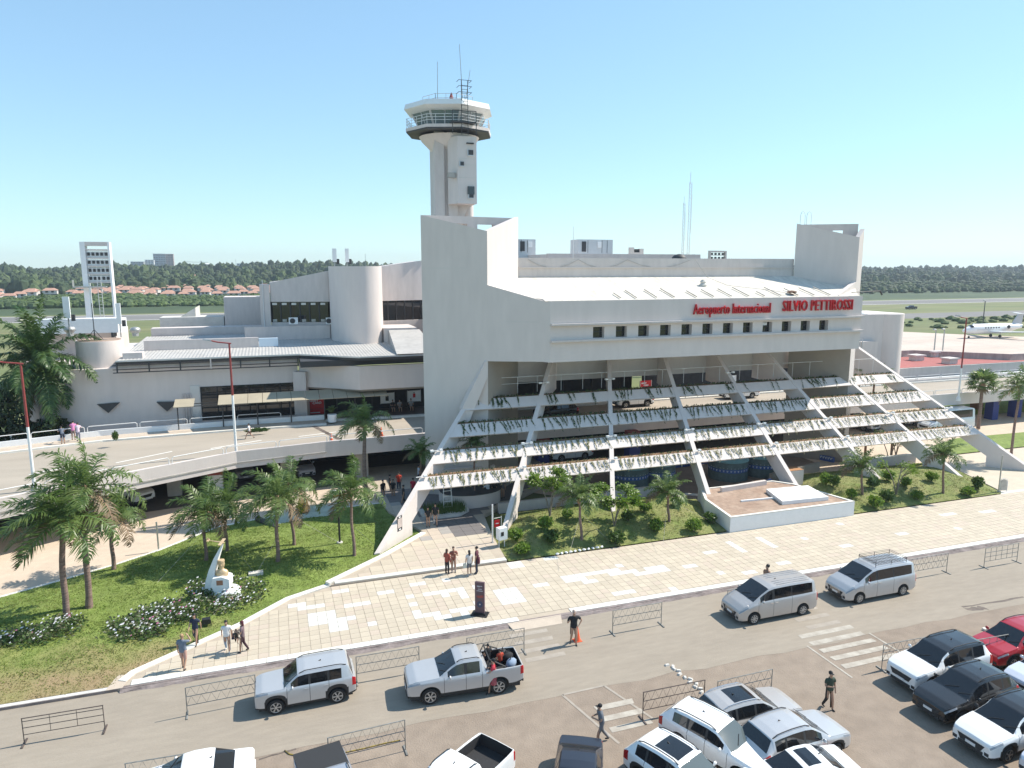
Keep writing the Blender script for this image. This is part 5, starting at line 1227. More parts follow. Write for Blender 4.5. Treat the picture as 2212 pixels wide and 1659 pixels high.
for i in range(34):
    az = i*2.4; e = 1.2-1.6*(i/33)+r_.uniform(-.1, .1); o = inst('fan_leaf', fls[i % 4] if i < 31 else fld, t, (-.08, 0, h), (0, -e, az)); o.scale = (1.15,)*3
# ================================================================ shrubs, small trees
SHR = leafmat('shrub_leaf', (0.10, 0.20, 0.02), (0.24, 0.34, 0.05), 2.2, .45, .4)
SHRD = leafmat('shrub_leaf_dark', (0.05, 0.11, 0.02), (0.13, 0.20, 0.045), 2.2, .45, .35)
BARK = mat('bark', (0.20, 0.17, 0.14), .9, var=.25, scale=5)
def leaf_cloud(r, n, rx, ry, rz, size, zc, shell=.5, core=0):
    mb = MB()
    for _ in range(n):
        u = r.uniform(-1, 1); a = r.uniform(0, 2*PI); q = math.sqrt(1-u*u); k = (shell+(1-shell)*r.random()); 
        lump = .82+.28*math.sin(a*3+u*4)*math.cos(u*5+a)
        c = Vector((rx*q*math.cos(a)*k*lump, ry*q*math.sin(a)*k*lump, zc+rz*u*k*lump))
        d = Vector((r.gauss(0, 1), r.gauss(0, 1), r.gauss(.4, .8))).normalized(); e = d.orthogonal().normalized(); e = (e*math.cos(a*7)+d.cross(e)*math.sin(a*7))
        s = size*r.uniform(.6, 1.3); w = d.cross(e)
        mb.add([c-e*s, c+w*s*.45, c+e*s, c-w*s*.45], [(0, 1, 2, 3)])
    return mb
shm = []
for k in range(3):
    r = random.Random(40+k); shm.append((leaf_cloud(r, 900, .66, .64, .46, .105, .5).mesh('foliage', SHR if k != 1 else SHRD)))
stm = MB()
for q in range(5): stm.tube((0, 0, -.05), (.3*math.cos(q*1.25), .3*math.sin(q*1.25), .45), .02, .012, 4)
stmm = stm.mesh('stem', BARK)
def z3(x, y): return ((1100+.3617*x)/1.302, (980+.3617*y)/1.302)
def z4(x, y): return ((1800+.3617*x)/1.302, (980+.3617*y)/1.302)
SH = [((1129, 1197), zFm, 1.0, 'by the plaza corner next to the info box'), ((1190, 1176), zFm, 1.0, 'near the paving left of the first front palm'), ((1178, 1143), zFm, 1.0, 'behind the corner shrub, below the frangipani'), ((1226, 1121), zFm, 0.9, 'between the frangipani and the first front palm'), ((1331, 1176), zFm, 1.0, 'at the paving below the third rib foot'), ((1417, 1149), zFm, 1.0, 'on the front lawn left of the second front palm'), ((1392, 1106), zFm, 0.85, 'at the top of the front mound right of the leafy tree'), ((1356, 1128), zFm, 0.9, 'under the wide leafy tree'), ((1114, 1168), zFm, 0.9, 'against the foot of the second rib'), ((1499, 1149), zFm, .95, 'on the front lawn left of the platform corner'), ((1534, 1129), zFm, .9, 'touching the left wall of the platform'),
      ((1463, 1094), zFm, .8, 'right behind the second front palm trunk'), (z4(1440, 1110), zR, .95, 'beside the platform end on the right lawn'), (z4(1505, 1075), zR, .95, 'taller behind the one by the platform end'), (z4(1640, 1190), zR, .8, 'low near the white platform wall on the right lawn'),
      (z4(1825, 1240), zR, 1.05, 'nearest the paving on the right lawn'), (z4(1918, 1195), zR, 1.0, 'right of the one nearest the paving on the right lawn'), (z4(2065, 1090), zR, .9, 'right of the sixth rib foot'), (z4(2155, 1175), zR, .9, 'centre of the right lawn by the paving'),
      (z4(1810, 1085), zR, .9, 'touching the left face of the sixth rib foot'), (((2280+1125*.3014)/1.302, (1060+975*.3014)/1.302), zR, 1.0, 'by the seventh rib'), (((2280+1460*.3014)/1.302, (1060+1110*.3014)/1.302), zR, 1.0, 'front one of the pair at the right path'), (((2280+1555*.3014)/1.302, (1060+1050*.3014)/1.302), zR, 1.0, 'rear one of the pair at the right path'),
      (((2280+715*.3014)/1.302, (1060+965*.3014)/1.302), zR, 1.05, 'tall in front of the white tiled wall')]
for i, ((u, v), zf, sc, where) in enumerate(SH):
    p = on(u, v, zf); t = thing('shrub', 'bright green shrub '+where, 'shrub', p, i*1.3, 'shrubs on the front lawns', (sc*rnd.uniform(.85, 1.1), sc*rnd.uniform(.85, 1.1), sc*rnd.uniform(.9, 1.25)))
    inst('foliage', shm[i % 3], t); inst('stem', stmm, t)
def small_tree(p, h, crown, label, lm, n=900, lsz=.15, multi=3, name='frangipani_tree', seed=3):
    r = random.Random(seed); t = thing(name, label, 'tree', p)
    mb = MB(); tips = []
    for q in range(multi):
        a = q*2*PI/multi+.4; b = Vector((.25*math.cos(a), .25*math.sin(a), h*.35)); mb.path([(0, 0, -.1), b*.5, b, Vector((b.x*2.2, b.y*2.2, h*.6))], [.06, .05, .045, .04], 5)
        for k in range(4):
            a2 = a+r.uniform(-1, 1); e = Vector((b.x*2.2, b.y*2.2, h*.6)); tp = e+Vector((math.cos(a2)*crown*.6, math.sin(a2)*crown*.6, h*.28*r.uniform(.5, 1.3))); mb.tube(e, tp, .03, .018, 4); tips.append(tp)
    mb.build('trunk', BARK, t)
    fb = MB()
    for _ in range(n):
        c = r.choice(tips)+Vector((r.gauss(0, .2), r.gauss(0, .2), r.gauss(0, .13))); d = (c-Vector((0, 0, h*.45))).normalized()+Vector((r.gauss(0, .5), r.gauss(0, .5), -.2)); d.normalize()
        w = d.cross(Vector((0, 0, 1))); w = w.normalized() if w.length > .01 else Vector((1, 0, 0)); s = lsz*r.uniform(.7, 1.3)
        fb.add([c, c+d*s*.6+w*s*.24, c+d*s*1.2-Vector((0, 0, s*.4)), c+d*s*.6-w*s*.24], [(0, 1, 2, 3)])
    fb.build('foliage', lm, t); return t
small_tree(on(*z3(1235, 1300), zFm), 3.2, 1.0, 'frangipani with thick light leaves left of the first front palm', SHR, 1500, .27, 3, seed=5)
small_tree(on(*z3(1735, 1390), zFm), 2.6, 1.5, 'low wide leafy tree with drooping leaves at the third rib foot', SHR, 1700, .27, 4, name='leafy_tree', seed=6)
small_tree(on(*z4(1990, 1140), zR), 2.8, 1.1, 'sparse frangipani with bare curved limbs on the right lawn', SHR, 420, .2, 3, seed=7)
small_tree((56.5, 52.0, .1), 3.0, 1.2, 'leafy tree behind the sixth rib by the rear path', SHR, 500, .18, 3, name='leafy_tree', seed=8)
small_tree((59.5, 54.0, .1), 2.6, 1.2, 'leafy tree between the last two ribs at the back', SHRD, 500, .18, 3, name='leafy_tree', seed=9)
small_tree((50.0, 58.0, 5.9), 2.0, .8, 'dark bushy plant growing behind the top planter in the last bay', SHRD, 300, .2, 3, name='leafy_tree', seed=12)
# dark broadleaf trees below the royal palm
def big_tree(x, y, h, r_, label, lm, seed, n=1500, sz=.28, name='broadleaf_tree'):
    r = random.Random(seed); t = thing(name, label, 'tree', (x, y, 0))
    mb = MB(); mb.path([(0, 0, -.2), (.1, 0, h*.3), (0, .1, h*.6)], [.3, .22, .15], 7)
    for q in range(5):
        a = q*1.26; mb.tube((0, .05, h*.45), (r_*.6*math.cos(a), r_*.6*math.sin(a), h*.75), .12, .04, 5)
    mb.build('trunk', BARK, t)
    fb = MB()
    for k in range(7):
        cx_, cy_, cz_ = r.gauss(0, r_*.4), r.gauss(0, r_*.4), h*(.5+.4*r.random()); sub = leaf_cloud(r, n//7, r_*.55, r_*.55, h*.22, sz, 0, .55)
        o = len(fb.v); fb.add([(a+cx_, b+cy_, c+cz_) for a, b, c in sub.v], sub.f)
    fb.build('crown', lm, t); return t
DK = leafmat('dark_leaf', (0.012, 0.030, 0.009), (0.045, 0.075, 0.022), .8, .5, .2)
for x, y, h, q, lab in ((-20.5, 74.5, 5.2, 2.4, 'dark broadleaf tree crown behind the far railing at the left edge'), (-24, 73, 6.5, 2.8, 'dark tree crown at the very left edge under the royal palm'), (-26, 80, 8, 3, 'dark tree furthest back at the left edge by the white wing')):
    big_tree(x, y, h, q, lab, DK, int(-x*3))
t = thing('climber', 'thin weed growing at the far railing by the leaning people', 'plant', G(250, 958, ZD+.3)); inst('foliage', shm[1], t, (0, 0, .2), sc=(.4, .4, 1.0))
t = thing('climber', 'green weeds hanging over the far parapet under the canopy end', 'plant', G(555, 930, ZD+.4)); inst('foliage', shm[1], t, (0, 0, -.2), sc=(1.8, .4, .5))
t = thing('potted_cycad', 'green cycad in a white square pot at the hall entrance', 'potted plant', G(718, 911, ZD+.15)); mb = MB(); mb.lathe((0, 0, 0), [(.42, 0), (.46, .75), (.40, .78)], 12); mb.build('pot', M['whiteclean'], t, 40)
for i in range(16):
    o = inst('frond', crownS[i % 8][0], t, (0, 0, .9), (0, -.2, i*2.4)); o.scale = (.45,)*3
# flower beds around the monument
PET = mat('petal_white', (.72, .70, .70), .6, var=.05); PINK = mat('petal_pink', (.50, .16, .26), .6, var=.1)
def flower_bed(name, label, poly, n, pf):
    b = MB(); c = 0; xs = [p[0] for p in poly]; ys = [p[1] for p in poly]; r = random.Random(len(poly)*7+n)
    cl = [(r.uniform(min(xs), max(xs)), r.uniform(min(ys), max(ys)), r.uniform(.3, .55)) for _ in range(160)]
    cl = [q for q in cl if inside(q[:2], poly)]
    for _ in range(n):
        q = r.choice(cl); x = q[0]+r.gauss(0, .22); y = q[1]+r.gauss(0, .22); z = zL(x, y)+r.uniform(.0, q[2])
        s = r.uniform(.04, .10); a = r.uniform(0, 6.28); d = Vector((math.cos(a), math.sin(a), r.uniform(-.2, .9))).normalized(); w = d.orthogonal().normalized()
        b.mi = 0 if r.random() < .62 else 1; s *= 1.2
        b.add([(x, y, z), tuple(Vector((x, y, z))+d*s+w*s*.5), tuple(Vector((x, y, z))+d*s*2), tuple(Vector((x, y, z))+d*s-w*s*.5)], [(0, 1, 2, 3)])
    for _ in range(int(n*pf)):
        q = r.choice(cl); x = q[0]+r.gauss(0, .22); y = q[1]+r.gauss(0, .22); z = zL(x, y)+q[2]*r.uniform(.8, 1.25); s = r.uniform(.03, .055)
        b.mi = 2 if r.random() < .88 else 3
        b.add([(x-s, y-s, z), (x+s, y-s, z+.02), (x+s, y+s, z+.05), (x-s, y+s, z+.02)], [(0, 1, 2, 3)])
    o = b.build(name, [SHRD, leafmat('bed_leaf', (.06, .09, .035), (.15, .14, .07), 2.5), PET, PINK], None); o['kind'] = 'stuff'; o['label'] = label
def Lp(*pts): return [on(u, v, zL)[:2] for u, v in pts]
flower_bed('flower_bed', 'bed of white flowering plants along the lawn by the path', Lp((232, 1385), (300, 1392), (420, 1340), (440, 1318), (380, 1312), (300, 1330), (245, 1355)), 4200, .032)
flower_bed('flower_bed', 'flowering plants around the white monument', Lp((400, 1290), (430, 1318), (480, 1330), (540, 1312), (572, 1285), (560, 1262), (500, 1250), (430, 1258)), 3600, .032)
flower_bed('flower_bed', 'low bed of white flowers at the left palm trunks', Lp((0, 1405), (60, 1398), (150, 1375), (185, 1350), (150, 1338), (60, 1365), (0, 1385)), 2400, .03)
# guy ropes of the young palms
GUY = [(1256, 1110, 1190+14, 1217-40, zFm), (1256, 1110, 1318, 1166, zFm)]
rp = MB()
def guy(u0, v0, Y, u1, v1, zf):
    a = GY(u0, v0, Y); b = on(u1, v1, zf); mb = MB(); mb.tube(a, b, .009, n=3); t = mb.build('guy_rope', M['cable']); return t
for lab, args in (('guy rope from the second-rib palm towards the paving', (1254, 1112, 42.9, 1225, 1220-8, zFm)), ('guy rope from the second-rib palm to the right', (1258, 1112, 42.9, 1320, 1172, zFm)),
                  ('guy rope from the palm before the teal tank towards the paving', (1442, 1082, 43.8, 1432, 1185-6, zFm)), ('guy rope from the palm before the teal tank to the right', (1446, 1082, 43.8, 1555, 1135, zFm)),
                  ('guy rope from the pair of palms behind the monument to the left stake', (440, 1150, 47.5, 340, 1258, zL)), ('guy rope from the pair of palms to the stone block', (492, 1165, 48.7, 552, 1240, zL)), ('guy rope from the middle lawn palm to the stone block', (605, 1150, 45.9, 553, 1240, zL)),
                  ('guy rope from the palm beside the black post sign to the rib foot', (766, 1140, 45.2, 812, 1180, zL)), ('guy rope from the middle palm crossing the lawn to the post sign', (640, 1120, 48.4, 728, 1170, zL)), ('guy rope of the right lawn palm towards the platform', (1862, 1040, 43.7, 1890, 1095, zR)), ('guy rope of the right end palm to the path', (2037, 1020, 42.6, 2062, 1052, zR))):
    tag(guy(*args), lab, 'rope', 'guy ropes of the young palms')
# ================================================================ vehicles
def paint(n, c, metal=0.0, rough=.32): return mat(n, c, rough, metal=metal, coat=.6, spec=.5, var=.02, scale=2)
PT = {'white': paint('paint_white', (.80, .80, .79)), 'silver': paint('paint_silver', (.52, .52, .525), .35), 'silverwarm': paint('paint_silver_warm', (.50, .475, .455), .35), 'grey': paint('paint_grey', (.30, .31, .33), .4), 'grey2': paint('paint_blue_grey', (.38, .40, .44), .35),
      'black': paint('paint_black', (.018, .017, .017), .1, .25), 'navy': paint('paint_navy', (.035, .04, .055), .3), 'red': paint('paint_red', (.38, .012, .022), .1), 'bluewhite': paint('paint_ice', (.62, .65, .72), .2)}
CGL = mat('car_glass', (.012, .013, .015), .05, spec=.8); CGL2 = mat('car_glass_light', (.10, .12, .12), .05, spec=.9)
LAMPW = mat('headlamp', (.26, .28, .31), .1, spec=1.0); LAMPR = mat('tail_lamp', (.40, .012, .015), .2); CHR = mat('chrome', (.7, .7, .7), .15, metal=.9); RIM = mat('alloy_rim', (.50, .50, .50), .3, metal=.6); RIMD = mat('alloy_rim_dark', (.16, .16, .16), .3, metal=.5); CLAD = mat('black_cladding', (.03, .03, .031), .7); PLATE = mat('number_plate', (.7, .7, .7), .5); BEDL = mat('bed_liner', (.025, .025, .027), .8)
def wheel_meshes(r, w, rimm, spokes):
    mb = MB(); prof = [(r*.62, -w/2), (r*.93, -w/2), (r, -w*.32), (r, w*.32), (r*.93, w/2), (r*.62, w/2)]
    mb.lathe((0, 0, 0), prof, 22, cap=True); ty = mb.mesh('wheel', M['rubber'], 40)
    mb = MB(); mb.lathe((0, 0, 0), [(r*.60, w/2+.004), (r*.66, w/2+.012), (r*.66, w/2+.0), (r*.60, w/2-.02)], 22, cap=False); mb.lathe((0, 0, 0), [(r*.15, w/2-.01), (r*.15, w/2+.018)], 10)
    for i in range(spokes):
        a = 2*PI*i/spokes
        for da in (-.11, .11):
            mb.tube((r*.1*math.cos(a), r*.1*math.sin(a), w/2+.004), (r*.62*math.cos(a+da), r*.62*math.sin(a+da), w/2+.002), r*.055, n=4)
    ri = mb.mesh('rim', rimm)
    for me in (ty, ri): me.transform(Matrix.Rotation(PI/2, 4, 'X'))   # axle along -y
    return ty, ri
def car_meshes(sp):
    L, hw, sill, wr_ = sp['L'], sp['W']/2, sp.get('sill', .30), sp['wr']
    xf, xr = sp['axles']; ra = wr_+.075
    gl0, gl1 = sp['ws']            # windscreen from / to
    sw = sp['sw']                  # side glass spans [(x0,x1)..]
    rw = sp.get('rw')              # rear window span
    bed = sp.get('bed')
    st = set(); n = int(L/.055)
    for i in range(n+1): st.add(round(L*i/n, 4))
    for d in sp.get('doors', ()): st.add(d-.009); st.add(d+.009)
    for a, b in sw: st.add(a); st.add(b)
    st |= {gl0, gl1, .02, .05, .1, L-.02, L-.05, L-.1}
    for xw in (xf, xr):
        for q in range(17): st.add(xw+ra*math.cos(PI*q/16))
    if bed: st |= {bed[0]-.005, bed[0], bed[1], bed[1]+.005}
    if rw: st |= set(rw)
    S = sorted(x for x in st if 0 <= x <= L); S2 = [S[0]]
    for x in S[1:]:
        if x-S2[-1] > .004: S2.append(x)
    S = S2
    sh = lambda x: float(np.interp(x, *zip(*sp['sh']))); tp = lambda x: float(np.interp(x, *zip(*sp['top'])))
    hwx = lambda x: hw*float(np.interp(x, [0, .05, .18, .5, 1.0, L-1.0, L-.5, L-.15, L-.04, L], [.80, .86, .92, .975, 1, 1, .985, .95, .92, .88]))
    rows = []
    for x in S:
        w = hwx(x); zs = sh(x); zt = max(tp(x), zs+.02); zb = sill+float(np.interp(x, [0, .3, L-.4, L], [.02, 0, 0, .10]))
        for xw in (xf, xr):
            if abs(x-xw) < ra: zb = max(zb, wr_+math.sqrt(max(0, ra*ra-(x-xw)**2))*.98)
        zb = min(zb, zs-.12)
        rf = sp.get('rf', .80); cab = min(1, max(0, (zt-zs-.05)/.35)); wt_ = w*(.93+(rf-.93)*cab)
        if bed and bed[0] <= x <= bed[1]:
            zr = zs+.02; p = [(w-.03, zb), (w-.003, zb+.12*(zs-zb)), (w, zb+.5*(zs-zb)), (w-.012, zs-.08), (w-.02, zs), (w-.03, zr), (w-.09, zr), (w-.10, zr-.03), (w-.10, zr-.47), (0, zr-.47)]
        else:
            a = (w-.055, zs+.012); b = (wt_, zt-.055 if zt-zs > .1 else zt-.012)
            l = lambda t: (a[0]+(b[0]-a[0])*t, a[1]+(b[1]-a[1])*t)
            p = [(w-.03, zb), (w-.003, zb+.12*(zs-zb)), (w+.004, zb+.5*(zs-zb)), (w-.006, zs-.07), (w-.04, zs), l(.05), l(.93), (wt_-.05, zt-.012), (wt_*.68, zt), (0, zt+.012)]
        rows.append(p)
    k = len(rows[0])
    V = []; 
    for x, p in zip(S, rows):
        V += [(L/2-x, y, z) for y, z in p]+[(L/2-x, -y, z) for y, z in p[:-1][::-1]]
    m = 2*k-1; parts = {}
    def put(nm, f): parts.setdefault(nm, []).append(f)
    clad = sp.get('clad', 0); doors = sp.get('doors', ())
    for i in range(len(S)-1):
        xm = (S[i]+S[i+1])/2
        for j in range(m-1):
            jj = j if j < k-1 else 2*k-3-j      # mirrored band index 0..k-2
            f = (i*m+j, (i+1)*m+j, (i+1)*m+j+1, i*m+j+1)
            nm = 'body'
            if jj == 5 and any(a <= xm <= b for a, b in sw): nm = 'side_window_r' if j < k-1 else 'side_window_l'
            elif jj == 5 and sw[0][0]-.02 <= xm <= sw[-1][1]+.02: nm = 'door_seam'
            elif jj >= 7 and gl0 <= xm <= gl1: nm = 'windscreen'
            elif rw and jj >= 7 and rw[0] <= xm <= rw[1]: nm = 'rear_window'
            elif sp.get('sun') and jj == 8 and sp['sun'][0] <= xm <= sp['sun'][1]: nm = 'sunroof'
            elif sp.get('blackroof') and jj >= 6 and xm > gl1 and xm < (rw[0] if rw else L): nm = 'roof'
            elif jj <= 4 and any(abs(xm-d) < .009 for d in doors) : nm = 'door_seam'
            elif jj == 3 and xm < sp.get('hl', .55) and xm > .03: nm = 'headlight_r' if j < k-1 else 'headlight_l'
            elif jj in ((2, 3) if not sp.get('tallt') else (2, 3, 4)) and xm > L-sp.get('tl', .30): nm = 'tail_light_r' if j < k-1 else 'tail_light_l'
            elif clad and jj == 0: nm = 'cladding'
            elif clad > 1 and jj == 1 and min(abs(xm-xf), abs(xm-xr)) < ra+.05 : nm = 'cladding'
            elif bed and bed[0]-.01 <= xm <= bed[1]+.01 and jj >= 7: nm = 'bed'
            put(nm, f)
    put('body', tuple(range(m-1, -1, -1))); put('body', tuple((len(S)-1)*m+q for q in range(m)))
    out = {}
    for nm, fs in parts.items():
        idx = {}; vv = []; ff = []
        for f in fs:
            g = []
            for q in f:
                if q not in idx: idx[q] = len(vv); vv.append(V[q])
                g.append(idx[q])
            ff.append(tuple(g))
        mb = MB(); mb.v = vv; mb.f = ff; mb.m = [0]*len(ff); out[nm] = mb
    return out, hwx, sh, tp
_wheels = {}
def make_car(sp, pt, name, label, cat='car', group=None, roofpt=None, rim='light', glass=None):
    parts, hwx, sh, tp = car_meshes(sp); L = sp['L']; t = thing(name, label, cat, group=group)
    P = PT[pt]; g = glass or CGL
    mm = {'body': P, 'windscreen': g, 'rear_window': CGL, 'sunroof': CGL, 'roof': PT['black'], 'door_seam': CLAD, 'cladding': CLAD, 'bed': BEDL}
    for nm, mb in parts.items():
        base = nm.rsplit('_', 1)[0] if nm[-2:] in ('_r', '_l') else nm
        m = mm.get(base) or (CGL if base == 'side_window' else LAMPW if base == 'headlight' else LAMPR)
        mb.build('%s' % base if base != 'body' else 'body', m, t, 32)
    for c_ in t.children:
        if c_.name.startswith('door_seam'): c_['kind'] = 'stuff'
    # underbody
    ub = MB(); ub.box(-L/2+.15, -sp['W']/2+.16, .22, L/2-.15, sp['W']/2-.16, .62); ub.build('underbody', CLAD, t)
    key = (sp['wr'], rim, sp.get('sp', 5))
    if key not in _wheels: _wheels[key] = wheel_meshes(sp['wr'], .225, RIM if rim == 'light' else RIMD, sp.get('sp', 5))
    ty, ri = _wheels[key]
    for xw in sp['axles']:
        for s in (-1, 1):
            o = inst('wheel', ty, t, (L/2-xw, s*(sp['W']/2-.125), sp['wr']), (0, 0, 0 if s < 0 else PI)); inst('rim', ri, o)
    W2 = sp['W']/2; zf = sh(.02)
    gr = MB(); gr.add([(L/2-.02, -W2*.60, zf-.06), (L/2-.02, W2*.60, zf-.06), (L/2-.02, W2*.46, zf-.30), (L/2-.02, -W2*.46, zf-.30), (L/2+.014, -W2*.60, zf-.06), (L/2+.014, W2*.60, zf-.06), (L/2+.014, W2*.46, zf-.30), (L/2+.014, -W2*.46, zf-.30)], [(4, 7, 6, 5), (0, 1, 5, 4), (1, 2, 6, 5), (2, 3, 7, 6), (3, 0, 4, 7)]); gr.build('grille', CLAD, t)
    for s in (-1, 1): fg = MB(); fg.box(L/2-.06, s*W2*.70-.09, .36, L/2+.004, s*W2*.70+.09, .50); fg.build('fog_lamp', CLAD, t)
    if sp.get('chrome'):
        for q in range(3): c = MB(); c.box(L/2+.012, -W2*.40, zf-.20+q*.06, L/2+.022, W2*.40, zf-.18+q*.06); c.build('grille_bar', CHR, t)
    gr = MB(); gr.box(L/2-.02, -W2*.55, .30, L/2+.012, W2*.55, .44); gr.build('air_intake', CLAD, t)
    for x, nz in ((L/2+.018, .47), (-L/2-.012, .62)):
        p = MB(); p.box(x-.008, -.2, nz, x+.008, .2, nz+.11); p.build('number_plate', PLATE, t)
    bb = MB(); bb.box(-L/2-.03, -W2*.75, .36, -L/2+.03, W2*.75, .52); bb.build('rear_bumper', CLAD if sp.get('clad') else P, t)
    xm = L/2-sp['sw'][0][0]-.05; zm = sh(sp['sw'][0][0])+.09
    for s in (-1, 1):
        mi = MB(); mi.sphere((xm, s*(W2+.09), zm), .11, 8, 5, (.55, .9, .75)); mi.tube((xm, s*(W2-.06), zm-.05), (xm, s*(W2+.06), zm-.02), .025, n=4); mi.build('mirror', P if not sp.get('blackmirror') else CLAD, t, True)
        for hx in sp.get('handles', ()): h = MB(); h.box(L/2-hx-.1, s*(W2-.006)-.018, sh(hx)-.14, L/2-hx+.08, s*(W2-.006)+.018, sh(hx)-.105); h.build('door_handle', CHR if sp.get('chrome') else P, t)
    if sp.get('rails'):
        x0, x1 = sp['rails']
        for s in (-1, 1):
            k = 8; pts = []
            for i in range(k+1):
                x = x0+(x1-x0)*i/k; pts.append((L/2-x, s*(sp['W']/2*sp.get('rf', .8)-.09), tp(x)+(.05 if 0 < i < k else .0)))
            r = MB(); r.path(pts, .02, 4); r.build('roof_rail', CLAD if sp.get('railm') != 'chrome' else CHR, t)
    a = MB(); xa = sp['ws'][1]+.9 if not sp.get('bed') else sp['ws'][1]+.5; a.extrude([(L/2-xa, 0, tp(xa)), (L/2-xa-.14, 0, tp(xa)+.01), (L/2-xa-.14, 0, tp(xa)+.07)], (0, .02, 0)); a.build('roof_antenna', CLAD, t)
    if sp.get('spoiler_on'):
        s_ = MB(); xs = sp['spoiler']; s_.extrude([(L/2-xs, -W2*.66, tp(xs)+.0), (L/2-xs-.32, -W2*.66, tp(xs)-.05), (L/2-xs-.32, -W2*.66, tp(xs)-.01), (L/2-xs, -W2*.66, tp(xs)+.03)], (0, W2*1.32, 0)); s_.build('spoiler', P, t)
    wi = MB()
    for y in (-.25, .35): wi.tube((L/2-sp['ws'][0]-.05, y, tp(sp['ws'][0]+.05)+.035), (L/2-sp['ws'][0]-.30, y+.45, tp(sp['ws'][0]+.30)+.035), .012, n=3)
    wi.build('wiper', CLAD, t)
    return t
suv = dict(L=4.45, W=1.84, wr=.345, axles=(.92, 3.58), ws=(1.22, 2.02), sw=[(1.62, 2.42), (2.52, 3.32), (3.42, 3.86)], rw=(3.98, 4.30), rf=.76, doors=(1.42, 2.47, 3.40), handles=(2.3, 3.3), clad=2, rails=(2.1, 3.9), spoiler=3.9,
           sh=[(0, .74), (.15, .84), (.5, .93), (1.2, 1.0), (2.4, 1.03), (3.8, 1.09), (4.25, 1.10), (4.45, .98)],
           top=[(0, .76), (.06, .86), (.4, .98), (1.2, 1.07), (1.25, 1.09), (2.05, 1.58), (2.4, 1.64), (3.0, 1.65), (3.6, 1.61), (3.95, 1.54), (4.32, 1.12), (4.45, 1.0)])
suvs = dict(suv, sun=(2.25, 3.3)); suvb = dict(suv, blackroof=1, blackmirror=1)
bigsuv = dict(suv, L=4.8, W=1.86, wr=.38, axles=(.95, 3.70), rw=(4.35, 4.60), sw=[(1.65, 2.5), (2.6, 3.4), (3.5, 4.2)], doors=(1.45, 2.55, 3.45), handles=(2.35, 3.35), rails=(2.2, 4.2), spoiler=4.25, blackroof=1,
              sh=[(0, .85), (.15, .96), (.5, 1.06), (1.25, 1.13), (2.4, 1.15), (4.1, 1.2), (4.6, 1.2), (4.8, 1.05)], top=[(0, .87), (.06, .98), (.4, 1.10), (1.2, 1.19), (1.25, 1.21), (1.98, 1.72), (2.4, 1.80), (3.2, 1.82), (4.1, 1.78), (4.35, 1.72), (4.65, 1.22), (4.8, 1.08)])
jeep = dict(L=4.24, W=1.80, wr=.35, axles=(.84, 3.42), ws=(1.20, 1.78), sw=[(1.50, 2.22), (2.32, 3.02), (3.12, 3.60)], rw=(3.98, 4.14), rf=.84, doors=(1.32, 2.27, 3.08), handles=(2.12, 2.95), clad=2, rails=(1.85, 3.85), sp=6, tallt=0, tl=.14,
            sh=[(0, .92), (.08, .99), (.5, 1.06), (1.2, 1.09), (3.9, 1.12), (4.15, 1.12), (4.24, 1.05)], top=[(0, .94), (.05, 1.02), (.3, 1.09), (1.18, 1.14), (1.22, 1.16), (1.80, 1.62), (2.1, 1.67), (3.4, 1.69), (3.95, 1.66), (4.12, 1.18), (4.24, 1.08)])
pick = dict(L=5.25, W=1.86, wr=.385, axles=(.98, 4.08), ws=(1.42, 2.15), sw=[(1.80, 2.52), (2.64, 3.22)], rw=None, rf=.78, doors=(1.6, 2.58, 3.32), handles=(2.42, 3.15), bed=(3.62, 5.17), rails=(2.2, 3.25), clad=1, sp=6, tallt=1, tl=.16, sill=.40,
            sh=[(0, .92), (.12, 1.0), (.5, 1.08), (1.4, 1.14), (3.4, 1.17), (3.58, 1.18), (5.2, 1.2), (5.25, 1.15)], top=[(0, .94), (.06, 1.03), (.4, 1.14), (1.40, 1.21), (1.44, 1.23), (2.18, 1.70), (2.5, 1.76), (3.2, 1.76), (3.36, 1.70), (3.50, 1.22), (5.2, 1.23), (5.25, 1.18)])
van = dict(L=5.12, W=1.92, wr=.335, axles=(.90, 4.10), ws=(.86, 1.86), sw=[(1.30, 2.05), (2.2, 3.3), (3.36, 4.72)], rw=(4.95, 5.06), rf=.84, doors=(1.15, 2.12, 3.33), handles=(1.98, 2.3), clad=0, chrome=1, spoiler=4.72, sp=8, sill=.27, tl=.10, tallt=1, hl=.52,
           sh=[(0, .72), (.1, .82), (.4, .98), (.85, 1.12), (1.4, 1.18), (2.2, 1.20), (4.9, 1.24), (5.12, 1.15)], top=[(0, .74), (.05, .84), (.35, 1.05), (.84, 1.24), (.88, 1.27), (1.85, 1.82), (2.2, 1.90), (3.2, 1.93), (4.4, 1.92), (4.92, 1.86), (5.06, 1.3), (5.12, 1.18)])
sedan = dict(L=4.45, W=1.75, wr=.315, axles=(.88, 3.48), ws=(1.28, 2.02), sw=[(1.66, 2.36), (2.46, 3.15)], rw=(3.12, 3.78), rf=.76, doors=(1.45, 2.41, 3.2), handles=(2.25, 3.1), clad=0, sill=.26, tl=.2,
             sh=[(0, .66), (.12, .76), (.5, .84), (1.25, .92), (3.7, .97), (4.3, .97), (4.45, .90)], top=[(0, .68), (.06, .78), (.4, .89), (1.25, .98), (1.30, 1.0), (2.05, 1.39), (2.4, 1.44), (2.9, 1.43), (3.15, 1.37), (3.75, 1.05), (3.85, 1.03), (4.38, 1.0), (4.45, .93)])
sedans = dict(sedan, sun=(2.2, 2.8))
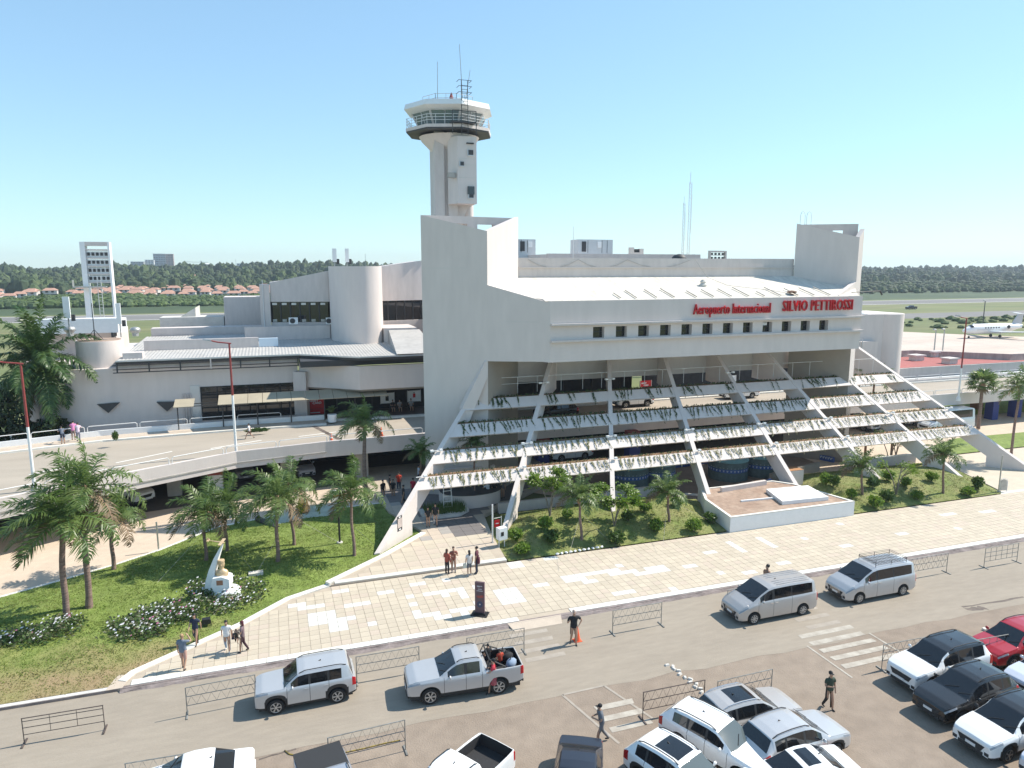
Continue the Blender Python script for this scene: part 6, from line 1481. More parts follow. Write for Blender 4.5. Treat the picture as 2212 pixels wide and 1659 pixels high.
wagon = dict(sedan, L=4.6, axles=(.9, 3.55), rw=(4.15, 4.45), sw=[(1.66, 2.36), (2.46, 3.2), (3.3, 3.9)], rails=(2.1, 4.0), spoiler=4.05, clad=1, wr=.335,
             sh=[(0, .70), (.12, .82), (.5, .90), (1.25, .98), (3.9, 1.05), (4.4, 1.05), (4.6, .95)], top=[(0, .72), (.06, .84), (.4, .95), (1.25, 1.04), (1.30, 1.06), (2.05, 1.48), (2.4, 1.54), (3.4, 1.54), (4.1, 1.48), (4.48, 1.08), (4.6, .97)])
bus = dict(L=6.9, W=2.05, wr=.36, axles=(1.0, 5.1), ws=(.75, 1.5), sw=[(1.15, 1.95), (2.2, 6.4)], rw=(6.8, 6.86), rf=.86, doors=(1.05, 2.05), handles=(), clad=1, sill=.3, tallt=1, tl=.09,
           sh=[(0, .9), (.1, 1.0), (.72, 1.3), (1.5, 1.55), (2.2, 1.6), (6.8, 1.6), (6.9, 1.5)], top=[(0, .92), (.05, 1.05), (.72, 1.42), (.78, 1.46), (1.5, 2.35), (1.9, 2.62), (3, 2.68), (6.6, 2.68), (6.82, 2.55), (6.87, 1.7), (6.9, 1.55)])
def wheelpos(front, rear, sp, z=0, near=-1):
    """place from the two ground contacts seen on the near side"""
    a = Vector(G(*front, z)); b = Vector(G(*rear, z)); d = (a-b); ang = math.atan2(d.y, d.x); d.normalize(); n = Vector((-d.y, d.x, 0))
    mid = (a+b)/2; axm = (sp['axles'][0]+sp['axles'][1])/2; c = mid-d*(sp['L']/2-axm)*1.0
    c = mid+d*(0)-d*(sp['L']/2-axm)*(1)
    side = n if (n.y > 0) == (near < 0) else -n
    return (c+side*(sp['W']/2-.1)), ang
def park(t, loc, ang): t.location = loc; t.rotation_euler = (0, 0, ang); return t
R = math.radians
# on the road
p, a = wheelpos((597, 1541), (727, 1519), jeep); park(make_car(jeep, 'silver', 'parked_car', 'boxy silver grey off-road car on the road beside the kerb'), p, PI)
p, a = wheelpos((941, 1527), (1079, 1490), pick); PKP = park(make_car(pick, 'silver', 'pickup_truck', 'silver double-cab pickup with people and bags on its open bed', 'pickup truck'), p, PI-R(4))
p, a = wheelpos((1629, 1349), (1731, 1327), van); V1 = park(make_car(van, 'silverwarm', 'minivan', 'silver minivan with ribbed roof standing nearer the zebra crossing', 'van'), p, PI)
p, a = wheelpos((1854, 1304), (1948, 1285), van); V2 = park(make_car(van, 'silver', 'minivan', 'silver minivan carrying a black roof rack', 'van'), p, PI)
for i in range(6):
    for s in (-1, 1):
        mb = MB(); mb.box(-2.1+.0, s*(.14+i*.0)+s*.1*i-.012, 1.93, .1, s*(.14)+s*.1*i+.012, 1.955)
        if i in (1, 3, 5): mb.build('roof_rib', PT['silver'], V1)
mb = MB()
for i in range(12): mb.tube((.3-i*.2, -.62, 2.03), (.3-i*.2, .62, 2.03), .012, n=4)
for y in (-.62, -.3, 0, .3, .62): mb.tube((.35, y, 2.02), (-1.95, y, 2.02), .012, n=4)
for z in (2.12, 2.2): mb.path([(.35, -.64, z), (.35, .64, z), (-1.95, .64, z), (-1.95, -.64, z), (.35, -.64, z)], .014, 4)
for x in (.35, -.8, -1.95):
    for y in (-.62, .62): mb.tube((x, y, 1.88), (x, y, 2.2), .014, n=4)
mb.build('roof_rack', M['steeldark'], V2)
# sport bar on the silver pickup
mb = MB()
for s in (-1, 1): mb.path([(PKP and (5.25/2-3.55), s*.74, 1.2), (5.25/2-3.7, s*.66, 1.62), (5.25/2-4.4, s*.8, 1.25)], .035, 5)
mb.tube((5.25/2-3.7, -.66, 1.62), (5.25/2-3.7, .66, 1.62), .035, n=5); mb.build('sport_bar', CLAD, PKP)
# right-hand parking row, noses to the left
ROW = [((26.3, 22.55), 'bigsuv', bigsuv, 'white', 'white car with a black roof parked furthest up the right row beside the barrier', 182), ((25.55, 20.45), 'suv', suv, 'black', 'black car with chrome window trim in the right row', 182.5), ((25.2, 18.2), 'suvb', suvb, 'white', 'white car with a black roof and dark wheels, nearest complete one in the right row', 183),
       ((25.9, 16.0), 'suv', suv, 'bluewhite', 'pale blue white car cut by the picture corner at lower right', 183)]
for (nx, ny), nm, sp, pt, lab, ang in ROW:
    t = make_car(sp, pt, 'parked_car', lab, 'car', 'cars parked in the right row', rim='dark' if pt in ('black', 'white') else 'light'); a = R(ang); c = (nx-math.cos(a)*sp['L']/2, ny-math.sin(a)*sp['L']/2, 0); park(t, c, a)
t = make_car(suv, 'red', 'parked_car', 'red car behind the white one at the right picture edge', 'car', 'cars parked in the right row'); park(t, (33.3+.6, 22.9, 0), R(182))
t = make_car(suvs, 'bluewhite', 'parked_car', 'silver white car between the red and the black ones at the right edge', 'car', 'cars parked in the right row'); park(t, (32.9, 20.4, 0), R(183))
# lower middle group
GM = 'cars parked in the lower middle group'
t = make_car(dict(suvs, railm='chrome'), 'silverwarm', 'parked_car', 'warm silver car with a glass sunroof at the back of the middle group', 'car', GM); park(t, (17.95, 22.45, 0), R(1))
t = make_car(suv, 'silver', 'parked_car', 'large silver hatchback facing right with its rear to the white wagon', 'car', GM); park(t, (18.6, 20.45, 0), R(4))
t = make_car(wagon, 'white', 'parked_car', 'white wagon with black roof rails facing the lower right', 'car', GM, glass=CGL2); park(t, (15.75, 21.3, 0), R(-66))
t = make_car(suvs, 'white', 'parked_car', 'white car with a wide dark panoramic roof, leftmost of the white ones in the middle', 'car', GM, glass=CGL2); park(t, (13.35, 19.9, 0), R(-68))
t = make_car(sedans, 'white', 'parked_car', 'white saloon with a small sunroof at the bottom picture edge', 'car', GM); park(t, (17.35, 18.65, 0), R(178))
t = make_car(sedan, 'navy', 'parked_car', 'dark blue grey saloon seen from behind at the bottom edge', 'car', GM); park(t, (9.55, 20.95, 0), R(-118))
t = make_car(pick, 'white', 'pickup_truck', 'white pickup with an empty black bed at the bottom edge', 'pickup truck', GM); park(t, (5.15, 21.9, 0), R(-146))
PT3 = make_car(pick, 'grey2', 'pickup_truck', 'grey blue pickup with a covered bed cut by the bottom edge', 'pickup truck', GM); park(PT3, (1.15, 22.55, 0), R(-81))
mb = MB(); mb.box(5.25/2-5.2, -.86, 1.19, 5.25/2-3.62, .86, 1.27); mb.build('bed_cover', CLAD, PT3)
t = make_car(sedan, 'white', 'parked_car', 'white saloon of which only the roof shows at the bottom left edge', 'car'); g = G(405, 1648, 1.4); park(t, (g[0], g[1], 0), R(180))
# on the elevated road and beneath it
t = make_car(suv, 'white', 'parked_car', 'white car standing on the elevated road between the third and fourth ribs', 'car', 'cars on the elevated road'); park(t, (37.4, 69.0, ZD), PI)
t = make_car(wagon, 'white', 'parked_car', 'white estate car on the sunlit elevated road between the fifth and sixth ribs', 'car', 'cars on the elevated road'); park(t, (51.6, 69.4, ZD), PI)
t = make_car(suv, 'black', 'parked_car', 'dark car in the shade of the elevated road behind the second rib', 'car', 'cars on the elevated road'); park(t, (27.0, 66.0, ZD), PI)
GU = 'cars in the shade under the elevated road'
g = G(322, 1080, 0); t = make_car(pick, 'white', 'pickup_truck', 'white double-cab pickup coming out from under the curved road', 'pickup truck', GU); park(t, (g[0]-1.6, g[1]+.7, 0), R(-52))
g = G(520, 1040, 0); t = make_car(pick, 'grey', 'pickup_truck', 'dim grey pickup in the shade right of the red column', 'pickup truck', GU); park(t, (g[0]-.2, g[1]+2.0, 0), R(-75))
g = G(655, 1035, 0); t = make_car(sedan, 'bluewhite', 'parked_car', 'pale car facing out of the shade right of the big lawn palm', 'car', GU); park(t, (g[0], g[1]+2.2, 0), R(-80))
g = G(1240, 995, 0); t = make_car(sedan, 'white', 'parked_car', 'white saloon seen between planter rows in the second bay', 'car', GU); park(t, (g[0], g[1]+1.0, 0), R(183))
g = G(1872, 930, 0); t = make_car(pick, 'grey2', 'pickup_truck', 'grey blue pickup seen through the sixth bay under the road', 'pickup truck', GU); park(t, (g[0], g[1]+1.5, 0), R(-85))
g = G(1990, 918, 0); t = make_car(sedan, 'white', 'parked_car', 'pale car seen through the last bay under the road', 'car', GU); park(t, (g[0], g[1]+1, 0), R(-170))
g = G(2085, 932, 0); t = make_car(bus, 'white', 'minibus', 'white minibus with a long dark side window beside the fan palm', 'minibus'); park(t, (g[0]-1.8, g[1]+1.1, 0), R(180))
g = G(1968, 668, 0); t = make_car(pick, 'black', 'pickup_truck', 'tiny dark pickup driving on the far airfield taxiway', 'pickup truck'); park(t, g, R(175))
# ================================================================ business jet on the apron
j0 = G(2090, 730); JL = 20.5
jt = thing('business_jet', 'white twin-engined business jet with a T tail parked on the apron', 'aircraft', (j0[0]+7.6, j0[1]-1, 0), R(180-4))
WJ = M['whiteclean']; mb = MB(); rows = []
for x, r, z in ((10.2, .05, 2.0), (9.6, .45, 2.05), (8.6, .85, 2.15), (7.2, 1.2, 2.35), (5.5, 1.35, 2.45), (-3.5, 1.35, 2.45), (-6, 1.15, 2.6), (-8.5, .7, 2.95), (-10.2, .2, 3.2)):
    rows.append([(x, r*math.cos(2*PI*i/16), z+r*math.sin(2*PI*i/16)*1.02) for i in range(16)])
mb.grid(rows, closed=True); mb.build('fuselage', WJ, jt, True)
def slab(pts, th): b = MB(); b.extrude(pts, th); return b
for s in (-1, 1):
    slab([(2.2, s*1.0, 1.55), (-1.6, s*1.0, 1.55), (-4.2, s*9.4, 2.05), (-3.0, s*9.4, 2.05)], (0, 0, .22)).build('wing', WJ, jt)
    slab([(-3.1, s*9.4, 2.05), (-4.2, s*9.4, 2.05), (-4.4, s*9.6, 3.0), (-3.8, s*9.6, 3.0)], (0, s*.08, 0)).build('winglet', WJ, jt)
    mb = MB(); rows = []
    for x, r in ((-3.2, .52), (-4, .66), (-6, .62), (-7.4, .4)): rows.append([(x, s*2.0+r*math.cos(2*PI*i/12), 3.0+r*math.sin(2*PI*i/12)) for i in range(12)])
    mb.grid(rows, closed=True); e = mb.build('engine', WJ, jt, True)
    b = MB(); b.lathe((0, 0, 0), [(.48, 0), (.48, .05)], 12); o = b.build('intake', CLAD, e); o.rotation_euler = (0, PI/2, 0); o.location = (-3.25, s*2.0, 3.0)
    slab([(-8.6, s*.05, 6.3), (-9.9, s*.05, 6.3), (-10.9, s*3.4, 6.4), (-10.3, s*3.4, 6.4)], (0, 0, .12)).build('tailplane', WJ, jt)
    b = MB(); b.tube((-1.2, s*1.4, 1.6), (-1.2, s*1.4, .4), .1); b.lathe((0, 0, 0), [(0.01, -.15), (.42, -.15), (.42, .15), (.01, .15)], 12); 
    b2 = MB(); b2.tube((-1.2, s*1.4, 1.6), (-1.2, s*1.4, .4), .1); b2.build('main_gear', M['galv'], jt); b3 = MB(); b3.lathe((0, 0, -.15), [(.42, 0), (.42, .3)], 12); o = b3.build('wheel', M['rubber'], jt); o.rotation_euler = (PI/2, 0, 0); o.location = (-1.2, s*1.4, .42)
    b = MB(); b.box(5.6, s*1.28, 2.75, 7.2, s*1.30+s*.04, 3.05) if False else None
    for q in range(6): b = MB(); b.box(3.6-q*.9, min(s*1.3, s*1.36), 2.62, 4.0-q*.9, max(s*1.3, s*1.36), 2.98); b.build('cabin_window', CGL, jt)
    b = MB(); b.box(-4, min(s*1.2, s*1.365), 2.25, 6.5, max(s*1.2, s*1.365), 2.34); b.build('side_stripe', mat('jet_stripe', (.45, .42, .38), .4), jt)
slab([(-6.2, -.1, 3.3), (-9.8, -.1, 3.3), (-10.2, -.1, 6.35), (-8.4, -.1, 6.35)], (0, .2, 0)).build('fin', mat('jet_fin', (.5, .5, .52), .4), jt)
b = MB(); b.tube((7.8, 0, 1.6), (7.8, 0, .3), .08); b.build('nose_gear', M['galv'], jt); b = MB(); b.lathe((0, 0, -.1), [(.28, 0), (.28, .2)], 12); o = b.build('wheel', M['rubber'], jt); o.rotation_euler = (PI/2, 0, 0); o.location = (7.8, 0, .28)
b = MB(); rows = [[(8.05+.0, math.cos(t)*.98, 2.55+math.sin(t)*.75) for t in (.45, 1.0, 1.57, 2.14, 2.7)], [(7.35, math.cos(t)*1.2, 2.55+math.sin(t)*1.08) for t in (.45, 1.0, 1.57, 2.14, 2.7)]]
b.grid(rows); b.build('cockpit_window', CGL, jt)
# ================================================================ people
SKIN = mat('skin', (.42, .25, .17), .55); SKIN2 = mat('skin_brown', (.26, .15, .10), .55); HAIRB = mat('hair_black', (.012, .010, .009), .5); HAIRW = mat('hair_brown', (.06, .03, .018), .5); HAIRL = mat('hair_fair', (.35, .22, .11), .5); SHOE = mat('shoe_dark', (.03, .028, .027), .6); SHOEW = mat('shoe_white', (.7, .7, .7), .6)
def cloth(c): return mat('cloth_%02x%02x%02x' % tuple(int(255*x) for x in c), c, .85, var=.1, scale=6)
ARM = {  # elbow, wrist offsets from the shoulder (forward, outward, up), arm hanging etc.
    'down': ((.0, .05, -.28), (.05, .06, -.53)), 'swingf': ((.10, .05, -.26), (.28, .03, -.42)), 'swingb': ((-.12, .06, -.26), (-.14, .07, -.50)),
    'fold': ((.04, .08, -.28), (.26, -.08, -.22)), 'phone': ((.14, .08, -.24), (.30, -.08, -.04)), 'up': ((.16, .14, -.08), (.24, -.04, .14)), 'hip': ((-.06, .2, -.22), (.04, .06, -.38)), 'hold': ((.08, .06, -.27), (.30, .0, -.26)), 'rail': ((.20, .06, -.22), (.42, .02, -.26)), 'thumb': ((.05, .12, -.26), (.25, .10, -.08))}
def person(loc, heading, label, top, bottom, hair=None, h=1.72, la='down', ra='down', walk=0.0, bend=0.0, sit=False, shorts=False, sleeve='short', hairlen=0, skin=None, shoe=None, cat='person', cap=None, skirt=None, wide=1.0, group=None, look=0.0):
    s = h/1.74; skin = skin or SKIN; hair = hair or HAIRB; shoe = shoe or SHOE
    V, E, Rr, Lb = [], [], [], []
    def v(p, r, lab, par=None):
        V.append(Vector(p)); Rr.append(r if isinstance(r, tuple) else (r, r)); Lb.append(lab)
        if par is not None: E.append((par, len(V)-1))
        return len(V)-1
    ph = .93 if not sit else .50
    fb = math.radians(bend)
    def up(x, y, z):   # upper body point relative to the pelvis, bent forward
        return (x*math.cos(fb)+z*math.sin(fb), y, ph+z*math.cos(fb)-x*math.sin(fb))
    pel = v((0, 0, ph), (.125*wide, .155*wide), 'leg')
    sp = v(up(0, 0, .20), (.10*wide, .135*wide), 'top', pel); ch = v(up(.01, 0, .40), (.115*wide, .165*wide), 'top', sp); nb = v(up(0, 0, .535), (.06, .075), 'top', ch)
    nk = v(up(.015, 0, .60), .052, 'skin', nb); chin = v(up(.035, 0, .655), (.078, .066), 'skin', nk); hd = v(up(.02, 0, .735), (.098, .078), 'skin', chin); ht = v(up(.0, 0, .80), (.07, .06), 'skin', hd)
    nose = v(up(.125, 0, .70), .014, 'skin', hd)
    for sg, pose in ((1, la), (-1, ra)):
        sh = up(0, sg*.185*wide, .49); e, w = ARM[pose]
        si = v(sh, .062, 'top', ch)
        def ao(o): return (sh[0]+o[0], sh[1]+sg*o[1], sh[2]+o[2])
        el = v(ao(e), .043, 'top' if sleeve == 'long' else 'skin', si); mid = Vector(sh).lerp(Vector(ao(e)), .6)
        wr = v(ao(w), .030, 'top' if sleeve == 'long' else 'skin', el)
        d = (Vector(ao(w))-Vector(ao(e))).normalized(); pm = v(Vector(ao(w))+d*.07, (.036, .022), 'skin', wr)
        sd = d.cross(Vector((0, sg, .3))).normalized()
        for q, (of, ln) in enumerate(((-.028, .075), (-.010, .088), (.010, .083), (.028, .066))):
            kn = v(Vector(ao(w))+d*(.10)+sd*of, .0095, 'skin', pm); v(Vector(ao(w))+d*(.10+ln*.6)+sd*of+Vector((0, -sg*.02, 0)), .008, 'skin', kn)
        v(Vector(ao(w))+d*.06+sd*(-.06)+Vector((0, -sg*.01, 0)), .010, 'skin', pm)
    for sg in (1, -1):
        st = walk*sg
        hp = v((0, sg*.09*wide, ph-.06), .088*wide, 'leg', pel)
        if sit: kn = v((.42, sg*.12, ph-.02), .065, 'leg', hp); an = v((.46, sg*.13, .09), .045, 'leg', kn)
        else:
            kn = v((.03+st*.22+abs(st)*.05, sg*.10, .50), .062*wide, 'skin' if shorts else 'leg', hp); kx = st*.45-(.10 if st < 0 else 0)*1.0
            an = v((kx, sg*.105, .085+(abs(st)*.10 if st < 0 else 0)), .040, 'skin' if shorts else 'leg', kn)
        a = V[an]; hl = v(a+Vector((-.03, 0, -.045)), .036, 'shoe', an); v(a+Vector((.15, sg*.015, -.055)), (.038, .03), 'shoe', hl)
    me = bpy.data.meshes.new('person'); me.from_pydata([tuple(p*s) for p in V], E, [])
    o = bpy.data.objects.new('person', me); COL.objects.link(o)
    md = o.modifiers.new('skin', 'SKIN'); md.use_smooth_shade = True; md.branch_smoothing = .3
    sv = me.skin_vertices[0].data
    for i, r in enumerate(Rr): sv[i].radius = (r[0]*s, r[1]*s); sv[i].use_root = (i == 0)
    o.modifiers.new('sub', 'SUBSURF').levels = 1
    dg = bpy.context.evaluated_depsgraph_get(); ev = o.evaluated_get(dg); nm = bpy.data.meshes.new_from_object(ev)
    bpy.data.objects.remove(o); bpy.data.meshes.remove(me)
    # label each face by its nearest bone
    seg = [(V[a]*s, V[b]*s, Lb[b] if Lb[b] != 'shoe' else 'shoe', (a, b)) for a, b in E]
    A = np.array([tuple(q[0]) for q in seg]); B = np.array([tuple(q[1]) for q in seg]); D = B-A; DD = (D*D).sum(1)+1e-9
    n = len(nm.polygons); C = np.zeros(n*3); nm.polygons.foreach_get('center', C); C = C.reshape(-1, 3)
    T = np.clip(((C[:, None, :]-A[None])*D[None]).sum(2)/DD[None], 0, 1); Q = A[None]+T[..., None]*D[None]; dist = ((C[:, None, :]-Q)**2).sum(2)
    rad = np.array([max(Rr[q[3][1]])*s for q in seg]); j = np.argmin(dist/(rad[None]**1.2), axis=1)
    lab = []
    for i in range(n):
        l = seg[j[i]][2]; t_ = T[i, j[i]]; a, b = seg[j[i]][3]
        if sleeve == 'short' and l == 'skin' and Lb[a] == 'top' and V[a].z > V[b].z and a != nb: l = 'top' if t_ < .62 else 'skin'
        if shorts and l == 'skin' and Lb[a] == 'leg': l = 'leg' if t_ < .80 else 'skin'
        if (a, b) == (nb, nk): l = 'top' if t_ < .35 else 'skin'
        if skirt and C[i][2] > .45*s and Lb[b] == 'leg': l = 'leg'
        lab.append(l)
    nm.materials.clear()
    for m in (skin, shoe): nm.materials.append(m)
    nm.polygons.foreach_set('material_index', [1 if l == 'shoe' else 0 for l in lab])
    t = bpy.data.objects.new('person', nm); COL.objects.link(t); tag(t, label, cat, group)
    co = np.zeros(len(nm.vertices)*3); nm.vertices.foreach_get('co', co); co = co.reshape(-1, 3); no = np.zeros(len(nm.vertices)*3); nm.vertices.foreach_get('normal', no); no = no.reshape(-1, 3)
    for key, name, m in (('top', 'shirt', top), ('leg', 'shorts' if shorts else 'trousers', bottom)):
        if m is None: continue
        idx = {}; vv = []; ff = []
        for i, p in enumerate(nm.polygons):
            if lab[i] != key: continue
            f = []
            for q in p.vertices:
                if q not in idx: idx[q] = len(vv); vv.append(tuple(co[q]+no[q]*(.012 if key == 'leg' else .018)))
                f.append(idx[q])
            ff.append(tuple(f))
        mb = MB(); mb.v = vv; mb.f = ff; mb.m = [0]*len(ff); mb.build(name, m, t, 'all')
    hb = MB(); c = Vector(up(.0, 0, .755))*s
    hb.sphere(c+Vector((-.012, 0, .012)), .103*s, 10, 6, (1.0, .86, .88))
    if hairlen: hb.sphere(c+Vector((-.055, 0, -.06-hairlen*.45))*s if False else c+Vector((-.06*s, 0, (-.08-hairlen*.4)*s)), .09*s, 8, 5, (.6, .95, .9+hairlen*4))
    hb.build('hair', cap or hair, t, True)
    # trim: the face stays clear of hair
    hm = t.children[-1].data
    for vx in hm.vertices:
        l = vx.co-c
        if l.x > .03*s and l.z < .05*s: vx.co.x = c.x+.03*s
    if cap:
        br = MB(); f = Vector(up(.12, 0, .775))*s; br.sphere(f, .07*s, 8, 4, (1, .9, .15)); br.build('cap_brim', cap, t)
    if skirt:
        k = MB(); rows = []
        for z, r in ((1.36, .17), (1.05, .16), (.9, .2), (.55, .27)): rows.append([(r*.85*math.cos(2*PI*i/14)*s, r*math.sin(2*PI*i/14)*s, z*s) for i in range(14)])
        k.grid(rows, closed=True); k.build('dress', skirt, t, 'all')
    t.location = loc; t.rotation_euler = (0, 0, heading); return t
def bag(t, m, p, sx=.12, sy=.22, sz=.28, name='handbag', label='', cat='bag'):
    """a carried bag is a thing of its own beside its owner"""
    mw = Matrix.Translation(t.location) @ Matrix.Rotation(t.rotation_euler[2], 4, 'Z'); q = mw @ Vector(p)
    o = thing(name, label, cat, q, t.rotation_euler[2]); mb = MB(); mb.add([(-sx/2, -sy/2, 0), (sx/2, -sy/2, 0), (sx/2, sy/2, 0), (-sx/2, sy/2, 0), (-sx*.35, -sy*.42, sz), (sx*.35, -sy*.42, sz), (sx*.35, sy*.42, sz), (-sx*.35, sy*.42, sz)], [(0, 3, 2, 1), (4, 5, 6, 7), (0, 1, 5, 4), (1, 2, 6, 5), (2, 3, 7, 6), (3, 0, 4, 7)]); mb.build('pouch', m, o)
    mb = MB(); mb.path([(0, -sy*.3, sz), (0, -sy*.2, sz+.16), (0, sy*.2, sz+.16), (0, sy*.3, sz)], .012, 4); mb.build('strap', m, o); return o
k_ = lambda r, g, b: cloth((r, g, b))
BLK = k_(.018, .018, .02); WHT = k_(.7, .7, .7); NAVY = k_(.02, .03, .06); DEN = k_(.12, .20, .34); DEN2 = k_(.30, .40, .52); RUST = k_(.30, .07, .045); BURG = k_(.10, .025, .04); GRYB = k_(.16, .19, .24); KHAK = k_(.36, .25, .17); OLV = k_(.04, .06, .04); PNK = k_(.62, .22, .42); REDC = k_(.45, .03, .05); GRY = k_(.22, .21, .22); PINKSH = k_(.45, .27, .22)
def gp(u, v, z): return G(u, v, z)
# four people on the step
person(gp(966, 1240, PZ), R(40), 'woman in a rust red top and dark trousers, leftmost of the four on the step', RUST, BLK, HAIRW, 1.62, 'fold', 'down', hairlen=.12, sleeve='long')
person(gp(980, 1236, PZ), R(-100), 'person in a brown shirt and pale jeans reading a phone beside the rust top', k_(.26, .10, .07), DEN2, HAIRW, 1.66, 'phone', 'fold', wide=1.05)
t = person(gp(1014, 1243, PZ), R(100), 'woman in a white top and denim shorts with long dark hair', k_(.6, .57, .55), k_(.10, .12, .15), HAIRB, 1.62, 'down', 'down', hairlen=.2, shorts=True, shoe=SHOEW)
bag(t, k_(.55, .55, .48), (.02, .30, .55), label='pale handbag at the side of the woman in denim shorts')
t = person(gp(1030, 1239, PZ), R(150), 'man in a dark burgundy shirt, rightmost of the four on the step', BURG, NAVY, HAIRB, 1.76, 'down', 'down')
bag(t, BURG, (-.16, .12, .75), .14, .26, .36, 'backpack', 'dark burgundy shoulder bag behind the man in the burgundy shirt')
person(gp(925, 1139, EZ), R(-100), 'boy in black standing in the shade under the lowest planter row', BLK, k_(.05, .05, .055), HAIRB, 1.52, 'down', 'hold')
person(gp(941, 1136, EZ), R(-105), 'woman in a black top and white trousers in the shade beside a boy', BLK, WHT, HAIRB, 1.70, 'down', 'down', walk=.25)
person(gp(958, 1085, EZ), R(90), 'person in white trousers and dark top at the kiosk planter', BLK, WHT, HAIRB, 1.7, 'down', 'down')
person(gp(1056, 1085, EZ), R(110), 'person in a white shirt leaning on the kiosk counter', k_(.62, .64, .68), NAVY, HAIRB, 1.72, 'rail', 'rail', bend=25)
person(gp(1068, 1082, EZ), R(100), 'person in black beside the white shirt at the kiosk', BLK, BLK, HAIRB, 1.66)
person(gp(1086, 1076, EZ), R(-80), 'woman with dark hair standing right of the kiosk in the shade', k_(.12, .11, .12), k_(.25, .2, .17), HAIRB, 1.62, hairlen=.1)
# people in the dark entrance
for (u, v, hd, lab, tp, bt, hh, kw) in ((828, 1080, -60, 'person in a dark shirt and jeans at the left of the entrance group', BLK, DEN, 1.7, {}), (850, 1078, -120, 'person in black with white shoes in the entrance group', BLK, k_(.05, .05, .06), 1.68, dict(shoe=SHOEW)), (862, 1062, 90, 'person in a bright red shirt at the back of the entrance group', k_(.5, .05, .025), NAVY, 1.74, {}),
                                 (872, 1092, 180, 'person in dark clothes nearest the rib in the entrance group', k_(.03, .03, .035), BLK, 1.7, dict(walk=.4)), (893, 1075, 60, 'person in red walking behind the left rib', k_(.42, .02, .05), BLK, 1.66, {}), (905, 1045, 0, 'person in a pale shirt under the road by the left rib', k_(.45, .5, .55), NAVY, 1.7, {}), (843, 1068, 0, 'person in a black shirt and shorts in the entrance group', BLK, k_(.06, .06, .06), 1.7, dict(shorts=True))):
    person(gp(u, v, .02 if u < 880 else EZ), R(hd), lab, tp, bt, HAIRB, hh, group=None, **kw)
# lower left group
person(gp(398, 1445, PZ), R(68), 'man in a grey blue shirt and pink shorts shading his eyes at the paving tip', GRYB, PINKSH, HAIRL, 1.76, 'down', 'up', shorts=True, wide=1.12, walk=.22)
person(on(424, 1391, zL), R(-110), 'boy in dark navy clothes walking on the lawn edge', NAVY, NAVY, HAIRB, 1.62, 'swingb', 'swingf', walk=.45)
t = person(gp(492, 1407, PZ), R(-95), 'woman in a white top and wide blue jeans', WHT, DEN2, HAIRB, 1.62, 'down', 'swingb', walk=.35, hairlen=.06, shoe=SHOEW, wide=1.05)
bag(t, NAVY, (0, .32, .62), .1, .2, .3, label='dark blue handbag beside the woman in wide jeans')
person(gp(526, 1408, PZ), R(170), 'woman in a dark mauve top and tights carrying a child', k_(.16, .11, .12), k_(.05, .02, .03), k_(.10, .02, .03), 1.62, 'fold', 'fold', walk=.3, hairlen=.1)
c = gp(526, 1408, PZ); person((c[0]-.28, c[1]+.05, .72), R(-60), 'small child in dark clothes carried by the woman in mauve', k_(.05, .05, .04), BLK, HAIRB, .85, 'fold', 'down', sit=True, cat='child')
# man in the road with a cone behind
person(gp(1239, 1392, 0), R(-100), 'man in black shirt and shorts standing in the road by the zebra crossing', BLK, BLK, mat('hair_grey', (.4, .3, .25), .6), 1.84, 'hip', 'thumb', shorts=True, wide=1.1, walk=.2)
def cone(p, lab, h=.75, grp=None):
    t = thing('traffic_cone', lab, 'traffic cone', p, group=grp); mb = MB(); mb.lathe((0, 0, .03), [(.17, 0), (.03, h-.03)], 14); mb.build('cone_body', M['orange'], t, 60); mb = MB(); mb.box(-.2, -.2, 0, .2, .2, .035); mb.build('base', M['orange'], t); mb = MB(); mb.lathe((0, 0, h*.5), [(.106, 0), (.08, h*.16)], 14); mb.build('reflective_band', M['whiteclean'] if grp else M['orange'], t, 60); return t
cone(gp(1247, 1384, 0), 'red traffic cone right behind the man in black in the road')
cone(G(905, 944, ZD), 'orange cone just behind the near railing of the elevated road, left one', .8, 'cones on the elevated road'); cone(G(1068-250, 940, ZD), 'orange cone on the elevated road next to the tall palm top', .85, 'cones on the elevated road')
bpy.data.objects['traffic_cone.001'].location = (4.4, 62.6, ZD); bpy.data.objects['traffic_cone.002'].location = (8.9, 63.6, ZD)
# people in the lot
person(gp(1789, 1531, 0), R(-95), 'man in a dark green shirt, cap and black trousers in the parking lot', OLV, BLK, HAIRB, 1.74, 'down', 'fold', walk=.3, cap=BLK)
person(gp(1299, 1604, 0), R(170), 'man in a grey shirt and dark cap walking with folded arms in the lot', k_(.13, .14, .16), k_(.17, .17, .18), HAIRB, 1.70, 'fold', 'fold', walk=.5, cap=BLK, bend=8)
t = person(gp(1066, 1497, 0), R(165), 'woman in a red patterned dress pushing the side of the silver pickup', REDC, BLK, HAIRB, 1.66, 'rail', 'hold', walk=.5, skirt=mat('red_print_dress', (.42, .03, .05), .85, col2=(.30, .16, .15), scale=9), cap=BLK)
pk = PKP.matrix_basis
def onp(x, y, z):
    q = Matrix.Translation(PKP.location) @ Matrix.Rotation(PKP.rotation_euler[2], 4, 'Z') @ Vector((x, y, z)); return tuple(q)
person(onp(-1.25, -.45, .72), R(100), 'boy in a black shirt sitting in the pickup bed behind the cab', BLK, NAVY, HAIRB, 1.35, 'down', 'hold', sit=True, cat='person')
person(onp(-1.75, -.1, .72), R(100), 'child in a red shirt sitting among bags in the pickup bed', k_(.45, .06, .03), NAVY, HAIRB, 1.15, 'down', 'fold', sit=True)
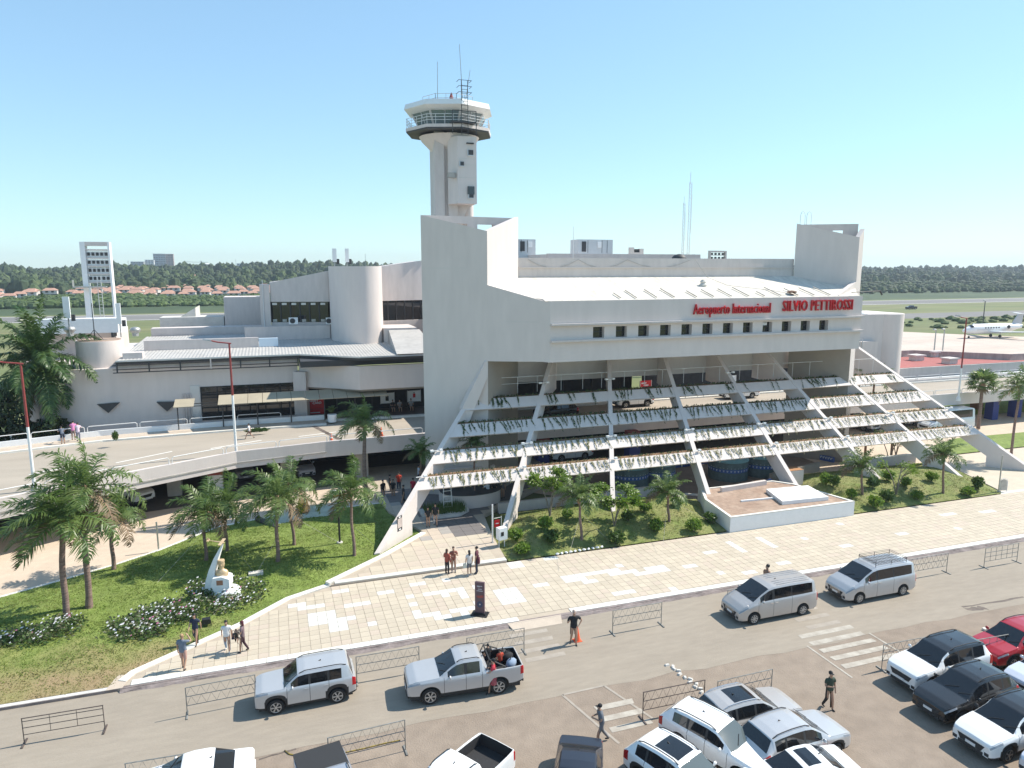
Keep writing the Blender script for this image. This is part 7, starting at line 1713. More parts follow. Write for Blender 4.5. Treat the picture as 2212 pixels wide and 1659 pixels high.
for i, (x, y, m, lab) in enumerate(((-2.15, -.35, BLK, 'black bag at the rear left of the pickup bed'), (-2.2, .25, k_(.25, .32, .42), 'grey blue bag lying at the tailgate of the pickup'), (-2.0, -.62, k_(.04, .04, .04), 'black bundle on the rim of the pickup bed'))):
    o = thing('travel_bag', lab, 'bag', onp(x, y, .78), i*.7); mb = MB(); mb.sphere((0, 0, .24), .3, 10, 6, (1.1, .8, .85)); mb.build('bag_body', m, o, True); mb = MB(); mb.path([(-.12, 0, .46), (-.08, 0, .56), (.08, 0, .56), (.12, 0, .46)], .02, 4); mb.build('handle', BLK, o)
person(gp(1703, 1255, 0), R(180), 'person mostly hidden behind the ribbed silver minivan with only the head showing', SKIN2, NAVY, HAIRB, 1.72)
bpy.data.objects[bpy.context.scene.objects[-1].name]
hp = [o for o in COL.objects if o.get('label', '').startswith('person mostly hidden')][0]; hp.location = (V1.location.x+.9, V1.location.y+1.35, 0); hp.scale = (1.2, 1.2, 1.22)
# on the elevated road
person(G(539, 948, ZD), R(170), 'child in a white shirt running on the elevated road', WHT, k_(.12, .05, .05), HAIRB, 1.40, 'swingf', 'swingb', walk=.9, shorts=True, cat='person')
person((G(165, 962, ZD)[0], 69.5, ZD+.15), R(95), 'person in a white and pink shirt leaning at the far railing, middle of three', k_(.68, .55, .62), k_(.2, .2, .25), HAIRB, 1.66, 'rail', 'rail', bend=18)
person((G(195, 960, ZD)[0]-1.6, 70.2, ZD+.15), R(95), 'person in a bright pink shirt leaning at the far railing', PNK, k_(.3, .22, .2), HAIRB, 1.74, 'rail', 'rail', bend=30, shorts=True)
person((G(128, 968, ZD)[0]+.1, 68.9, ZD+.15), R(110), 'person in a grey shirt bent over the far railing beside the royal palm', k_(.12, .14, .18), NAVY, HAIRB, 1.74, 'rail', 'rail', bend=55, shorts=True)
for (u, v, lab, m) in ((1095-250, 885, 'person sitting in the dark hall by the first white poster', BLK), (863, 888, 'person sitting in the dark hall near the white trolley bar', k_(.3, .3, .32)), (888, 887, 'person in a pale shirt sitting in the hall by the second white poster', k_(.4, .4, .42))):
    g = G(u, v, ZD+.1); person((g[0], 73.8, ZD+.1), R(-90), lab, m, BLK, HAIRB, 1.7, 'hold', 'fold', sit=True)
    b = thing('bench', 'dark seat '+lab.replace('person ', '').replace('in a pale shirt ',''), 'seat', (g[0], 73.8, ZD+.1)); mb = MB(); mb.box(-.3, -.05, .36, .3, .45, .42); mb.build('seat', M['steeldark'], b); mb = MB(); mb.box(-.28, .1, 0, -.22, .3, .36); mb.box(.22, .1, 0, .28, .3, .36); mb.build('leg', M['steeldark'], b)
# ================================================================ crowd barriers
def barrier(fl, fr, label, style='zig', H=1.30, rust=False, L=None):
    a = Vector(G(*fl)); L = L or (Vector(G(*fr))-a).length if fr else L
    ang = math.atan2(G(*fr)[1]-a.y, G(*fr)[0]-a.x) if fr else 0
    m = M['barrierrust'] if rust else M['barrier']
    t = thing('crowd_barrier', label, 'barrier', a, ang, 'steel crowd barriers along the road'); r = .02
    for x in (0, L):
        mb = MB(); mb.tube((x, 0, 0), (x, 0, H), r, n=6); mb.build('post', m, t)
        mb = MB(); mb.box(x-.035, -.32, 0, x+.035, .32, .05); mb.build('foot', m, t)
    mb = MB(); mb.tube((-.02, 0, H), (L+.02, 0, H), r*1.1, n=6); mb.build('top_rail', m, t)
    zs = (.88, .46) if style == 'zig' else (.98, .70, .40)
    for z in zs: mb = MB(); mb.tube((0, 0, z), (L, 0, z), r*.8, n=5); mb.build('rail', m, t)
    if style == 'zig':
        n = max(4, int(L/.36))
        for z0, z1 in ((.46, .88), (.88, H)):
            mb = MB(); mb.path([(L*i/(2*n), 0, z1 if i % 2 else z0) for i in range(2*n+1)], .011, 4); mb.build('zigzag_bar', m, t)
    else:
        k = 3 if style == 'bars' else 6
        for i in range(1, k): mb = MB(); mb.tube((L*i/k, 0, zs[-1]), (L*i/k, 0, H), r*.6, n=4); mb.build('upright', m, t)
    return t
barrier((53, 1607), (227, 1577), 'barrier with plain long rails alone at the lower left', 'bars', 1.12, True)
barrier((405, 1546), (554, 1516), 'zigzag barrier partly hidden by the front of the boxy silver car')
barrier((771, 1475), (906, 1451), 'zigzag barrier between the boxy silver car and the silver pickup')
barrier((1009, 1432), (1132, 1409), 'zigzag barrier behind the open bed of the silver pickup')
barrier((1323, 1369), (1428, 1350), 'zigzag barrier right of the man in black on the road')
barrier((1570, 1322), (1686, 1300), 'zigzag barrier mostly hidden behind the ribbed silver minivan')
barrier((1930, 1257), (2044, 1237), 'zigzag barrier behind the minivan with the roof rack')
barrier((2125, 1226), (2196, 1214), 'square mesh barrier at the right edge by the kerb ramp', 'mesh')
barrier((1388, 1556), (1520, 1528), 'rusty zigzag barrier beside the second zebra crossing', rust=True)
barrier((1548, 1531), (1665, 1503), 'zigzag barrier behind the warm silver car with a sunroof')
barrier((711, 1663), (876, 1622), 'zigzag barrier behind the covered grey blue pickup', H=1.35)
barrier((277, 1719), (466, 1686), 'zigzag barrier behind the white saloon roof at the lower left')
barrier((1904, 1447), (2018, 1425), 'zigzag barrier behind the black-roofed white car in the right row')
barrier((2100, 1437), (2196, 1419), 'long plain barrier behind the red car', 'mesh')
# chain of yellow and black links on the asphalt
ch = MB(); a0 = [G(u, v) for u, v in ((615, 1622), (625, 1630), (645, 1634), (680, 1636), (730, 1630), (790, 1617), (830, 1607), (865, 1600))]
cm = mat('striped_tape', (.45, .33, .05), .7, col2=(.06, .05, .04), scale=7)
o = ch.path([(x, y, .03) for x, y, z in a0], .025, 5).build('barrier_chain', cm); tag(o, 'yellow and black striped chain lying on the asphalt lot', 'chain')
# little white blocks in a line
for i, (u, v) in enumerate(((1441, 1438), (1453, 1441), (1456, 1446), (1466, 1450), (1468, 1457), (1480, 1465), (1491, 1468), (1491, 1475), (1504, 1478), (1502, 1485), (1513, 1489), (1515, 1496), (1526, 1505))):
    g = G(u, v); o = thing('concrete_block', 'small whitish block, number %s from the far end of the slanting line on the asphalt' % ORD[i], 'block', g, i*.9, 'little blocks in a line on the lot'); mb = MB(); mb.add([(-.12, -.08, 0), (.12, -.08, 0), (.12, .08, 0), (-.12, .08, 0), (-.09, -.05, .08), (.09, -.05, .08), (.09, .05, .08), (-.09, .05, .08)], [(4, 5, 6, 7), (0, 1, 5, 4), (1, 2, 6, 5), (2, 3, 7, 6), (3, 0, 4, 7)]); mb.build('block_body', M['concretelight'], o)
for i, (u, v) in enumerate(((2128, 1361), (2148, 1365), (2176, 1369), (2190, 1372), (2205, 1376))):
    g = G(u, v); o = thing('concrete_block', 'small whitish block, %s from the left in the row beyond the red car' % ORD[i], 'block', g, i*.9, 'little blocks in a line on the lot'); mb = MB(); mb.box(-.13, -.09, 0, .13, .09, .11); mb.build('block_body', M['kerbwhite'], o)
# edging stones on the lawn corner
for i in range(11):
    u, v = 1204+i*9.6, 1198-i*1.55; g = on(u, v, zFm); o = thing('edging_stone', 'small white stone, %s from the left in the row on the lawn corner' % ORD[i], 'stone', g, i, 'white stones in a row on the lawn'); mb = MB(); mb.sphere((0, 0, .05), .12, 7, 4, (1.2, .8, .6)); mb.build('stone_body', M['whiteclean'], o)
# ================================================================ totem
T = thing('information_totem', 'dark upright information totem on the paving near the kerb', 'sign', G(1037, 1327, PZ), R(-32)); TM = mat('totem_plum', (.095, .068, .075), .5, col2=(.13, .06, .08), scale=1.2)
T.scale = (.74, .8, .86); w, h = .72, 2.2; mb = MB(); mb.box(-w/2, -.09, .08, w/2, .09, h); mb.build('panel', TM, T); mb = MB(); mb.box(-.62, -.40, 0, .62, .40, .05); mb.build('base_plate', M['black'], T); mb = MB(); mb.box(-.46, -.2, .05, .46, .2, .14); mb.build('plinth', M['black'], T)
for z, x0, ww in ((1.92, -.20, .36), (1.88, -.16, .2), (1.72, -.12, .26), (1.60, -.22, .46)):
    mb = MB(); k = 0; x = x0
    while x < x0+ww: d = rnd.uniform(.03, .06); mb.box(x, -.097, z, x+d, -.0905, z+.055); x += d+.012
    mb.build('text_line', mat('totem_print', (.5, .48, .5), .6), T)
mb = MB(); mb.extrude([(-.28, -.094, 1.28), (-.1, -.094, 1.14), (.3, -.094, 1.2), (.3, -.094, 1.36)], (0, .004, 0)); mb.build('print', mat('totem_red', (.30, .06, .05), .6), T)
mb = MB(); mb.lathe((0, 0, 0), [(.22, 0), (.22, .006)], 20); o = mb.build('print', mat('totem_navy', (.04, .05, .10), .6), T); o.rotation_euler = (PI/2, 0, 0); o.location = (.02, -.0905, .72)
mb = MB(); mb.lathe((0, 0, 0), [(.05, 0), (.05, .004)], 10); o = mb.build('print', mat('totem_print', (.5, .48, .5), .6), T); o.rotation_euler = (PI/2, 0, 0); o.location = (.02, -.098, .72)
# ================================================================ monument
MP = on(482, 1283, zL); MO = thing('monument', 'white curved monument with a bust and a small aeroplane on its fin', 'monument', MP, R(-10)); MO.scale = (.86, .86, .86)
mb = MB(); rows = []
for z, x, hx, hy in ((-.1, -.62, .52, .42), (.4, -.70, .42, .40), (1.0, -.68, .34, .36), (1.8, -.50, .26, .28), (2.6, -.22, .18, .20), (3.3, .10, .09, .11), (3.55, .22, .04, .05)):
    rows.append([(x-hx, -hy*.6, z), (x+hx*.6, -hy, z), (x+hx, 0, z), (x+hx*.6, hy, z), (x-hx, hy*.6, z)])
mb.grid([r for r in rows], closed=True); mb.build('fin', M['whiteclean'], MO, 50)
mb = MB(); mb.lathe((.22, -.15, -.05), [(.95, 0), (.98, .35), (.85, .52), (.3, .56)], 20); o = mb.build('base', M['whiteclean'], MO, 50); o.scale = (1, .8, 1)
mb = MB(); mb.extrude([(-.35, -.72, .5), (.28, -.72, .42), (.62, -.72, .72), (.62, -.72, 1.30), (.15, -.72, 1.5), (-.42, -.72, 1.42), (-.55, -.72, .9)], (0, 1.0, 0)); mb.build('pedestal', M['whiteclean'], MO)
mb = MB(); mb.box(-.18, -.735, .95, .22, -.721, 1.28); mb.build('plaque', mat('plaque_copper', (.35, .17, .10), .6), MO)
mb = MB(); rows = []
for z, rx, ry in ((1.42, .40, .26), (1.62, .42, .27), (1.78, .34, .22), (1.86, .15, .14), (1.98, .13, .13), (2.06, .19, .17), (2.22, .215, .18), (2.38, .20, .165), (2.46, .19, .15), (2.5, .05, .05)): rows.append([(.08+rx*math.cos(2*PI*i/16), -.22+ry*math.sin(2*PI*i/16), z) for i in range(16)])
mb.grid(rows, closed=True); bu = mb.build('bust', M['gold'], MO, 60); bu.rotation_euler = (0, 0, 0)
mb = MB(); mb.tube((.10, -.38, 2.24), (.12, -.44, 2.16), .03, .04, 5); mb.build('nose', M['gold'], bu)
mb = MB(); mb.lathe((.08, -.22, 2.36), [(.205, 0), (.22, .04), (.21, .14), (.12, .17)], 14); mb.build('cap', M['gold'], bu)
mb = MB(); mb.path([(-1.55, .10, 4.02), (-.6, .05, 3.80), (.15, 0, 3.66), (.38, 0, 3.60)], [.03, .08, .12, .06], 6); AE = mb.build('aeroplane_body', M['gold'], MO); AE.scale = (.55, .55, .55); AE.location = (.1, 0, 1.6)
mb = MB(); mb.extrude([(-.15, -1.0, 3.70), (.2, -1.0, 3.66), (.32, 1.0, 3.72), (-.03, 1.0, 3.76)], (0, 0, .05)); mb.build('wing', M['gold'], AE)
mb = MB(); mb.extrude([(-1.6, -.32, 4.03), (-1.35, -.32, 3.98), (-1.35, .5, 3.98), (-1.6, .5, 4.03)], (0, 0, .03)); mb.extrude([(-1.62, .08, 4.0), (-1.35, .08, 3.97), (-1.45, .08, 4.3), (-1.6, .08, 4.35)], (0, .03, 0)); mb.build('tail', M['gold'], AE)
mb = MB(); mb.extrude([(.3, -.5, -.12), (.95, -.5, -.12), (.95, -1.1, -.10), (.45, -1.15, -.10)], (0, 0, .14)); mb.build('stone_footing', mat('rust_stone', (.30, .12, .06), .9, var=.3, scale=4), MO)
# ================================================================ lamp posts
def lamp_post(b, top_z, label, split, dx=-1.9, cat='street lamp'):
    h = top_z-b[2]; t = thing('street_lamp', label, cat, b, group='red and white street lamps'); s = h*split
    mb = MB(); mb.tube((0, 0, 0), (0, 0, s), .11, .09, 10); mb.build('white_shaft', M['whiteclean'], t); mb = MB(); mb.tube((0, 0, s), (0, 0, h), .09, .07, 10); mb.build('red_shaft', M['red'], t)
    mb = MB(); mb.lathe((0, 0, 0), [(.26, 0), (.24, .3), (.16, .5)], 10); mb.build('base', M['whiteclean'], t)
    mb = MB(); mb.path([(.15, 0, h-.02), (dx*.5, 0, h+.12), (dx*.8, 0, h+.26)], .06, 5); mb.build('arm', M['red'], t)
    mb = MB(); mb.add([(dx*.75, -.16, h+.2), (dx*.75, .16, h+.2), (dx*1.15, .12, h+.34), (dx*1.15, -.12, h+.34), (dx*.78, -.14, h+.34), (dx*.78, .14, h+.34), (dx*1.12, .10, h+.42), (dx*1.12, -.10, h+.42)], [(3, 2, 1, 0), (4, 5, 6, 7), (0, 1, 5, 4), (1, 2, 6, 5), (2, 3, 7, 6), (3, 0, 4, 7)]); mb.build('lamp_head', M['galv'], t); return t
g = G(74, 1048, ZD+.4); lamp_post((g[0], g[1], ZD-.2), GY(60, 785, g[1])[2], 'red and white street lamp at the left edge before the royal palm', .52, -1.9)
g = G(511, 984, ZD-.1); lamp_post((g[0], g[1]-.2, ZD-.4), GY(500, 741, g[1])[2], 'red and white street lamp on the parapet before the wing', .56, -1.7)
g = G(2070, 862, ZD); lamp_post((g[0], g[1], ZD-.2), GY(2072, 688, g[1])[2], 'tall thin red and white street lamp right of the rounded annex', .40, -1.5)
for (u, v0, v1, Y, lab) in ((2018, 713, 755, 112, 'short grey lamp post beyond the red roof, left one'), (2036, 712, 757, 114, 'short grey lamp post beyond the red roof, right one'), (2123, 650, 700, 160, 'dark tall mast standing in the airfield grass near the jet')):
    b = GY(u, v1, Y); tt = GY(u, v0, Y); t = thing('lamp_post', lab, 'street lamp', (b[0], b[1], 0)); mb = MB(); mb.tube((0, 0, 0), (0, 0, tt[2]), .16, .12, 6); mb.build('shaft', M['galv'] if Y < 150 else M['steeldark'], t); mb = MB(); mb.sphere((-.4, 0, tt[2]+.1), .4, 8, 4, (1.2, .8, .5)); mb.build('lamp_head', M['galv'], t)
# thin grey posts
for (u, v0, v1, z, zf, lab) in ((343, 1127, 1191, 0, None, 'thin grey post at the kerb of the lower road'), (1064, 1090, 1172, EZ, None, 'thin white pole standing at the entrance floor edge'), (2157, 985, 1062, .2, None, 'thin grey post on the right lawn by the path')):
    b = G(u, v1, z); tt = GY(u, v0, b[1]); t = thing('post', lab, 'post', b); mb = MB(); mb.tube((0, 0, 0), (0, 0, tt[2]-b[2]), .055, n=8); mb.build('shaft', M['galv'] if u != 1064 else M['rail'], t); mb = MB(); mb.lathe((0, 0, -.03), [(.12, 0), (.12, .05)], 8); mb.build('foot_plate', M['galv'], t)
# post sign on the lawn
b = on(734, 1172, zL); t = thing('post_sign', 'white sign box with a red stripe on a black post in the lawn', 'sign', b, R(12)); top = GY(734, 1058, b[1])[2]-b[2]
mb = MB(); mb.tube((0, 0, 0), (0, 0, top-.6), .07, n=8); mb.build('post', M['black'], t); mb = MB(); mb.box(-.48, -.15, top-.75, .48, .15, top); mb.build('sign_box', M['whiteclean'], t); mb = MB(); mb.box(-.40, -.158, top-.42, .40, -.151, top-.28); mb.build('stripe', M['signred'], t); mb = MB(); mb.lathe((0, 0, -.02), [(.22, 0), (.2, .08)], 10); mb.build('footing', M['concretelight'], t)
# info box by the second rib, hanging red sign, plaque
b = on(1084, 1183, zFm); t = thing('info_box', 'white metal box on two legs beside the second rib foot', 'utility box', b, R(15)); mb = MB(); mb.box(-.32, -.22, .62, .32, .22, 1.45); mb.build('casing', M['whiteclean'], t)
for x in (-.22, .22): mb = MB(); mb.tube((x, 0, -.1), (x, 0, .64), .04, n=6); mb.build('leg', M['rail'], t)
mb = MB(); mb.box(-.2, -.235, .92, .02, -.221, 1.2); mb.build('screen', M['black'], t)
b = G(1074, 1158, EZ); t = thing('hanging_sign', 'red sign hung from a white bracket post beside the second rib', 'sign', b, R(10), None, .8); mb = MB(); mb.tube((.42, 0, 0), (.42, 0, 1.75), .03, n=6); mb.tube((-.3, 0, 1.68), (.42, 0, 1.68), .025, n=6); mb.build('bracket_post', M['rail'], t); mb = MB(); mb.box(-.26, -.03, .85, .24, .03, 1.5); mb.build('board', M['signred'], t)
o = mb = MB(); mb.box(-.16, -.036, 1.15, .12, -.0305, 1.22); mb.build('text_line', M['whiteclean'], t)
# plaque on the sunlit face of the left rib
Yp = 46.9; xp = ribx(0, Yp)+.16; t = thing('plaque', 'small dark framed notice fixed on the sunlit face of the left rib', 'sign', (xp+.01, Yp, 0.9)); ang = math.atan2(11.8, XT[0]-XF[0])
t.rotation_euler = (0, 0, ang); mb = MB(); mb.box(-.28, -.03, 0.1, .28, -.005, 1.15); mb.build('backing', M['steeldark'], t); mb = MB(); mb.box(-.24, -.036, .32, .24, -.031, .98); mb.build('print', mat('plaque_print', (.5, .42, .38), .6, var=.2, scale=6), t)
for z in (1.03, .15): mb = MB(); mb.box(-.1, -.036, z, .1, -.031, z+.09); mb.build('logo', M['whiteclean'], t)
# A-board on the right
b = G(2167, 1062, PZ); t = thing('pavement_board', 'small grey board with a rounded top at the right path edge', 'sign', b, R(-15)); mb = MB(); pts = [(-.28, 0, .12), (.28, 0, .12), (.28, 0, .85), (.2, 0, 1.02), (0, 0, 1.1), (-.2, 0, 1.02), (-.28, 0, .85)]; mb.extrude(pts, (0, .05, 0)); mb.build('board', M['galv'], t); mb = MB(); mb.path([(-.32, .02, 0), (-.32, .02, .9), (-.22, .02, 1.1), (0, .02, 1.18), (.22, .02, 1.1), (.32, .02, .9), (.32, .02, 0)], .025, 5); mb.build('frame', M['rail'], t)
# spot lamp on the lawn and yellow box with its kerb platform
b = on(446, 1352, zL); t = thing('ground_spotlight', 'black ground spotlight on the lawn beside the boy in navy', 'lamp', b); mb = MB(); mb.box(-.2, -.15, .15, .2, .15, .42); mb.build('lamp_head', M['black'], t); mb = MB(); mb.box(-.24, -.03, 0, -.2, .03, .3); mb.box(.2, -.03, 0, .24, .03, .3); mb.build('bracket', M['black'], t)
b = on(553, 1241, zL); t = tag(MB().box(-.42, -.22, 0, .42, .22, .16).build('anchor_stone', M['concretelight']), 'flat pale stone holding two guy ropes on the lawn', 'stone'); t.location = b
sp_ = GP([(575, 1090+28), (600, 1142), (700, 1118), (740, 1098), (690, 1090)], .3); mb = MB(); mb.prism(sp_, 0, .32); o = mb.build('platform', mat('pale_green_slab', (.42, .45, .36), .9, var=.15)); tag(o, 'low pale green slab at the top of the left lawn', 'slab')
b = G(655, 1106, .32); t = thing('hydrant_box', 'bright yellow rounded box on the pale green slab', 'box', b); mb = MB(); mb.lathe((0, 0, 0), [(.3, 0), (.42, .3), (.38, .8), (.2, 1.15)], 10); mb.build('shell', mat('yellow_paint', (.62, .36, .02), .5), t, 50)
mb = MB(); mb.lathe((0, 0, 0), [(.44, 0), (.46, .06)], 10); mb.build('base', M['black'], t)
mb = MB(); a = G(556, 1120, .3); c = G(600, 1142, .3); mb.tube((*a[:2], .3), (*c[:2], .3), .22, n=8); o = mb.build('dark_log', M['steeldark']); tag(o, 'dark round log lying along the pale green slab', 'log')
# ================================================================ round kiosk under the first bay
K = thing('information_kiosk', 'rounded white counter kiosk in the shade of the first bays', 'kiosk', (14.5, 53.2, EZ)); mb = MB()
rows = []
for z in (0, 1.05): rows.append([(2.4*math.cos(math.radians(a)), 1.6*math.sin(math.radians(a)), z) for a in range(180, 361, 12)]+[(2.4, 1.2, z), (-2.4, 1.2, z)])
mb.grid(rows, closed=True); mb.build('counter', M['white'], K, 40); mb = MB(); mb.prism([(p[0]*1.05, p[1]*1.05) for p in rows[0]], 1.05, 1.12); mb.build('counter_top', M['steeldark'], K); mb = MB(); mb.box(-2.3, .9, 0, 2.3, 1.2, 2.6); mb.build('back_panel', M['white2'], K)
for x in (-1.6, .5): mb = MB(); mb.box(x, .86, 1.3, x+1.2, .899, 2.2); mb.build('window', M['glass'], K)
KP = thing('kiosk_planter', 'six-sided planter of dark grasses before the kiosk', 'planter', (11.9, 51.3, EZ)); mb = MB(); hx = [(-1.9, .9), (-1.9, -.3), (-.9, -1.1), (.9, -1.1), (1.8, -.3), (1.8, .9)]; mb.prism(hx, 0, .22); mb.build('kerb', M['concretelight'], KP); mb = MB()
for _ in range(900):
    x, y = rnd.uniform(-1.6, 1.5), rnd.uniform(-.85, .75); a = rnd.uniform(0, 6.28); hh = rnd.uniform(.4, .8); mb.add([(x-.02, y, .2), (x+.02, y, .2), (x+.2*math.cos(a), y+.2*math.sin(a), .2+hh)], [(0, 1, 2)])
o = mb.build('grass_tuft', SHRD, KP); o['kind'] = 'stuff'
LD = thing('step_ladder', 'white metal ladder standing in the kiosk planter', 'ladder', (12.1, 51.2, EZ+.2)); mb = MB()
for x in (-.35, .35): mb2 = MB(); mb2.tube((x, 0, 0), (x*.8, .3, 2.2), .035, n=5); mb2.build('side_rail', M['rail'], LD)
for q in range(5): mb2 = MB(); mb2.tube((-.34, .05+.06*q, .4*q+.3), (.34, .05+.06*q, .4*q+.3), .03, n=5); mb2.build('rung', M['rail'], LD)
# ================================================================ sunken court with the teal domed tanks
sheet('court_floor', [(30.6, 47.9), (40.8, 47.9), (42.5, 52), (50, 54), (50, 60), (24, 60), (24.5, 51)], .02, mat('court_paving', (.20, .145, .105), .9, col2=(.27, .20, .15), scale=.8))
def tank(u, v, r, lab, hgt=1.75):
    g = G(u, v, 0); t = thing('domed_tank', lab, 'tank', (g[0], g[1]+r, 0), group='round teal tanks behind the platform')
    mb = MB(); mb.lathe((0, 0, 0), [(r, 0), (r, hgt*.48)], 30); mb.build('lower_wall', M['tealdark'], t, 40); mb = MB(); mb.lathe((0, 0, hgt*.48), [(r+.01, 0), (r+.01, hgt*.17)], 30); mb.build('blue_band', M['bluemosaic'], t, 40); mb = MB(); mb.lathe((0, 0, hgt*.65), [(r, 0), (r, hgt*.35)], 30); mb.build('upper_wall', M['tealdark'], t, 40)
    n = 34; mb = MB()
    for i in range(n):
        a = 2*PI*i/n
        for z, hh, ww in ((hgt*.52, .16, .05), (hgt*.58, .06, .085), (hgt*.70, .06, .03)):
            c = (math.cos(a)*(r+.02), math.sin(a)*(r+.02)); d = (-math.sin(a)*ww, math.cos(a)*ww); e = (math.cos(a)*.015, math.sin(a)*.015)
            mb.add([(c[0]-d[0], c[1]-d[1], z), (c[0]+d[0], c[1]+d[1], z), (c[0]+d[0]+e[0], c[1]+d[1]+e[1], z+hh), (c[0]-d[0]+e[0], c[1]-d[1]+e[1], z+hh)], [(0, 1, 2, 3)])
    o = mb.build('mosaic_pattern', M['whitemosaic'], t); o['kind'] = 'stuff'
    mb = MB(); mb.lathe((0, 0, hgt), [(r*1.03, 0), (r*1.03, .05), (r*.85, .22), (r*.55, .36), (r*.2, .44), (.02, .46)], 30); mb.build('domed_lid', M['teal'], t, 60)
tank(1378, 1058, 1.75, 'leftmost round teal tank, partly behind the small palm'); tank(1597, 1042, 1.75, 'round teal tank in the middle of the open bay'); tank(1668, 1033, 1.75, 'round teal tank half hidden by the fifth rib'); tank(1440, 1050, 1.5, 'teal tank hidden behind the second front palm')
def mosaic_wall(a, b, h, lab):
    L = math.hypot(b[0]-a[0], b[1]-a[1]); ang = math.atan2(b[1]-a[1], b[0]-a[0]); t = thing('low_wall', lab, 'wall', (a[0], a[1], .02), ang, 'low blue mosaic walls'); mb = MB(); mb.box(0, 0, 0, L, .25, h); mb.build('wall_body', M['bluemosaic'], t); n = int(L/.26)
    mb = MB()
    for i in range(n): x = .1+i*.26; mb.box(x, -.006, h*.45, x+.1, -.001, h*.85); mb.box(x+.12, -.006, h*.7, x+.2, -.001, h*.95)
    o = mb.build('mosaic_pattern', M['whitemosaic'], t); o['kind'] = 'stuff'
mosaic_wall(G(1626, 1062, 0), G(1668, 1050, 0), .6, 'short blue and white mosaic wall beside the fifth rib'); mosaic_wall(G(1375, 1022, 0), G(1560, 998, 0), .5, 'long blue and white mosaic wall behind the teal tanks'); mosaic_wall(G(1722, 983, 0), G(1800, 1000, 0), .5, 'blue and white mosaic wall in the shade between the fifth and sixth ribs')
LW2 = thing('low_wall', 'low white wall behind the front lawn under the lowest planter row', 'wall', (16, 50.6, 0)); mb = MB(); mb.box(0, 0, 0, 14, .3, .8); mb.build('wall_body', M['white2'], LW2)
LW3 = thing('low_wall', 'low white tiled wall between the sixth and seventh ribs', 'wall', (50.5, 51.2, 0)); mb = MB(); mb.box(0, 0, 0, 8.5, .3, .95); mb.build('wall_body', M['white2'], LW3); mb = MB(); mb.box(-.05, -.05, .95, 8.55, .35, 1.0); mb.build('coping', M['kerbwhite'], LW3)
LW4 = thing('low_wall', 'slanting brownish low wall in the shade between the fifth and sixth ribs', 'wall', (41.4, 50.4, 0), R(14)); mb = MB(); mb.box(0, 0, 0, 7, .3, .85); mb.build('wall_body', M['brown'], LW4)
t = thing('court_kerb', 'white edging of the sunken court floor', 'kerb', (31.3, 50.6, .02)); mb = MB(); mb.path([(0, 0, .06), (2.2, -1.3, .06), (7.6, -1.0, .06)], .09, 4); mb.build('edging', M['kerbwhite'], t)
# the white platform before the court
PL = thing('platform', 'low white walled platform with a stained brown flat top', 'platform', (36, 44, 0)); ptp = [(30.42, 41.12), (41.62, 41.12), (40.3, 46.3), (39.2, 47.6), (32.2, 47.6), (31.0, 45.2)]; q0 = [G(1518, 1078, 1.25)[:2]]
mb = MB(); mb.prism(ptp, 0, 1.22); wb(mb, 'wall', M['whiteclean'], PL)
cxm, cym = sum(p[0] for p in ptp)/6, sum(p[1] for p in ptp)/6; inn_ = [(cxm+(x-cxm)*.955, cym+(y-cym)*.94) for x, y in ptp]
mb = MB(); rows = [[(x, y, 1.22) for x, y in ptp], [(x, y, 1.30) for x, y in ptp], [(x, y, 1.30) for x, y in inn_], [(x, y, 1.235) for x, y in inn_]]; mb.grid(rows, closed=True); wb(mb, 'rim', M['kerbwhite'], PL)
mb = MB(); mb.poly([(x, y, 1.236) for x, y in inn_]); wb(mb, 'top', M['terrac'], PL)
sl_ = GP([(1655, 1058), (1690, 1085), (1790, 1075), (1745, 1050)], 1.45); mb = MB(); mb.prism(sl_, 1.24, 1.52); wb(mb, 'raised_slab', M['whiteclean'], PL)
a, b = G(1602, 1083, 1.3), G(1696, 1074, 1.3); mb = MB(); mb.prism([(a[0], a[1]), (b[0], b[1]), (b[0], b[1]+.14), (a[0], a[1]+.14)], 1.24, 1.36); wb(mb, 'low_curb', M['whiteclean'], PL)
a, b = G(1560, 1062, 1.3), G(1656, 1046, 1.3); mb = MB(); mb.prism([(a[0], a[1]), (b[0], b[1]), (b[0], b[1]+.3), (a[0], a[1]+.3)], 1.24, 1.6); wb(mb, 'low_curb', M['white2'], PL)
t = thing('pillar_box', 'small white block with a rusty top beside the fifth rib foot', 'pillar', G(1712, 1052, .3)); mb = MB(); mb.box(-.6, -.2, -.2, .9, .9, 1.5); mb.build('masonry', M['white2'], t); mb = MB(); mb.box(-.6, -.2, 1.5, .9, .9, 1.53); mb.build('rusty_top', mat('rust_top', (.40, .20, .09), .9), t)
# wooden posts and tables beyond the right bays
for i, (u, v0, v1, lab) in enumerate(((1843, 942, 985, 'brown wooden post left one in the rear garden behind the seventh bay'), (1868, 940, 988, 'brown wooden post in the middle of the rear garden'), (1925, 935, 985, 'brown wooden post right one in the rear garden'))):
    g = G(u, v1, 0); t = thing('wooden_post', lab, 'post', g, group='brown posts in the rear garden'); mb = MB(); mb.tube((0, 0, 0), (0, 0, 1.6), .12, n=7); mb.build('shaft', M['wood'], t); mb = MB(); mb.lathe((0, 0, 1.6), [(.15, 0), (.15, .06)], 7); mb.build('cap', M['wood'], t)
for lab, (u, v), w_ in (('green round sign leaning at the minibus roof', (2045, 855), 1.0),): pass
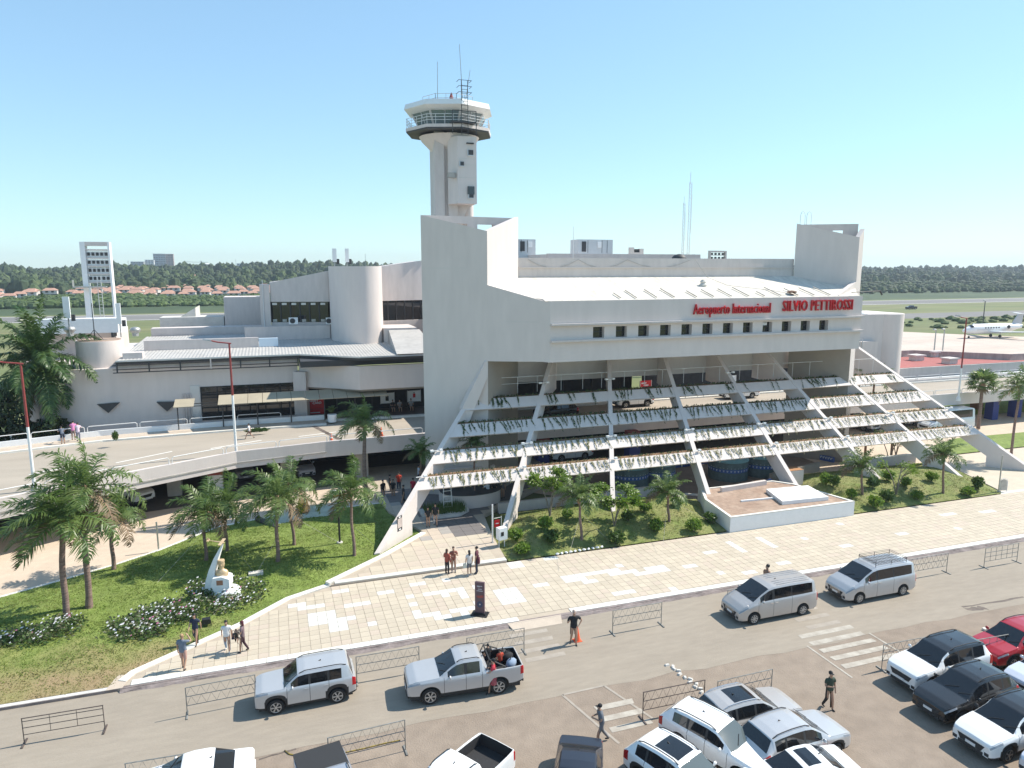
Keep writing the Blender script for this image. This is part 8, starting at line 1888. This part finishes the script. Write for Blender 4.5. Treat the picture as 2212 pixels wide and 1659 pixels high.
# ================================================================ sky-line: hills, wood, houses, towers
def hill(x, y):
    t = max(0, min(1, (y-540)/420.0)); s = t*t*(3-2*t)
    side = 1-.34*max(0, min(1, (x-150)/700)); return s*(14.5*side+2.0*math.sin(x*.011+1)+1.5*math.sin(x*.027))
hm = MB(); nx, ny = 70, 22; rows = []
for j in range(ny+1):
    y = 330+j*(1800-330)/ny; rows.append([(-900+i*3600/nx, y, -.05+hill(-900+i*3600/nx, y)) for i in range(nx+1)])
hm.grid(rows); hm.build('hills', mat('wooded_hill', (.035, .06, .02), .95, col2=(.07, .10, .035), scale=.02), smooth='all', kind='structure')
rng = np.random.default_rng(5)
def blob(nseg, seed):
    b = MB(); r = random.Random(seed); b.sphere((0, 0, 0), 1, nseg, max(3, nseg//2), (1, 1, 1)); b.v = [(x*(1+r.uniform(-.22, .22)), y*(1+r.uniform(-.22, .22)), z*(1+r.uniform(-.25, .25))) for x, y, z in b.v]; return b
bl = [blob(8, k) for k in range(6)]
def wood(name, pts, label, mats):
    vs = []; fs = []; ms = []; o = 0
    for (x, y, z, s, h, k) in pts:
        b = bl[k % 6]; A = np.array(b.v); c, sn = math.cos(k), math.sin(k)
        vs.append(np.stack([x+s*(A[:, 0]*c-A[:, 1]*sn), y+s*(A[:, 0]*sn+A[:, 1]*c), z+h*A[:, 2]], 1)); fs += [tuple(i+o for i in f) for f in b.f]; ms += [k % len(mats)]*len(b.f); o += len(A)
    V = np.concatenate(vs); mb = MB(); mb.v = [tuple(p) for p in V]; mb.f = fs; mb.m = ms; ob = mb.build(name, mats, None); ob['kind'] = 'stuff'; ob['label'] = label; return ob
WM = [leafmat('far_wood_a', (.020, .045, .013), (.050, .080, .025), .35, .8, .1), leafmat('far_wood_b', (.05, .085, .022), (.105, .145, .045), .3, .8, .1), leafmat('far_wood_c', (.034, .060, .022), (.075, .10, .035), .4, .8, .1)]
pts = []
y = 560.0
while y < 1150:
    x = y*math.tan(R(-20)); dx = 3.9+(y-560)*.009
    while x < y*math.tan(R(57)):
        if rnd.random() < .93:
            s = rnd.uniform(1.9, 4.0)*(1+.3*math.sin(x*.06+y*.02)); h = s*rnd.uniform(.8, 1.5); xx = x+rnd.uniform(-4, 4); yy = y+rnd.uniform(-5, 5); pts.append((xx, yy, hill(xx, yy)+h*.75, s, h, rnd.randrange(60)))
        x += dx*rnd.uniform(.8, 1.5)
    y += 7.0+(y-560)*.03
wood('far_wood', pts, 'wooded hills beyond the airfield', WM)
pts = []
for _ in range(2600):      # scrub belt before the houses and at the right side
    x = rnd.uniform(-190, 60); y = rnd.uniform(385, 485)
    s = rnd.uniform(1.0, 2.4)*(1+.3*math.sin(x*.05)); pts.append((x, y, s*.5, s*1.3, s*.85, rnd.randrange(60)))
wood('scrub', pts, 'green scrub belt beyond the runway at the left', [leafmat('scrub_a', (.06, .105, .022), (.11, .155, .04), .4, .8, .1), leafmat('scrub_b', (.05, .09, .03), (.09, .13, .04), .4, .8, .1)])
pts = []
for _ in range(1900):
    x = rnd.uniform(150, 900); y = rnd.uniform(405, 560)
    s = rnd.uniform(1.4, 4.2)*(.55+.45*min(1, (y-400)/90)); pts.append((x, y, s*.6, s*1.2, s*.9, rnd.randrange(60)))
wood('scrub', pts, 'trees and scrub beyond the runway at the right', WM)
pts = []
for _ in range(160):
    x = rnd.uniform(150, 330); y = rnd.uniform(150, 200)+(.0 if x > 190 else 12); s = rnd.uniform(.4, 1.2)
    if x < 205 and y < 165: continue
    pts.append((x, y, s*.4, s*1.5, s*.7, rnd.randrange(60)))
wood('scrub', pts, 'low bushes in the grass behind the jet', [leafmat('scrub_g', (.06, .10, .025), (.10, .14, .04), .6, .8, .1)])
# houses with orange roofs
HW = mat('house_wall', (.62, .57, .52), .9); HR = mat('house_roof', (.44, .25, .18), .9, var=.18, scale=.3)
def house_mesh(w, d, h, rh, m2):
    b = MB(); b.mi = 0; b.box(-w/2, -d/2, 0, w/2, d/2, h); b.mi = 1; o = .4
    b.add([(-w/2-o, -d/2-o, h), (w/2+o, -d/2-o, h), (w/2+o, d/2+o, h), (-w/2-o, d/2+o, h), (-w/2+w*.2, 0, h+rh), (w/2-w*.2, 0, h+rh)], [(0, 1, 5, 4), (2, 3, 4, 5), (1, 2, 5), (3, 0, 4)]); 
    b.mi = 2; b.box(-w*.3, -d/2-.05, 1, -w*.1, -d/2-.02, 2.1); b.box(w*.1, -d/2-.05, 1, w*.3, -d/2-.02, 2.1); return b.mesh('house', [HW, m2, M['glass']])
hms = [house_mesh(6.5, 6.5, 2.3, 1.4, HR), house_mesh(8, 6.5, 2.4, 1.5, HR), house_mesh(6, 6, 2.3, 1.3, HR)]
k = 0
for row in range(6):
    x = -205+row*3
    while x < 40:
        y = 500+row*14+rnd.uniform(-2, 2)
        if rnd.random() < .88-(.35 if x < -110 else 0):
            o = inst('house', hms[k % 3], None, (x, y, hill(x, y)+row*.55), (0, 0, rnd.uniform(-.25, .25))); tag(o, 'small pale house with an orange tiled roof beyond the runway scrub', 'house', 'orange-roofed houses beyond the runway'); k += 1
        x += rnd.uniform(8.6, 12.5)
HR2 = mat('pale_roof', (.62, .60, .57), .8); h2 = [house_mesh(11, 9, 5, 1.0, HR2), house_mesh(14, 9, 4, 1.5, HR2), house_mesh(12, 8, 4, 2, HR)]
for i, (u, v, Y, q) in enumerate(((397, 606, 760, 0), (363, 607, 800, 1), (418, 600, 820, 2), (565, 599, 840, 1), (585, 597, 800, 2), (640, 603, 780, 0), (150, 630, 620, 1), (120, 633, 600, 2), (540, 612, 700, 1), (310, 601, 850, 0), (1985, 625, 560, 1), (1998, 613, 650, 0), (2010, 626, 560, 1), (2055, 627, 560, 0), (2165, 622, 580, 1), (2120, 628, 560, 1), (1975, 610, 700, 2), (2200, 598, 800, 1), (2195, 615, 640, 1), (1950, 620, 600, 2))):
    g = GY(u, v, Y); o = inst('house', h2[q], None, (g[0], Y, g[2]-2.5), (0, 0, rnd.uniform(-.4, .4))); tag(o, 'pale house half hidden among the trees of the far hill', 'house', 'pale houses among the far trees')
def block(u0, u1, v0, v1, Y, m, floors, label, name='apartment_block', bays=5, mb2=None):
    a = GY(u0, v1, Y); b = GY(u1, v0, Y); w = b[0]-a[0]; h = b[2]-a[2]; t = thing(name, label, 'building', (a[0], Y, a[2]-6)); mb = MB(); mb.box(0, 0, 0, w, w*.6, h+6); mb.build('walls', m, t)
    for f in range(floors):
        for q in range(bays):
            z = 6+h*(f+.3)/floors; x = w*(q+.18)/bays; mb = MB(); mb.box(x, -.3, z, x+w*.62/bays, -.05, z+h*.45/floors); mb.build('window', M['glass'], t)
    mb = MB(); mb.box(-.3, -.3, h+6, w+.3, w*.6+.3, h+6.8); mb.build('roof', m, t); return t
BG = mat('far_block_grey', (.42, .42, .42), .9); BP = mat('far_block_pink', (.45, .33, .29), .9); BW = mat('far_block_white', (.70, .68, .66), .9)
block(333, 357, 549, 582, 1500, BG, 7, 'tall grey block on the far hill, left half of the highest pair'); block(357.4, 374, 549.5, 582, 1502, BP, 7, 'tall brownish white block on the far hill, right half of the highest pair', bays=3)
block(283, 310, 566, 578, 1450, BG, 3, 'low grey block left of the tall pair on the far hill'); block(314, 332, 562, 578, 1460, BW, 4, 'white block touching the tall pair on the far hill', bays=3); block(512, 545, 570, 580, 1300, BW, 3, 'white flat block at the right end of the left skyline', bays=6)
for (u, v0, v1, lab) in ((435, 563, 580, 'distant construction crane on the left skyline'),):
    a = GY(u, v1, 1400); b = GY(u, v0, 1400); t = thing('tower_crane', lab, 'crane', a); hh = b[2]-a[2]; mb = MB(); mb.tube((0, 0, -5), (0, 0, hh), .7, n=4); mb.build('mast', M['galv'], t); mb = MB(); mb.tube((-30, 0, hh-2), (12, 0, hh-3), .5, n=4); mb.build('jib', M['galv'], t)
a = GY(448, 596, 1000); t = thing('water_tower', 'distant pale water tower among the trees of the left skyline', 'tower', a); hh = GY(448, 569, 1000)[2]-a[2]
mb = MB(); mb.tube((0, 0, -3), (0, 0, hh-4), 1.2, n=8); mb.build('stem', BW, t); mb = MB(); mb.lathe((0, 0, hh-5), [(1.5, 0), (4, 2), (4, 4.5), (1, 5.5)], 12); mb.build('bowl', BW, t)
for u, v0, v1, lab in ((278, 562, 580, 'thin radio mast on the left skyline left of the blocks'), (510, 560, 578, 'thin radio mast on the skyline beside the white flat block'), (587, 566, 578, 'thin radio mast on the skyline behind the upper block')):
    a = GY(u, v1, 1300); b = GY(u, v0, 1300); t = thing('radio_mast', lab, 'mast', a); mb = MB(); mb.tube((0, 0, -6), (0, 0, b[2]-a[2]), .5, .25, 4); mb.build('shaft', M['galv'], t); mb = MB(); mb.tube((-1.2, 0, (b[2]-a[2])*.8), (1.2, 0, (b[2]-a[2])*.8), .25, n=4); mb.build('crossbar', M['galv'], t)
# ================================================================ air: a pale haze over the whole place
hz = MB(); hz.box(-2500, -150, -1.2, 4500, 2600, 60)
hm_ = bpy.data.materials.new('haze_air'); hm_.use_nodes = True; nt = hm_.node_tree; nt.nodes.clear()
pv = nt.nodes.new('ShaderNodeVolumePrincipled'); pv.inputs['Color'].default_value = (.80, .88, 1.0, 1); pv.inputs['Density'].default_value = 0.00020; pv.inputs['Anisotropy'].default_value = 0.2
ho = nt.nodes.new('ShaderNodeOutputMaterial'); nt.links.new(pv.outputs[0], ho.inputs['Volume'])
hz.build('haze', hm_, None, kind='stuff')
